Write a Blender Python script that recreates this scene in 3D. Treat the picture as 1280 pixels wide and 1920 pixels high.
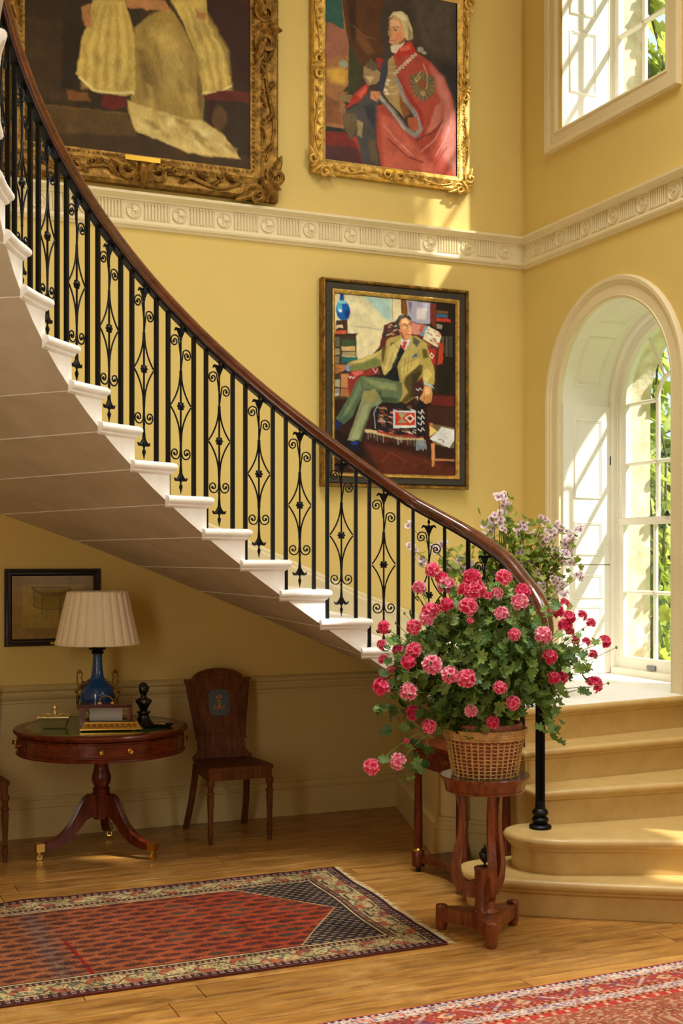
import bpy, bmesh, math, random
import numpy as np
from mathutils import Vector, Matrix

for o in list(bpy.data.objects):
    bpy.data.objects.remove(o)
SC = bpy.context.scene
COL = SC.collection
PI = math.pi
R = math.radians
rnd = random.Random(7)

# ---------------------------------------------------------------- camera
cam_d = bpy.data.cameras.new('camera')
cam_d.sensor_fit = 'HORIZONTAL'
cam_d.sensor_width = 36.0
cam_d.lens = 36.0 * 2350 / 1280
cam_d.shift_y = 85 / 1280
cam_d.clip_end = 300
cam = bpy.data.objects.new('camera', cam_d)
cam.location = (0, 0, 1.72)
cam.rotation_euler = (R(90), 0, R(-23.3))
COL.objects.link(cam)
SC.camera = cam

# ---------------------------------------------------------------- world, sun, added fill lights
world = bpy.data.worlds.new('sky')
SC.world = world
world.use_nodes = True
wn = world.node_tree.nodes
wl = world.node_tree.links
wn.clear()
w_out = wn.new('ShaderNodeOutputWorld')
w_bg = wn.new('ShaderNodeBackground')
w_tc = wn.new('ShaderNodeTexCoord')
w_noise = wn.new('ShaderNodeTexNoise')
w_noise.inputs['Scale'].default_value = 3.0
w_noise.inputs['Detail'].default_value = 5
w_ramp = wn.new('ShaderNodeValToRGB')
w_ramp.color_ramp.elements[0].position = 0.42
w_ramp.color_ramp.elements[0].color = (0.50, 0.72, 1.0, 1)
w_ramp.color_ramp.elements[1].position = 0.62
w_ramp.color_ramp.elements[1].color = (1, 0.98, 0.95, 1)
wl.new(w_tc.outputs['Generated'], w_noise.inputs['Vector'])
wl.new(w_noise.outputs['Fac'], w_ramp.inputs['Fac'])
wl.new(w_ramp.outputs['Color'], w_bg.inputs['Color'])
w_bg.inputs['Strength'].default_value = 1.4
wl.new(w_bg.outputs['Background'], w_out.inputs['Surface'])

SUN_DIR = Vector((-1.0, 1.02, -1.54)).normalized()
sun_d = bpy.data.lights.new('sun', 'SUN')
sun_d.energy = 8.0
sun_d.angle = R(1.5)
sun_d.color = (1.0, 0.95, 0.86)
sun = bpy.data.objects.new('sun', sun_d)
sun.rotation_euler = SUN_DIR.to_track_quat('-Z', 'Y').to_euler()
sun.location = (12, -6, 14)
COL.objects.link(sun)


def area(name, loc, target, sx, sy, watts, color):
    d = bpy.data.lights.new(name, 'AREA')
    d.shape = 'RECTANGLE'
    d.size, d.size_y = sx, sy
    d.energy = watts
    d.color = color
    o = bpy.data.objects.new(name, d)
    o.location = loc
    v = Vector(target) - Vector(loc)
    o.rotation_euler = v.to_track_quat('-Z', 'Y').to_euler()
    COL.objects.link(o)
    return o


DAY = (1.0, 0.985, 0.95)  # tint of the added area lights
top_fill = area('added_top_fill', (2.4, 4.1, 7.85), (2.4, 4.1, 0), 2.2, 2.4, 165, DAY)  # overhead fill light added; the ceiling has no lantern
top_fill.data.spread = R(105)
area('upper_fill', (4.78, 3.63, 5.75), (0, 5.4, 4.4), 1.1, 1.9, 84, DAY)  # fill light added inside the partly boarded upper window
area('upper_fill', (4.78, 0.9, 5.75), (0, 4.5, 3.8), 1.1, 1.9, 55, DAY)  # another added fill, inside the boarded upper window out of view
area('floor_fill', (4.78, 0.9, 2.2), (2.4, 4.3, 0.0), 1.1, 2.3, 50, DAY)  # fill light added inside the boarded tall window, aimed at the floor
area('front_fill', (2.9, -2.9, 2.0), (2.6, 5, 0.6), 2.2, 2.8, 14, DAY)  # fill light added behind the camera; no door is built there
area('side_fill', (-.85, 2.9, 1.6), (1.5, 7.6, 1.0), 1.0, 2.2, 50, DAY)  # low fill light added from the left; no door is built there

SC.view_settings.view_transform = 'Standard'
SC.view_settings.look = 'None'
SC.view_settings.exposure = -0.12
SC.view_settings.gamma = 1.0
SC.view_settings.use_curve_mapping = False
try:
    SC.cycles.use_denoising = True
    SC.cycles.max_bounces = 10
    SC.cycles.diffuse_bounces = 5
    SC.cycles.glossy_bounces = 3
    SC.cycles.sample_clamp_indirect = 6.0
    SC.cycles.caustics_reflective = False
    SC.cycles.caustics_refractive = False
except Exception:
    pass


# ---------------------------------------------------------------- mesh helpers
class MB:
    """collects vertices and faces of one part"""

    def __init__(s):
        s.v, s.f = [], []

    def add(s, verts, faces):
        n = len(s.v)
        s.v += [tuple(p) for p in verts]
        s.f += [tuple(i + n for i in f) for f in faces]
        return s

    def box(s, x0, x1, y0, y1, z0, z1):
        v = [(x, y, z) for z in (z0, z1) for y in (y0, y1) for x in (x0, x1)]
        return s.add(v, [(0, 2, 3, 1), (4, 5, 7, 6), (0, 1, 5, 4), (2, 6, 7, 3), (0, 4, 6, 2), (1, 3, 7, 5)])

    def prism(s, poly, z0, z1):
        """poly: list of (x, y), extruded in z; z0 / z1 may be numbers or lists"""
        n = len(poly)
        a = z0 if isinstance(z0, (list, tuple)) else [z0] * n
        b = z1 if isinstance(z1, (list, tuple)) else [z1] * n
        v = [(p[0], p[1], a[i]) for i, p in enumerate(poly)] + [(p[0], p[1], b[i]) for i, p in enumerate(poly)]
        f = [tuple(range(n - 1, -1, -1)), tuple(range(n, 2 * n))]
        f += [(i, (i + 1) % n, n + (i + 1) % n, n + i) for i in range(n)]
        return s.add(v, f)

    def slab(s, poly, o, u, w, n, t0, t1):
        """outline poly in the plane (o,u,w), thickened from t0 to t1 along n"""
        o, u, w, n = map(Vector, (o, u, w, n))
        k = len(poly)
        v = [o + u * a + w * b + n * t0 for a, b in poly] + [o + u * a + w * b + n * t1 for a, b in poly]
        f = [tuple(range(k - 1, -1, -1)), tuple(range(k, 2 * k))]
        f += [(i, (i + 1) % k, k + (i + 1) % k, k + i) for i in range(k)]
        return s.add(v, f)

    def tube(s, pts, rad, n=8, flat=1.0, up=None, cap=True):
        pts = [Vector(p) for p in pts]
        m = len(pts)
        rr = rad if isinstance(rad, (list, tuple)) else [rad] * m
        ring = []
        side = None
        for i, p in enumerate(pts):
            t = (pts[min(i + 1, m - 1)] - pts[max(i - 1, 0)])
            if t.length < 1e-9:
                t = Vector((0, 0, 1))
            t.normalize()
            if side is None:
                a = Vector(up) if up else (Vector((0, 0, 1)) if abs(t.z) < .9 else Vector((1, 0, 0)))
                side = t.cross(a)
                if side.length < 1e-6:
                    side = t.cross(Vector((0.3, 1, 0.2)))
            else:
                side = side - t * side.dot(t)
            side.normalize()
            b = side.cross(t)
            for k in range(n):
                an = 2 * PI * k / n
                ring.append(p + side * (math.cos(an) * rr[i]) + b * (math.sin(an) * rr[i] * flat))
        f = []
        for i in range(m - 1):
            for k in range(n):
                k2 = (k + 1) % n
                f.append((i * n + k, i * n + k2, (i + 1) * n + k2, (i + 1) * n + k))
        if cap:
            f.append(tuple(range(n - 1, -1, -1)))
            f.append(tuple((m - 1) * n + k for k in range(n)))
        return s.add(ring, f)

    def lathe(s, prof, c=(0, 0), n=24, z=0, a0=0, a1=2 * PI):
        """prof: list of (r, z)"""
        full = abs(a1 - a0 - 2 * PI) < 1e-6
        cols = n if full else n + 1
        v = []
        for r, h in prof:
            for k in range(cols):
                an = a0 + (a1 - a0) * k / n
                v.append((c[0] + r * math.cos(an), c[1] + r * math.sin(an), z + h))
        f = []
        for i in range(len(prof) - 1):
            for k in range(n):
                k2 = (k + 1) % cols
                f.append((i * cols + k, i * cols + k2, (i + 1) * cols + k2, (i + 1) * cols + k))
        if full:
            if prof[0][0] > 1e-4:
                f.append(tuple(range(n - 1, -1, -1)))
            if prof[-1][0] > 1e-4:
                f.append(tuple((len(prof) - 1) * cols + k for k in range(n)))
        return s.add(v, f)

    def ball(s, c, r, n=10, m=7, sc=(1, 1, 1)):
        v, f = [], []
        for i in range(m + 1):
            th = PI * i / m
            for k in range(n):
                ph = 2 * PI * k / n
                v.append((c[0] + r * sc[0] * math.sin(th) * math.cos(ph), c[1] + r * sc[1] * math.sin(th) * math.sin(ph), c[2] + r * sc[2] * math.cos(th)))
        for i in range(m):
            for k in range(n):
                k2 = (k + 1) % n
                f.append((i * n + k, (i + 1) * n + k, (i + 1) * n + k2, i * n + k2))
        return s.add(v, f)

    def extrude_profile(s, prof, p0, p1, out, up=(0, 0, 1)):
        """prof: (out, up) pairs, closed; swept straight from p0 to p1"""
        p0, p1, out, up = map(Vector, (p0, p1, out, up))
        k = len(prof)
        v = [p0 + out * a + up * b for a, b in prof] + [p1 + out * a + up * b for a, b in prof]
        f = [tuple(range(k)), tuple(range(2 * k - 1, k - 1, -1))]
        f += [(i, k + i, k + (i + 1) % k, (i + 1) % k) for i in range(k)]
        return s.add(v, f)

    def sweep_plan(s, prof, path, side=1, closed_profile=True):
        """prof: (out, z) pairs carried along a path in space, out to the right (side=1) of travel, mitred"""
        pts = [Vector(p) for p in path]
        m, k = len(pts), len(prof)
        v = []
        for i, p in enumerate(pts):
            d0 = (pts[i] - pts[i - 1]) if i > 0 else (pts[1] - pts[0])
            d1 = (pts[i + 1] - pts[i]) if i < m - 1 else d0
            a = Vector((d0.y, -d0.x, 0))
            b = Vector((d1.y, -d1.x, 0))
            a.normalize(); b.normalize()
            nrm = (a + b)
            q = 1 + a.dot(b)
            nrm = nrm / max(q, .35) * side
            for o, z in prof:
                v.append(p + nrm * o + Vector((0, 0, z)))
        f = []
        kk = k if closed_profile else k - 1
        for i in range(m - 1):
            for j in range(kk):
                j2 = (j + 1) % k
                f.append((i * k + j, i * k + j2, (i + 1) * k + j2, (i + 1) * k + j))
        f.append(tuple(range(k - 1, -1, -1)))
        f.append(tuple((m - 1) * k + j for j in range(k)))
        return s.add(v, f)

    def frame(s, prof, x0, x1, z0, z1, y=0.0, ny=-1):
        """picture moulding: prof of (inset, forward) pairs carried round the rectangle"""
        v = []
        for o, d in prof:
            v += [(x0 + o, y + ny * d, z0 + o), (x1 - o, y + ny * d, z0 + o), (x1 - o, y + ny * d, z1 - o), (x0 + o, y + ny * d, z1 - o)]
        f = []
        for i in range(len(prof) - 1):
            for k in range(4):
                k2 = (k + 1) % 4
                f.append((i * 4 + k, i * 4 + k2, (i + 1) * 4 + k2, (i + 1) * 4 + k))
        return s.add(v, f)

    def spiral(s, c, u, w, r0, r1, a0, turns, rad, n=6, seg=14, lead=None):
        c, u, w = Vector(c), Vector(u), Vector(w)
        pts = []
        if lead:
            pts += [Vector(p) for p in lead]
        for i in range(seg + 1):
            t = i / seg
            a = a0 + turns * 2 * PI * t
            r = r0 + (r1 - r0) * t
            pts.append(c + u * (math.cos(a) * r) + w * (math.sin(a) * r))
        return s.tube(pts, rad, n)

    def xf(s, M):
        s.v = [tuple(M @ Vector(p)) for p in s.v]
        return s

    def mesh(s, name, smooth=35):
        me = bpy.data.meshes.new(name)
        me.from_pydata(s.v, [], s.f)
        bm = bmesh.new()
        bm.from_mesh(me)
        bmesh.ops.recalc_face_normals(bm, faces=bm.faces)
        ng = [f for f in bm.faces if len(f.verts) > 4]
        if ng:
            bmesh.ops.triangulate(bm, faces=ng)
        bm.to_mesh(me)
        bm.free()
        if smooth:
            me.shade_smooth()
            me.set_sharp_from_angle(angle=R(smooth))
        return me


def link(name, me, mat=None, parent=None, loc=None, rot=None):
    o = bpy.data.objects.new(name, me)
    if mat is not None and me is not None and not me.materials:
        me.materials.append(mat)
    COL.objects.link(o)
    if parent is not None:
        o.parent = parent
    if loc is not None:
        o.location = loc
    if rot is not None:
        o.rotation_euler = rot
    return o


def obj(name, mb, mat, parent=None, smooth=35, loc=None, rot=None):
    return link(name, mb.mesh(name, smooth), mat, parent, loc, rot)


def tag(o, label, cat, group=None):
    o['label'] = label
    o['category'] = cat
    if group:
        o['group'] = group
    return o


def thing(name, label, cat, loc=(0, 0, 0), rotz=0, group=None):
    o = bpy.data.objects.new(name, None)
    o.empty_display_size = .1
    COL.objects.link(o)
    o.location = loc
    o.rotation_euler = (0, 0, rotz)
    return tag(o, label, cat, group)


def struct(name, mb, mat, label=None, smooth=35):
    o = obj(name, mb, mat, None, smooth)
    o['kind'] = 'structure'
    if label:
        o['label'] = label
    return o


def struct_root(name, label=None):
    o = bpy.data.objects.new(name, None)
    COL.objects.link(o)
    o['kind'] = 'structure'
    if label:
        o['label'] = label
    return o


def at(x, y, d):
    """camera-frame direction of the survey photo at depth d, as a point of the hall"""
    r, u = (x - 640) / 2350 * d, (1045 - y) / 2350 * d
    a = R(23.3)
    return Vector((math.sin(a) * d + math.cos(a) * r, math.cos(a) * d - math.sin(a) * r, 1.72 + u))


# ---------------------------------------------------------------- materials
def srgb(c):
    return tuple(((v / 255) / 12.92 if v / 255 <= .04045 else ((v / 255 + .055) / 1.055) ** 2.4) for v in c)


def new_mat(name):
    m = bpy.data.materials.new(name)
    m.use_nodes = True
    nt = m.node_tree
    b = nt.nodes['Principled BSDF']
    return m, nt, b


def mat(name, col, rough=.5, metal=0.0, var=0.0, scale=8.0, bump=0.0, bscale=40.0, spec=.5, coat=0.0, stretch=None, col2=None, trans=0.0):
    m, nt, b = new_mat(name)
    c = srgb(col)
    b.inputs['Base Color'].default_value = (*c, 1)
    b.inputs['Roughness'].default_value = rough
    b.inputs['Metallic'].default_value = metal
    b.inputs['Specular IOR Level'].default_value = spec
    b.inputs['Coat Weight'].default_value = coat
    b.inputs['Coat Roughness'].default_value = .12
    if var or col2 or bump:
        tc = nt.nodes.new('ShaderNodeTexCoord')
        mp = nt.nodes.new('ShaderNodeMapping')
        nt.links.new(tc.outputs['Object'], mp.inputs['Vector'])
        if stretch:
            mp.inputs['Scale'].default_value = stretch
    if var or col2:
        nz = nt.nodes.new('ShaderNodeTexNoise')
        nz.inputs['Scale'].default_value = scale
        nz.inputs['Detail'].default_value = 6
        nz.inputs['Roughness'].default_value = .6
        nt.links.new(mp.outputs['Vector'], nz.inputs['Vector'])
        rp = nt.nodes.new('ShaderNodeValToRGB')
        d = srgb(col2) if col2 else tuple(v * (1 - var) for v in c)
        rp.color_ramp.elements[0].position = .32
        rp.color_ramp.elements[1].position = .68
        rp.color_ramp.elements[0].color = (*d, 1)
        rp.color_ramp.elements[1].color = (*(c if col2 else tuple(min(1, v * (1 + var)) for v in c)), 1)
        nt.links.new(nz.outputs['Fac'], rp.inputs['Fac'])
        nt.links.new(rp.outputs['Color'], b.inputs['Base Color'])
    if bump:
        nb = nt.nodes.new('ShaderNodeTexNoise')
        nb.inputs['Scale'].default_value = bscale
        nb.inputs['Detail'].default_value = 4
        nt.links.new(mp.outputs['Vector'], nb.inputs['Vector'])
        bp = nt.nodes.new('ShaderNodeBump')
        bp.inputs['Strength'].default_value = bump
        bp.inputs['Distance'].default_value = .01
        nt.links.new(nb.outputs['Fac'], bp.inputs['Height'])
        nt.links.new(bp.outputs['Normal'], b.inputs['Normal'])
    return m


def attr_mat(name, rough=.6, spec=.3, bump=0.0, bscale=300, coat=0.0, transl=0.0):
    m, nt, b = new_mat(name)
    a = nt.nodes.new('ShaderNodeAttribute')
    a.attribute_name = 'Col'
    nt.links.new(a.outputs['Color'], b.inputs['Base Color'])
    b.inputs['Roughness'].default_value = rough
    b.inputs['Specular IOR Level'].default_value = spec
    b.inputs['Coat Weight'].default_value = coat
    if bump:
        nb = nt.nodes.new('ShaderNodeTexNoise')
        nb.inputs['Scale'].default_value = bscale
        tc = nt.nodes.new('ShaderNodeTexCoord')
        nt.links.new(tc.outputs['Object'], nb.inputs['Vector'])
        bp = nt.nodes.new('ShaderNodeBump')
        bp.inputs['Strength'].default_value = bump
        bp.inputs['Distance'].default_value = .004
        nt.links.new(nb.outputs['Fac'], bp.inputs['Height'])
        nt.links.new(bp.outputs['Normal'], b.inputs['Normal'])
    if transl:
        tr = nt.nodes.new('ShaderNodeBsdfTranslucent')
        nt.links.new(a.outputs['Color'], tr.inputs['Color'])
        mx = nt.nodes.new('ShaderNodeMixShader')
        mx.inputs['Fac'].default_value = transl
        out = nt.nodes['Material Output']
        nt.links.new(b.outputs['BSDF'], mx.inputs[1])
        nt.links.new(tr.outputs['BSDF'], mx.inputs[2])
        nt.links.new(mx.outputs['Shader'], out.inputs['Surface'])
    return m


def leaf_mat(name, c1, c2, transl=.35, rough=.45):
    """leaf green that varies from leaf to leaf"""
    m, nt, b = new_mat(name)
    oi = nt.nodes.new('ShaderNodeObjectInfo')
    geo = nt.nodes.new('ShaderNodeNewGeometry')
    ad = nt.nodes.new('ShaderNodeMath')
    ad.operation = 'ADD'
    fr = nt.nodes.new('ShaderNodeMath')
    fr.operation = 'FRACT'
    nt.links.new(oi.outputs['Random'], ad.inputs[0])
    nt.links.new(geo.outputs['Random Per Island'], ad.inputs[1])
    nt.links.new(ad.outputs[0], fr.inputs[0])
    rp = nt.nodes.new('ShaderNodeValToRGB')
    rp.color_ramp.elements[0].color = (*srgb(c1), 1)
    rp.color_ramp.elements[1].color = (*srgb(c2), 1)
    nt.links.new(fr.outputs[0], rp.inputs['Fac'])
    nt.links.new(rp.outputs['Color'], b.inputs['Base Color'])
    b.inputs['Roughness'].default_value = rough
    tr = nt.nodes.new('ShaderNodeBsdfTranslucent')
    nt.links.new(rp.outputs['Color'], tr.inputs['Color'])
    mx = nt.nodes.new('ShaderNodeMixShader')
    mx.inputs['Fac'].default_value = transl
    nt.links.new(b.outputs['BSDF'], mx.inputs[1])
    nt.links.new(tr.outputs['BSDF'], mx.inputs[2])
    nt.links.new(mx.outputs['Shader'], nt.nodes['Material Output'].inputs['Surface'])
    return m


def wood_mat(name, c1, c2, axis='X', scale=3.0, rough=.3, coat=.3, per_object=0.0, spec=.5, wear=None, stretch=8.0):
    """grain runs along axis"""
    m, nt, b = new_mat(name)
    tc = nt.nodes.new('ShaderNodeTexCoord')
    mp = nt.nodes.new('ShaderNodeMapping')
    s = {'X': (1, stretch, stretch), 'Y': (stretch, 1, stretch), 'Z': (stretch, stretch, 1)}[axis]
    mp.inputs['Scale'].default_value = s
    nt.links.new(tc.outputs['Object'], mp.inputs['Vector'])
    if per_object:
        oi = nt.nodes.new('ShaderNodeObjectInfo')
        cb = nt.nodes.new('ShaderNodeCombineXYZ')
        mu = nt.nodes.new('ShaderNodeMath')
        mu.operation = 'MULTIPLY'
        mu.inputs[1].default_value = 37.0
        nt.links.new(oi.outputs['Random'], mu.inputs[0])
        for k in 'XYZ':
            nt.links.new(mu.outputs[0], cb.inputs[k])
        nt.links.new(cb.outputs[0], mp.inputs['Location'])
    nz = nt.nodes.new('ShaderNodeTexNoise')
    nz.inputs['Scale'].default_value = scale
    nz.inputs['Detail'].default_value = 8
    nz.inputs['Roughness'].default_value = .65
    nz.inputs['Distortion'].default_value = .6
    nt.links.new(mp.outputs['Vector'], nz.inputs['Vector'])
    rp = nt.nodes.new('ShaderNodeValToRGB')
    rp.color_ramp.elements[0].position = .3
    rp.color_ramp.elements[1].position = .72
    rp.color_ramp.elements[0].color = (*srgb(c2), 1)
    rp.color_ramp.elements[1].color = (*srgb(c1), 1)
    nt.links.new(nz.outputs['Fac'], rp.inputs['Fac'])
    last = rp.outputs['Color']
    if per_object:
        hs = nt.nodes.new('ShaderNodeHueSaturation')
        mr = nt.nodes.new('ShaderNodeMapRange')
        mr.inputs['To Min'].default_value = 1 - per_object
        mr.inputs['To Max'].default_value = 1 + per_object
        nt.links.new(oi.outputs['Random'], mr.inputs['Value'])
        nt.links.new(mr.outputs[0], hs.inputs['Value'])
        nt.links.new(last, hs.inputs['Color'])
        last = hs.outputs['Color']
    if wear:
        n2 = nt.nodes.new('ShaderNodeTexNoise')
        n2.inputs['Scale'].default_value = 2.2
        n2.inputs['Detail'].default_value = 7
        n2.inputs['Roughness'].default_value = .7
        nt.links.new(tc.outputs['Object'], n2.inputs['Vector'])
        r2 = nt.nodes.new('ShaderNodeValToRGB')
        r2.color_ramp.elements[0].position = .5
        r2.color_ramp.elements[1].position = .72
        nt.links.new(n2.outputs['Fac'], r2.inputs['Fac'])
        mx = nt.nodes.new('ShaderNodeMixRGB')
        mx.inputs['Color2'].default_value = (*srgb(wear), 1)
        ml = nt.nodes.new('ShaderNodeMath')
        ml.operation = 'MULTIPLY'
        ml.inputs[1].default_value = .55
        nt.links.new(r2.outputs['Color'], ml.inputs[0])
        nt.links.new(ml.outputs[0], mx.inputs['Fac'])
        nt.links.new(last, mx.inputs['Color1'])
        last = mx.outputs['Color']
        mr2 = nt.nodes.new('ShaderNodeMapRange')
        mr2.inputs['To Min'].default_value = rough
        mr2.inputs['To Max'].default_value = rough + .25
        nt.links.new(n2.outputs['Fac'], mr2.inputs['Value'])
        nt.links.new(mr2.outputs[0], b.inputs['Roughness'])
    else:
        b.inputs['Roughness'].default_value = rough
    nt.links.new(last, b.inputs['Base Color'])
    bp = nt.nodes.new('ShaderNodeBump')
    bp.inputs['Strength'].default_value = .08
    bp.inputs['Distance'].default_value = .01
    nt.links.new(nz.outputs['Fac'], bp.inputs['Height'])
    nt.links.new(bp.outputs['Normal'], b.inputs['Normal'])
    b.inputs['Coat Weight'].default_value = coat
    b.inputs['Coat Roughness'].default_value = .15
    b.inputs['Specular IOR Level'].default_value = spec
    return m


M = {}
M['wall'] = mat('yellow_distemper', (216, 191, 115), .75, var=.03, scale=1.6, bump=.05, bscale=30, spec=.2)
M['white'] = mat('white_gloss_paint', (238, 234, 220), .35, var=.02, scale=4)
M['trim'] = mat('cream_trim_paint', (226, 212, 172), .45, var=.03, scale=4)
M['dado'] = mat('cream_dado_paint', (206, 186, 128), .45, var=.04, scale=3)
M['ceil'] = mat('ceiling_white', (240, 236, 224), .8)
M['stone'] = mat('pale_limestone', (236, 226, 202), .55, var=.05, scale=14, bump=.06, bscale=120, col2=(214, 202, 172))
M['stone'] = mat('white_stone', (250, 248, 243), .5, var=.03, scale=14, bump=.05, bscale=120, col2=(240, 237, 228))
M['soffit'] = mat('shaded_limestone', (208, 200, 180), .7, var=.06, scale=5, bump=.06, bscale=120, col2=(192, 182, 160))  # darker stone tone stands in for shade under the steps
M['tread'] = mat('warm_limestone', (200, 170, 108), .36, var=.05, scale=9, bump=.06, bscale=140, col2=(186, 154, 94))
M['iron'] = mat('black_ironwork', (7, 7, 7), .42, spec=.18, bump=.1, bscale=90)
M['plank'] = wood_mat('oak_floorboard', (206, 152, 74), (122, 76, 28), 'X', 3.2, .26, .2, .2, wear=(226, 182, 108))
M['mahog'] = wood_mat('mahogany', (116, 44, 22), (56, 18, 9), 'Z', 4, .25, .25, spec=.3)
M['mahogX'] = wood_mat('mahogany_flat', (122, 48, 23), (60, 19, 10), 'X', 4, .25, .25, spec=.3)
M['rail'] = wood_mat('handrail_mahogany', (112, 56, 26), (62, 26, 12), 'X', 5, .2, .5, stretch=3)
M['chairw'] = wood_mat('dark_oak', (122, 74, 36), (70, 38, 17), 'Z', 5, .5, .0, spec=.1)
M['stand'] = wood_mat('flame_mahogany', (146, 78, 40), (74, 30, 14), 'Z', 7, .26, .25, stretch=4, spec=.35)
M['gilt'] = mat('bright_gilding', (208, 170, 88), .34, .85, var=.4, scale=26, bump=.5, bscale=130)
M['oldgilt'] = mat('aged_gilding', (140, 106, 50), .42, .9, var=.6, scale=22, bump=.6, bscale=110)
M['brass'] = mat('brass', (214, 168, 78), .22, 1.0)
M['silver'] = mat('silver_gilt', (232, 212, 150), .3, .85)
M['black'] = mat('black_gloss', (10, 9, 9), .14, spec=.6)
M['blackwood'] = mat('black_frame_wood', (22, 17, 13), .3)
M['olive'] = mat('dark_olive_flat', (48, 42, 28), .5, var=.15, scale=8)
M['blue'] = mat('blue_glaze', (10, 70, 130), .1, coat=.6, var=.25, scale=9)
M['shade'] = mat('pleated_silk', (248, 236, 204), .8, var=.03, scale=3)
M['leather'] = mat('green_leather', (78, 106, 46), .16, var=.2, scale=6, coat=.3)
M['paper'] = mat('letter_paper', (240, 236, 226), .7)
M['wicker'] = mat('wicker', (196, 156, 96), .55, var=.3, scale=30)
M['wickerd'] = mat('wicker_dark', (120, 78, 38), .6, var=.3, scale=30)
M['terra'] = mat('terracotta', (168, 96, 70), .7, var=.12, scale=14)
M['soil'] = mat('potting_soil', (40, 28, 20), .95, bump=.6, bscale=80)
M['stem'] = mat('green_stem', (120, 138, 60), .5)
M['stemd'] = mat('brown_stem', (86, 78, 42), .6)
M['bronze'] = mat('dark_bronze', (46, 44, 42), .3, .7)
M['lead'] = mat('zinc_lining', (120, 124, 130), .22, .9)
M['leaf'] = leaf_mat('geranium_leaf', (58, 96, 38), (140, 172, 84), .32)
M['leaf2'] = leaf_mat('pale_geranium_leaf', (96, 124, 40), (176, 190, 84), .4)
M['vine'] = leaf_mat('vine_leaf', (120, 150, 40), (222, 228, 96), .55)
M['shrub'] = leaf_mat('shrub_leaf', (70, 100, 30), (150, 168, 66), .4)
M['lawn'] = mat('lawn', (120, 146, 62), .9, var=.2, scale=3)
M['ext'] = mat('outside_stone', (238, 228, 204), .85, var=.2, scale=9, bump=.5, bscale=40, col2=(206, 186, 146))
M['petal'] = attr_mat('geranium_petal', .5, .3, transl=.3)
M['oil'] = attr_mat('oil_paint', .5, .15, bump=.2, bscale=90)
M['print'] = attr_mat('old_print', .12, .5)
M['rug'] = attr_mat('wool_rug', .95, .1, bump=.5, bscale=500)
M['fringe'] = mat('rug_fringe', (206, 188, 140), .9)
M['plate'] = mat('brass_nameplate', (224, 178, 60), .3, .7)
m, nt, b = new_mat('window_glass')
gl = nt.nodes.new('ShaderNodeBsdfGlossy'); gl.inputs['Roughness'].default_value = .02
tp = nt.nodes.new('ShaderNodeBsdfTransparent')
mx = nt.nodes.new('ShaderNodeMixShader')
mx.inputs['Fac'].default_value = .06
nt.links.new(tp.outputs[0], mx.inputs[1]); nt.links.new(gl.outputs[0], mx.inputs[2])
nt.links.new(mx.outputs[0], nt.nodes['Material Output'].inputs['Surface'])
M['glass'] = m

# ================================================================ THE SETTING
YB, XR, XL, YF, ZC = 7.83, 4.82, -0.9, -3.0, 8.0
XO = 5.50                                    # outer face of the window wall
LAND = 0.905

# ---- floor: oak boards laid parallel to the back wall
M['joist'] = mat('dark_subfloor', (40, 26, 14), .9)
fl = MB().box(XL, XR, YF, YB, -.12, -.02)
floor = struct('floor', fl, M['joist'], 'worn golden oak floor boards')
obj('near_boards', MB().box(XL, XR, YF, 3.119, -.02, 0), M['plank'], floor, 0)
seams = [3.12, 3.31, 3.5, 3.68, 3.88, 4.05, 4.23, 4.41, 4.55, 4.71, 4.86, 4.95, 5.12, 5.3, 5.47, 5.66, 5.83, 6.02, 6.2, 6.37, 6.56, 6.74, 6.9, 7.09, 7.27, 7.46, 7.64, 7.83]
fixed_ends = {7: 1.439, 9: 1.455, 8: 1.30}
for i in range(len(seams) - 1):
    y0, y1 = seams[i] + .0019, seams[i + 1] - .0019
    if i in fixed_ends:
        xs = [XL, fixed_ends[i] - 1.4, fixed_ends[i], fixed_ends[i] + 2.3, XR]
    else:
        a = rnd.uniform(-.3, 1.2)
        xs = [XL, a, a + rnd.uniform(1.7, 2.6), XR]
    xs = [x for x in xs if XL <= x <= XR]
    for a, b in zip(xs[:-1], xs[1:]):
        if b - a < .15:
            continue
        dz = rnd.uniform(-.0012, .0)
        w, h = (b - a) - .0036, y1 - y0
        mb = MB()
        c = .0007
        v = [(0, 0, -.02), (w, 0, -.02), (w, h, -.02), (0, h, -.02), (0, 0, dz - c), (w, 0, dz - c), (w, h, dz - c), (0, h, dz - c), (c, c, dz), (w - c, c, dz), (w - c, h - c, dz), (c, h - c, dz)]
        mb.add(v, [(0, 1, 5, 4), (1, 2, 6, 5), (2, 3, 7, 6), (3, 0, 4, 7), (4, 5, 9, 8), (5, 6, 10, 9), (6, 7, 11, 10), (7, 4, 8, 11), (8, 9, 10, 11)])
        obj('plank', mb, M['plank'], floor, 0, (a + .0018, y0, 0))

# ---- walls
struct('wall_back', MB().box(XL - .2, XO, YB, YB + .25, -.1, ZC), M['wall'], 'yellow painted back wall of the stair hall')
struct('wall_left', MB().box(XL - .2, XL, YF, YB, -.1, ZC), M['wall'], 'yellow painted side wall')
struct('wall_front', MB().box(XL - .2, XO, YF - .2, YF, -.1, ZC), M['wall'], 'yellow painted wall facing the stair')
struct('ceiling', MB().box(XL - .2, XO, YF - .2, YB + .25, ZC, ZC + .2), M['ceil'], 'white ceiling')

BAYS = [(6.76, .61), (3.63, .61), (0.9, .61)]
SPRING = 2.785
UP0, UP1, UPH = 4.67, 6.9, .60          # upper windows: sill, head, half width


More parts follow.
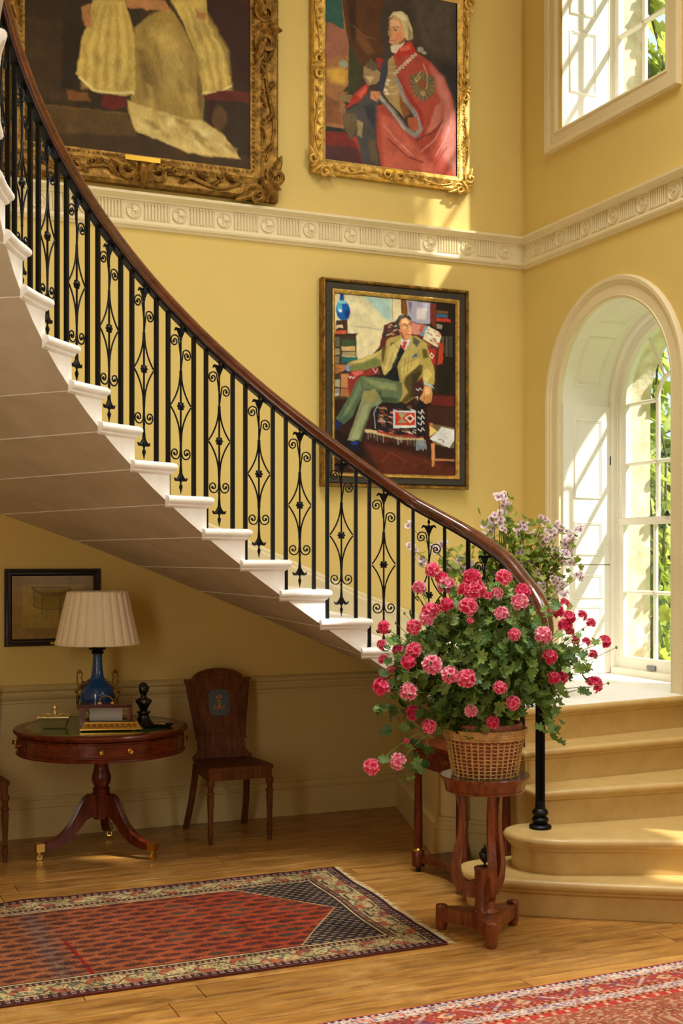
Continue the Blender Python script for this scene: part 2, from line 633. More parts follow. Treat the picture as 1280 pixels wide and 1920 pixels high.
def bay_wall(mb, x, flip=1, rr=0.0):
    """vertical wall sheet at x with an arched and a square opening in every bay"""
    edges = []
    y = YF
    for yc, r in sorted(BAYS):
        a, b = yc - r + rr, yc + r - rr
        mb.add([(x, y, -.1), (x, a, -.1), (x, a, ZC), (x, y, ZC)], [(0, 1, 2, 3)])
        mb.add([(x, a, -.1), (x, b, -.1), (x, b, LAND), (x, a, LAND)], [(0, 1, 2, 3)])
        n = 24
        pr = r - rr
        pts = [(yc - pr * math.cos(PI * k / n), SPRING + pr * math.sin(PI * k / n)) for k in range(n + 1)]
        for p, q in zip(pts[:-1], pts[1:]):
            mb.add([(x, p[0], p[1]), (x, q[0], q[1]), (x, q[0], UP0), (x, p[0], UP0)], [(0, 1, 2, 3)])
        for c, d in ((a, yc - UPH + rr), (yc + UPH - rr, b)):
            if d - c > 1e-4:
                mb.add([(x, c, UP0), (x, d, UP0), (x, d, UP1), (x, c, UP1)], [(0, 1, 2, 3)])
        mb.add([(x, a, UP1), (x, b, UP1), (x, b, ZC), (x, a, ZC)], [(0, 1, 2, 3)])
        y = b
    mb.add([(x, y, -.1), (x, YB, -.1), (x, YB, ZC), (x, y, ZC)], [(0, 1, 2, 3)])


wr = MB()
bay_wall(wr, XR)
bay_wall(wr, XR + .012)
wall_right = struct('wall_right', wr, M['wall'], 'yellow painted window wall', 0)
we = MB()
bay_wall(we, XO, rr=.05)
obj('outer_face', we, M['ext'], wall_right, 0)


# ---- mouldings
def rail_prof(z0, pts):
    return [(a, z0 + b) for a, b in pts]


base_prof = [(0, 0), (.028, 0), (.028, .178), (.034, .184), (.034, .196), (.022, .206), (.016, .222), (.022, .232), (.014, .246), (0, .25)]
chair_prof = [(0, .82), (.012, .825), (.014, .842), (.03, .856), (.034, .872), (.022, .884), (.022, .892), (.04, .906), (.044, .922), (.03, .934), (0, .938)]
mb = MB().extrude_profile(base_prof, (XL, YB, 0), (3.9, YB, 0), (0, -1, 0))
struct('baseboard_back', mb, M['dado'], 'cream moulded skirting along the back wall')
mb = MB().extrude_profile(chair_prof, (XL, YB, 0), (3.67, YB, 0), (0, -1, 0))
struct('trim_1', mb, M['dado'], 'cream moulded chair rail behind the drum table')
mb = MB().box(XL, 3.67, YB - .004, YB, .245, .825)
struct('trim_2', mb, M['dado'], 'cream painted dado below the chair rail', 0)
mb = MB().extrude_profile(base_prof, (XL, YF, 0), (XL, 4.0, 0), (1, 0, 0))
struct('baseboard_left', mb, M['dado'], 'cream moulded skirting along the side wall')

# ---- frieze band with fluted panels and medallions
FZ0, FZ1 = 3.805, 4.032
fr_prof = [(0, FZ0), (.010, FZ0 + .002), (.016, FZ0 + .014), (.030, FZ0 + .020), (.034, FZ0 + .032), (.018, FZ0 + .044), (.016, FZ0 + .052), (.012, FZ0 + .054),
           (.012, FZ1 - .054), (.020, FZ1 - .05), (.024, FZ1 - .040), (.044, FZ1 - .030), (.062, FZ1 - .020), (.064, FZ1 - .004), (.05, FZ1), (0, FZ1 + .004)]
fb = MB().extrude_profile(fr_prof, (XL, YB, 0), (XR, YB, 0), (0, -1, 0))
frieze_back = struct('trim_3', fb, M['trim'], 'cream plaster frieze with medallions on the back wall')
fb = MB().extrude_profile(fr_prof, (XR, YF, 0), (XR, YB, 0), (-1, 0, 0))
frieze_right = struct('trim_4', fb, M['trim'], 'cream plaster frieze with medallions on the window wall')


def medallion():
    """round plaster medallion: rim, ground and a small rider in relief; faces -Y"""
    mb = MB()
    prof = [(.0, .004), (.040, .004), (.043, .010), (.047, .012), (.050, .009), (.052, 0)]
    mb.lathe(prof, n=28)
    mb.ball((.008, 0, .006), .017, 8, 6, (1.1, .55, .6))
    mb.ball((-.006, .002, .006), .010, 8, 6, (.9, .9, .6))
    mb.ball((-.006, .016, .008), .010, 8, 6, (.65, 1.2, .8))
    mb.ball((-.008, .031, .008), .007, 8, 6, (1, 1, .9))
    for pts in ([(-.006, .02, .006), (-.026, .022, .006)], [(-.026, .030, .006), (-.028, .022, .006), (-.026, .014, .006)], [(-.008, -.004, .005), (-.018, -.014, .005), (-.012, -.026, .005)],
                [(-.002, -.006, .005), (-.002, -.030, .005)], [(.016, -.006, .005), (.012, -.018, .005), (.018, -.030, .005)], [(.022, -.002, .005), (.026, -.014, .005), (.024, -.028, .005)], [(.024, .006, .005), (.034, .004, .005), (.034, -.012, .005)],
                [(-.026, -.033, .004), (.028, -.033, .004)]):
        mb.tube(pts, .0042, 5)
    return mb.xf(Matrix.Rotation(R(90), 4, 'X')).mesh('medallion')


def flutes():
    mb = MB()
    for k in range(8):
        x = -.0735 + k * .021
        mb.tube([(x, -.005, -.050), (x, -.005, .050)], .0066, 6)
        mb.box(x - .0066, x + .0066, -.009, .002, .048, .056)
    mb.box(-.088, -.083, -.004, .002, -.056, .056)
    mb.box(.083, .088, -.004, .002, -.056, .056)
    return mb.mesh('flute_panel')


med_me, flu_me = medallion(), flutes()
FZM = 3.937 - .018
k = 0
for i in range(-9, 10):
    x = 1.934 + .3003 * i
    if x > XL + .06:
        link('medallion', med_me, M['trim'], frieze_back, (x, YB - .011, FZM))
        if x + .15 < XR - .05:
            link('flute_panel', flu_me, M['trim'], frieze_back, (x + .15, YB - .011, FZM))
for i in range(0, 24):
    y = 7.654 - .307 * i
    if y > 2.0:
        link('medallion', med_me, M['trim'], frieze_right, (XR - .011, y, FZM), (0, 0, R(-90)))
        link('flute_panel', flu_me, M['trim'], frieze_right, (XR - .011, y - .1535, FZM), (0, 0, R(-90)))


# ---- windows
def arch_path(yc, r, z0, zs, seg=28):
    p = [((yc + r, z0), (1, 0)), ((yc + r, zs), (1, 0))]
    for k in range(1, seg):
        a = PI * k / seg
        p.append(((yc + r * math.cos(a), zs + r * math.sin(a)), (math.cos(a), math.sin(a))))
    p += [((yc - r, zs), (-1, 0)), ((yc - r, z0), (-1, 0))]
    return p


def arch_strip(mb, path, prof, closed=False):
    """prof: (offset outwards, x) pairs"""
    k = len(prof)
    v = []
    for (y, z), (ny, nz) in path:
        for o, x in prof:
            v.append((x, y + ny * o, z + nz * o))
    f = []
    kk = k if closed else k - 1
    for i in range(len(path) - 1):
        for j in range(kk):
            j2 = (j + 1) % k
            f.append((i * k + j, i * k + j2, (i + 1) * k + j2, (i + 1) * k + j))
    if closed:
        f.append(tuple(range(k)))
        f.append(tuple((len(path) - 1) * k + j for j in range(k)))
    mb.add(v, f)
    return mb


def panel_on_jamb(parent, yface, ny, x0, x1, z0, z1, name='shutter_panel'):
    """sunk panel with a raised moulding, lying on a jamb at y = yface and facing ny"""
    mb = MB()
    prof = [(-.004, 0), (0, .006), (.007, .009), (.012, .004), (.016, .006), (.022, .001), (.03, .0005)]
    v = []
    for o, d in prof:
        y = yface + ny * d
        v += [(x0 + o, y, z0 + o), (x1 - o, y, z0 + o), (x1 - o, y, z1 - o), (x0 + o, y, z1 - o)]
    f = [(i * 4 + k, i * 4 + (k + 1) % 4, (i + 1) * 4 + (k + 1) % 4, (i + 1) * 4 + k) for i in range(len(prof) - 1) for k in range(4)]
    n = len(prof) - 1
    f.append((n * 4, n * 4 + 1, n * 4 + 2, n * 4 + 3))
    mb.add(v, f)
    return obj(name, mb, M['white'], parent)


def arched_window(name, yc, label, detail=True, closed_shutter=None):
    root = struct_root(name, label)
    r = .61
    path = arch_path(yc, r, LAND, SPRING)
    # architrave on the wall
    mb = MB()
    arch_strip(mb, path, [(0, XR + .02), (-.004, XR - .012), (.012, XR - .020), (.016, XR - .014), (.085, XR - .014), (.09, XR - .022), (.105, XR - .024), (.112, XR - .034), (.135, XR - .036), (.142, XR - .02), (.144, XR)])
    obj('architrave', mb, M['trim'], root)
    mb = MB()
    arch_strip(mb, path, [(0, XR), (0, XR + .44), (.02, XR + .44), (.02, XR)])
    obj('reveal_lining', mb, M['white'], root)
    # box frame and staff bead
    mb = MB()
    arch_strip(mb, path, [(.0, 5.225), (-.018, 5.225), (-.03, 5.232), (-.038, 5.245), (-.038, 5.262), (-.056, 5.262), (-.056, 5.34), (.03, 5.34), (.03, 5.225)], True)
    mb.box(5.225, 5.36, yc - r, yc + r, LAND, LAND + .045)
    obj('box_frame', mb, M['white'], root)
    # stone jamb outside
    mb = MB()
    arch_strip(mb, arch_path(yc, .53, LAND - .06, SPRING), [(0, 5.335), (0, XO + .02), (.08, XO + .02), (.08, 5.335)], True)
    mb.box(5.335, XO + .1, yc - .6, yc + .6, LAND - .1, LAND)
    obj('stone_jamb', mb, M['ext'], root)
    mb = MB().box(XR - .0, 5.235, yc - r, yc + r, LAND - .06, LAND)
    obj('window_sill', mb, M['white'], root)
    if not detail:
        return root
    gi = .50                                        # glass half width
    # lower sash
    g0, g1, m0, m1 = 1.03, 1.945, 1.945, 1.995
    mb = MB()
    mb.box(5.268, 5.31, yc - .556, yc + .556, LAND + .045, g0)
    mb.box(5.268, 5.31, yc + gi, yc + .556, g0, m1)
    mb.box(5.268, 5.31, yc - .556, yc - gi, g0, m1)
    mb.box(5.262, 5.315, yc - .556, yc + .556, m0, m1)
    low = obj('lower_sash', mb, M['white'], root)
    mb = MB().box(5.258, 5.268, yc + .135, yc + .225, .958, .988)
    obj('sash_lift', mb, M['lead'], root)
    b1, b2 = yc + .172, yc - .172
    xs0, xs1 = 5.276, 5.304

    def bar_v(y, z0, z1, parent):
        mb = MB().prism([(xs0 + .004, y - .007), (xs0, y - .004), (xs0, y + .004), (xs0 + .004, y + .007), (xs0 + .012, y + .014), (xs1, y + .014), (xs1, y - .014), (xs0 + .012, y - .014)], z0, z1)
        obj('glazing_bar', mb, M['white'], parent)

    def bar_h(z, y0, y1, parent):
        pr = [(xs0 + .004, z - .007), (xs0, z - .004), (xs0, z + .004), (xs0 + .004, z + .007), (xs0 + .012, z + .014), (xs1, z + .014), (xs1, z - .014), (xs0 + .012, z - .014)]
        mb = MB()
        n = len(pr)
        v = [(x, y0, zz) for x, zz in pr] + [(x, y1, zz) for x, zz in pr]
        mb.add(v, [tuple(range(n)), tuple(range(2 * n - 1, n - 1, -1))] + [(i, (i + 1) % n, n + (i + 1) % n, n + i) for i in range(n)])
        obj('glazing_bar', mb, M['white'], parent)

    for y in (b1, b2):
        bar_v(y, g0, g1, low)
    bar_h(1.48, yc - gi, yc + gi, low)
    # upper sash with arched head
    mb = MB()
    arch_strip(mb, arch_path(yc, gi, 1.99, SPRING), [(0, 5.29), (.0, 5.33), (.058, 5.33), (.058, 5.27), (.02, 5.27), (.012, 5.278)], True)
    up = obj('upper_sash', mb, M['white'], root)
    xs0, xs1 = 5.296, 5.324
    for y in (b1, b2):
        bar_v(y, 1.99, SPRING, up)
    bar_h(2.372, yc - gi, yc + gi, up)
    bar_h(SPRING, yc + .172, yc + gi, up)
    bar_h(SPRING, yc - gi, yc - .172, up)
    mb = MB()
    arch_strip(mb, arch_path(yc, .172, SPRING - .001, SPRING), [(-.012, 5.324), (-.012, 5.308), (-.004, 5.297), (.004, 5.297), (.012, 5.308), (.012, 5.324)], True)
    obj('glazing_bar', mb, M['white'], up)
    for a in (59, 121):
        ca, sa = math.cos(R(a)), math.sin(R(a))
        mb = MB().tube([(5.31, yc + .18 * ca, SPRING + .18 * sa), (5.31, yc + .5 * ca, SPRING + .5 * sa)], .013, 6)
        obj('glazing_bar', mb, M['white'], up)
    # panes
    cols = [(yc - gi, b2), (b2, b1), (b1, yc + gi)]
    for zz, x in (((g0, 1.48), 5.292), ((1.48, g1), 5.292), ((1.99, 2.372), 5.312), ((2.372, SPRING), 5.312)):
        for a, b in cols:
            mb = MB().add([(x, a + .004, zz[0]), (x, b - .004, zz[0]), (x, b - .004, zz[1]), (x, a + .004, zz[1])], [(0, 1, 2, 3)])
            obj('pane', mb, M['glass'], low if x < 5.3 else up, 0)
    fan = []
    for a0, a1 in ((0, 59), (59, 121), (121, 180)):
        an = [R(a0 + (a1 - a0) * k / 8) for k in range(9)]
        fan.append([(yc + .172 * math.cos(a), SPRING + .172 * math.sin(a)) for a in an] + [(yc + .5 * math.cos(a), SPRING + .5 * math.sin(a)) for a in reversed(an)])
    fan.append([(yc + .172 * math.cos(PI * k / 12), SPRING + .172 * math.sin(PI * k / 12)) for k in range(13)])
    for poly in fan:
        mb = MB().add([(5.312, y, z) for y, z in poly], [tuple(range(len(poly)))])
        obj('pane', mb, M['glass'], up, 0)
    # folded shutters in the reveals and panels round the arch
    for s in (1, -1):
        yj = yc + s * r
        mb = MB().box(XR + .018, 5.222, min(yj, yj - s * .016), max(yj, yj - s * .016), LAND + .004, 1.665)
        mb.box(XR + .018, 5.222, min(yj, yj - s * .016), max(yj, yj - s * .016), 1.672, SPRING - .006)
        sh = obj('shutter', mb, M['white'], root, 0)
        yf = yj - s * .016
        for z0, z1 in ((2.13, 2.68), (1.735, 1.965), (1.435, 1.60), (.97, 1.385)):
            panel_on_jamb(sh, yf, -s, 4.925, 5.155, z0, z1)
    for a0, a1 in ((12, 47), (58, 122), (133, 168)):
        mb = MB()
        prof = [(-.001, 0), (.006, .006), (.009, .014), (.004, .02), (.006, .026), (.001, .034)]
        seg = 12
        loops = []
        for dz, ins in prof:
            rr = r - dz
            pts = []
            da = ins / r
            A0, A1 = R(a0) + da, R(a1) - da
            for k in range(seg + 1):
                a = A0 + (A1 - A0) * k / seg
                pts.append((4.925 + ins, yc + rr * math.cos(a), SPRING + rr * math.sin(a)))
            for k in range(seg, -1, -1):
                a = A0 + (A1 - A0) * k / seg
                pts.append((5.155 - ins, yc + rr * math.cos(a), SPRING + rr * math.sin(a)))
            loops.append(pts)
        n = len(loops[0])
        v = [p for l in loops for p in l]
        f = [(i * n + j, i * n + (j + 1) % n, (i + 1) * n + (j + 1) % n, (i + 1) * n + j) for i in range(len(loops) - 1) for j in range(n)]
        mb.add(v, f)
        obj('soffit_panel', mb, M['white'], root)
    # small catches
    mb = MB().box(5.25, 5.262, yc - .02, yc + .02, 1.995, 2.012)
    mb.ball((5.256, yc, 2.02), .012)
    obj('sash_fastener', mb, M['bronze'], root)
    mb = MB().box(5.224, 5.232, yc + r - .022, yc + r - .008, 2.37, 2.43)
    obj('shutter_hinge', mb, M['bronze'], root)
    return root


def square_window(name, yc, label, detail=True):
    root = struct_root(name, label)
    h, z0, z1 = UPH, UP0, UP1

    def ring(prof, mat_, nm, x_prof=True, closed=False):
        mb = MB()
        v = []
        for o, x in prof:
            v += [(x, yc - h - o, z0 - o), (x, yc + h + o, z0 - o), (x, yc + h + o, z1 + o), (x, yc - h - o, z1 + o)]
        n = len(prof)
        f = [(i * 4 + k, i * 4 + (k + 1) % 4, ((i + 1) % n) * 4 + (k + 1) % 4, ((i + 1) % n) * 4 + k) for i in range(n if closed else n - 1) for k in range(4)]
        mb.add(v, f)
        return obj(nm, mb, mat_, root)

    ring([(0, XR + .02), (-.004, XR - .02), (.012, XR - .028), (.016, XR - .02), (.08, XR - .02), (.085, XR - .03), (.10, XR - .034), (.112, XR - .04), (.122, XR - .04), (.126, XR)], M['trim'], 'architrave')
    ring([(0, XR), (0, XR + .44), (.02, XR + .44), (.02, XR)], M['white'], 'reveal_lining', closed=True)
    ring([(0, 5.225), (-.012, 5.232), (-.016, 5.262), (-.022, 5.262), (-.022, 5.34), (.03, 5.34), (.03, 5.225)], M['white'], 'box_frame', closed=True)
    ring([(-.05, 5.335), (-.05, XO + .02), (.03, XO + .02), (.03, 5.335)], M['ext'], 'stone_jamb', closed=True)
    if not detail:
        return root
    ring([(-.018, 5.27), (-.018, 5.33), (-.055, 5.33), (-.055, 5.282), (-.045, 5.27)], M['white'], 'sash', closed=True)
    ys = [yc + .27, yc - .27]
    zs = [5.385, 5.8, 6.2, 6.55]
    mb = None
    for y in ys:
        obj('glazing_bar', MB().prism([(5.28, y - .005), (5.28, y + .005), (5.292, y + .014), (5.315, y + .014), (5.315, y - .014), (5.292, y - .014)], z0 + .05, z1 - .05), M['white'], root)
    for z in zs:
        mb = MB()
        pr = [(5.28, z - .005), (5.28, z + .005), (5.292, z + .014), (5.315, z + .014), (5.315, z - .014), (5.292, z - .014)]
        n = 6
        mb.add([(x, yc - .55, q) for x, q in pr] + [(x, yc + .55, q) for x, q in pr], [tuple(range(n)), tuple(range(11, 5, -1))] + [(i, (i + 1) % n, n + (i + 1) % n, n + i) for i in range(n)])
        obj('glazing_bar', mb, M['white'], root)
    yy = [yc - .55] + sorted(ys) + [yc + .55]
    zz = [z0 + .05] + zs + [z1 - .05]
    for a, b in zip(yy[:-1], yy[1:]):
        for c, d in zip(zz[:-1], zz[1:]):
            obj('pane', MB().add([(5.3, a, c), (5.3, b, c), (5.3, b, d), (5.3, a, d)], [(0, 1, 2, 3)]), M['glass'], root, 0)
    for s in (1, -1):
        yj = yc + s * h
        yf = yj - s * .016
        mb = MB().box(XR + .02, 5.222, min(yj, yf), max(yj, yf), z0 + .002, z1 - .002)
        sh = obj('shutter', mb, M['white'], root, 0)
        for c, d in ((4.955, 5.385), (5.50, 5.9), (6.02, 6.7)):
            panel_on_jamb(sh, yf, -s, 4.90, 5.12, c, d)
    return root


arched_window('window_1', BAYS[0][0], 'tall arched sash window with panelled shutters by the stair landing')
square_window('window_2', BAYS[0][0] + .03, 'upper sash window with sunlit white shutters')
arched_window('window_3', BAYS[1][0], 'arched window beside the foot of the stair', False)
square_window('window_4', BAYS[1][0], 'upper window above the foot of the stair', False)
arched_window('window_5', BAYS[2][0], 'arched window near the front of the hall', False)
square_window('window_6', BAYS[2][0], 'upper window near the front of the hall', False)
# boards added in the out-of-view windows to block and shape the sun
for nm, yc, z0, z1 in (('sun_board_1', BAYS[1][0], 2.28, 3.42), ('sun_board_2', BAYS[2][0], LAND, 3.42), ('sun_board_3', BAYS[2][0], UP0, UP1), ('sun_board_4', BAYS[1][0], 5.62, UP1), ('sun_board_5', BAYS[1][0], UP0, 4.98)):
    mb = MB().box(5.12, 5.135, yc - .605, yc + .605, z0, z1)
    o = struct(nm, mb, M['white'], 'white board added to block sun in unseen window', 0)

# ================================================================ THE STAIR
CX, CY, RAD = 2.566, 4.2832, 1.9417
RB = RAD + .03                                    # end faces of the steps
HS = .1604
NTOP = 23


def zt(n):
    return .18 * n if n < 5 else LAND + HS * (n - 5)


def ang(n, extra=0.0):
    k = n - 10
    return R(95.0 + 6.9267 * k + .0057 * k * k + extra)


def on_circle(a, r):
    return (CX + r * math.cos(a), CY + r * math.sin(a))


O = {n: on_circle(ang(n, 1.0), RB) for n in range(7, NTOP + 2)}
O[6] = (3.285, 6.055)
O[5] = (3.43, 5.775)
O[4] = (3.45, 5.60)
O[3] = (3.43, 5.44)
W = {7: (3.5, YB), 8: (3.13, YB), 9: (2.76, YB), 10: (2.37, YB), 11: (1.98, YB), 12: (1.57, YB), 13: (1.12, YB), 14: (.60, YB), 15: (0.0, YB), 16: (-.72, YB),
     17: (XL, 7.1), 18: (XL, 6.4), 19: (XL, 5.85), 20: (XL, 5.36), 21: (XL, 4.9), 22: (XL, 4.46), 23: (XL, 4.02), 24: (XL, 3.6)}
W[6] = (3.95, YB)
W[5] = (XR, 6.0)
W[4] = (XR, 5.70)
W[3] = (XR, 5.30)
NOSE = [(0, 0), (.012, 0), (.024, -.004), (.031, -.013), (.032, -.025), (.026, -.036), (.015, -.042), (.014, -.05), (.005, -.058), (0, -.06)]

stair = thing('staircase', 'pale limestone cantilevered staircase curving up the yellow wall', 'staircase')


def lerp2(a, b, t):
    return (a[0] + (b[0] - a[0]) * t, a[1] + (b[1] - a[1]) * t)


for n in range(6, NTOP + 1):
    z = zt(n)
    a, b = W[n], O[n]
    c, d = O[n + 1], W[n + 1]
    mid = on_circle((ang(n, 1) + ang(n + 1, 1)) / 2, RB) if n >= 7 else lerp2(b, c, .5)
    mb = MB()
    zf, zb = zt(n - 1) - .045, z - .045
    poly = [a, b, mid, c]
    bot = [zf, zf, (zf + zb) / 2, zb]
    if n == 16:
        poly += [d, (XL, YB)]
        bot += [zb, (zf + zb) / 2]
    else:
        poly.append(d)
        bot.append(zb)
    mb.prism(poly, bot, z)
    ext = lerp2(b, c, 1.12)
    path = [(a[0], a[1], z), (b[0], b[1], z), (mid[0], mid[1], z), (ext[0], ext[1], z)]
    if n >= 7:
        e = on_circle(ang(n + 1, 1 + .9), RB)
        path[3] = (e[0], e[1], z)
    mb.sweep_plan(NOSE, path, side=-1)
    o = obj('stone_step', mb, M['stone'], stair, 40)
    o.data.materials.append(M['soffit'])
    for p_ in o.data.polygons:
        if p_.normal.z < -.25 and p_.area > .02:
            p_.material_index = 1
# mortar joints of the soffit
for n in range(8, NTOP + 1):
    zj = zt(n - 1) - .0452
    if n == 17:
        continue
    obj('mortar_joint', MB().tube([(*O[n], zj), (*W[n], zj)], .0035, 5), M['stone'], stair)
# landing by the window
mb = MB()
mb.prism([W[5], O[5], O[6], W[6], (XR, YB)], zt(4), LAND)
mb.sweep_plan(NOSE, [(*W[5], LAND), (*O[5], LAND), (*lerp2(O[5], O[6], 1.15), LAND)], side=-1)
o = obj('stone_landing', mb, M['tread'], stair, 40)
o.data.materials.append(M['stone'])  # landing top whitened to imitate glare from the window
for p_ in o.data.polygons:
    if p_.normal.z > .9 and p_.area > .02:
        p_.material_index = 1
# solid flight at the foot
mb = MB()
mb.prism([W[4], O[4], O[5], W[5]], 0, zt(4))
mb.sweep_plan(NOSE, [(*W[4], zt(4)), (*O[4], zt(4)), (*lerp2(O[4], O[5], 1.1), zt(4))], side=-1)
obj('stone_step', mb, M['tread'], stair, 40)
mb = MB()
mb.prism([W[3], O[3], O[4], W[4]], 0, zt(3))
mb.sweep_plan(NOSE, [(*W[3], zt(3)), (*O[3], zt(3)), (*lerp2(O[3], O[4], 1.1), zt(3))], side=-1)
obj('stone_step', mb, M['tread'], stair, 40)


def curve_pts(p, sub=4):
    """Catmull-Rom through the points"""
    out = []
    P = [Vector((*q, 0)) for q in p]
    for i in range(len(P) - 1):
        p0, p1, p2, p3 = P[max(i - 1, 0)], P[i], P[i + 1], P[min(i + 2, len(P) - 1)]
        for k in range(sub):
            t = k / sub
            q = .5 * ((2 * p1) + (p2 - p0) * t + (2 * p0 - 5 * p1 + 4 * p2 - p3) * t * t + (3 * p1 - p0 - 3 * p2 + p3) * t ** 3)
            out.append((q.x, q.y))
    out.append(p[-1])
    return out


CUR = [(a * 1.25, b * 1.25) for a, b in NOSE]
s2 = curve_pts([(XR, 4.50), (4.35, 4.70), (3.9, 4.93), (3.55, 5.085), (3.38, 5.16), (3.285, 5.245), (3.25, 5.345), (3.27, 5.44), (3.345, 5.495), (3.44, 5.50)])
mb = MB()
mb.prism(s2 + [(XR, 5.5)], 0, zt(2))
mb.sweep_plan(CUR, [(x, y, zt(2)) for x, y in s2], side=-1)
obj('stone_step', mb, M['tread'], stair, 40)
s1 = curve_pts([(XR, 4.12), (4.35, 4.42), (3.788, 4.79), (3.42, 5.02), (3.18, 5.19), (3.07, 5.30), (3.03, 5.42), (3.06, 5.52), (3.15, 5.575), (3.44, 5.58)])
mb = MB()
mb.prism(s1 + [(XR, 5.58)], 0, zt(1))
mb.sweep_plan(CUR, [(x, y, zt(1)) for x, y in s1], side=-1)
obj('stone_step', mb, M['tread'], stair, 40)

# upper landing at the head of the flight
mb = MB().prism([(XL, 3.6), O[24], (O[24][0], 1.6), (XL, 1.6)], zt(23) + HS - .25, zt(23) + HS)
obj('upper_landing', mb, M['stone'], stair, 0)

# panelled plinth below the landing
pl = [(3.80, 7.80), (3.34, 6.33), (3.50, 6.12), (3.56, 5.98), (3.58, 5.86)]
mb = MB().prism([(p[0], p[1]) for p in pl] + [(4.7, 6.08), (4.7, 7.8)], 0, zt(4) - .055)
plinth = struct('wall_plinth', mb, M['dado'], 'cream panelled plinth wall under the stair landing')
mb = MB().sweep_plan(base_prof, [(*p, 0) for p in pl], side=1)
obj('skirting', mb, M['dado'], plinth)
mb = MB().sweep_plan([(0, .60), (.01, .60), (.016, .62), (.008, .64), (0, .64)], [(*p, 0) for p in pl], side=1)
obj('moulding', mb, M['dado'], plinth)

# raking skirting on the wall above the treads
mb = MB()
pts = [(W[n][0], zt(n)) for n in range(6, 17)]
sk = [(XR, LAND - .0)] + []
prof = [(-.02, 0), (.11, .018), (.15, .02), (.165, .028), (.185, .03), (.20, .018), (.215, .022), (.23, .01), (.235, 0)]
poly = [(3.95 + .12, LAND)] + pts
v, f = [], []
for x, z in poly:
    for dz, o in prof:
        v.append((x, YB - o - .001, z + dz + .03))
k = len(prof)
for i in range(len(poly) - 1):
    for j in range(k - 1):
        f.append((i * k + j, i * k + j + 1, (i + 1) * k + j + 1, (i + 1) * k + j))
mb.add(v, f)
struct('baseboard_stair', mb, M['trim'], 'cream raking skirting along the stair wall')
mb = MB().extrude_profile(base_prof, (4.06, YB, LAND), (XR, YB, LAND), (0, -1, 0))
struct('baseboard_landing', mb, M['trim'], 'cream skirting of the stair landing')

# ---- railing
railing = thing('stair_railing', 'black wrought-iron stair railing with mahogany handrail', 'railing')
RR = RB + .045


def rail_pt(n):
    """point on the handrail line at step position n (may be fractional)"""
    a = ang(n, 0.4)
    p = on_circle(a, RR)
    return Vector((p[0], p[1], LAND + HS * (n - 5) + .805))


path = [rail_pt(n) for n in np.arange(NTOP + 1.0, 6.99, -.25)]
low = [(3.31, 6.03, 1.875), (3.38, 5.88, 1.79), (3.42, 5.735, 1.706), (3.437, 5.61, 1.612), (3.445, 5.50, 1.530), (3.445, 5.425, 1.448), (3.43, 5.375, 1.35), (3.405, 5.352, 1.24)]
lowv = [Vector(p) for p in low]
ctrl = path[-2:] + lowv
dense = []
for i in range(1, len(ctrl) - 1):
    p0, p1, p2, p3 = ctrl[i - 1], ctrl[i], ctrl[i + 1], ctrl[min(i + 2, len(ctrl) - 1)]
    for q in range(5):
        t = q / 5
        dense.append(.5 * ((2 * p1) + (p2 - p0) * t + (2 * p0 - 5 * p1 + 4 * p2 - p3) * t * t + (3 * p1 - p0 - 3 * p2 + p3) * t ** 3))
dense.append(lowv[-1])
rail_path = path[:-1] + dense


def sweep_up(mb, prof, pts):
    k = len(prof)
    v = []
    m = len(pts)
    for i, p in enumerate(pts):
        t = pts[min(i + 1, m - 1)] - pts[max(i - 1, 0)]
        t.normalize()
        sd = Vector((t.y, -t.x, 0))
        if sd.length < .15:
            sd = Vector((1, 0, 0))
        sd.normalize()
        up = sd.cross(t)
        for a, b in prof:
            v.append(p + sd * a + up * b)
    f = [(i * k + j, i * k + (j + 1) % k, (i + 1) * k + (j + 1) % k, (i + 1) * k + j) for i in range(m - 1) for j in range(k)]
    f += [tuple(range(k)), tuple((m - 1) * k + j for j in range(k))]
    mb.add(v, f)
    return mb


hp = [(-.020, -.024), (-.026, -.02), (-.027, -.008), (-.034, -.002), (-.036, .010), (-.028, .022), (-.014, .029), (0, .031), (.014, .029), (.028, .022), (.036, .010), (.034, -.002), (.027, -.008), (.026, -.02), (.020, -.024)]
hp = [(a * 1.12, b * 1.15 + .002) for a, b in hp]
obj('handrail', sweep_up(MB(), hp, rail_path), M['rail'], railing, 50)
core = [(-.017, -.036), (-.017, -.023), (.017, -.023), (.017, -.036)]
obj('core_rail', sweep_up(MB(), core, [p for p in rail_path[:-2]]), M['iron'], railing, 30)


def bar_mesh(h):
    return MB().box(-.009, .009, -.009, .009, 0, h).mesh('baluster', 0)


def scroll_pts(cx, cz, r0, a0, turns, n=22):
    out = []
    for i in range(n + 1):
        t = i / n
        a = a0 + turns * 2 * PI * t
        r = r0 * (1 - t) ** 1.05 + .003
        out.append((cx + r * math.cos(a), 0, cz + r * math.sin(a)))
    return out


HB = .845


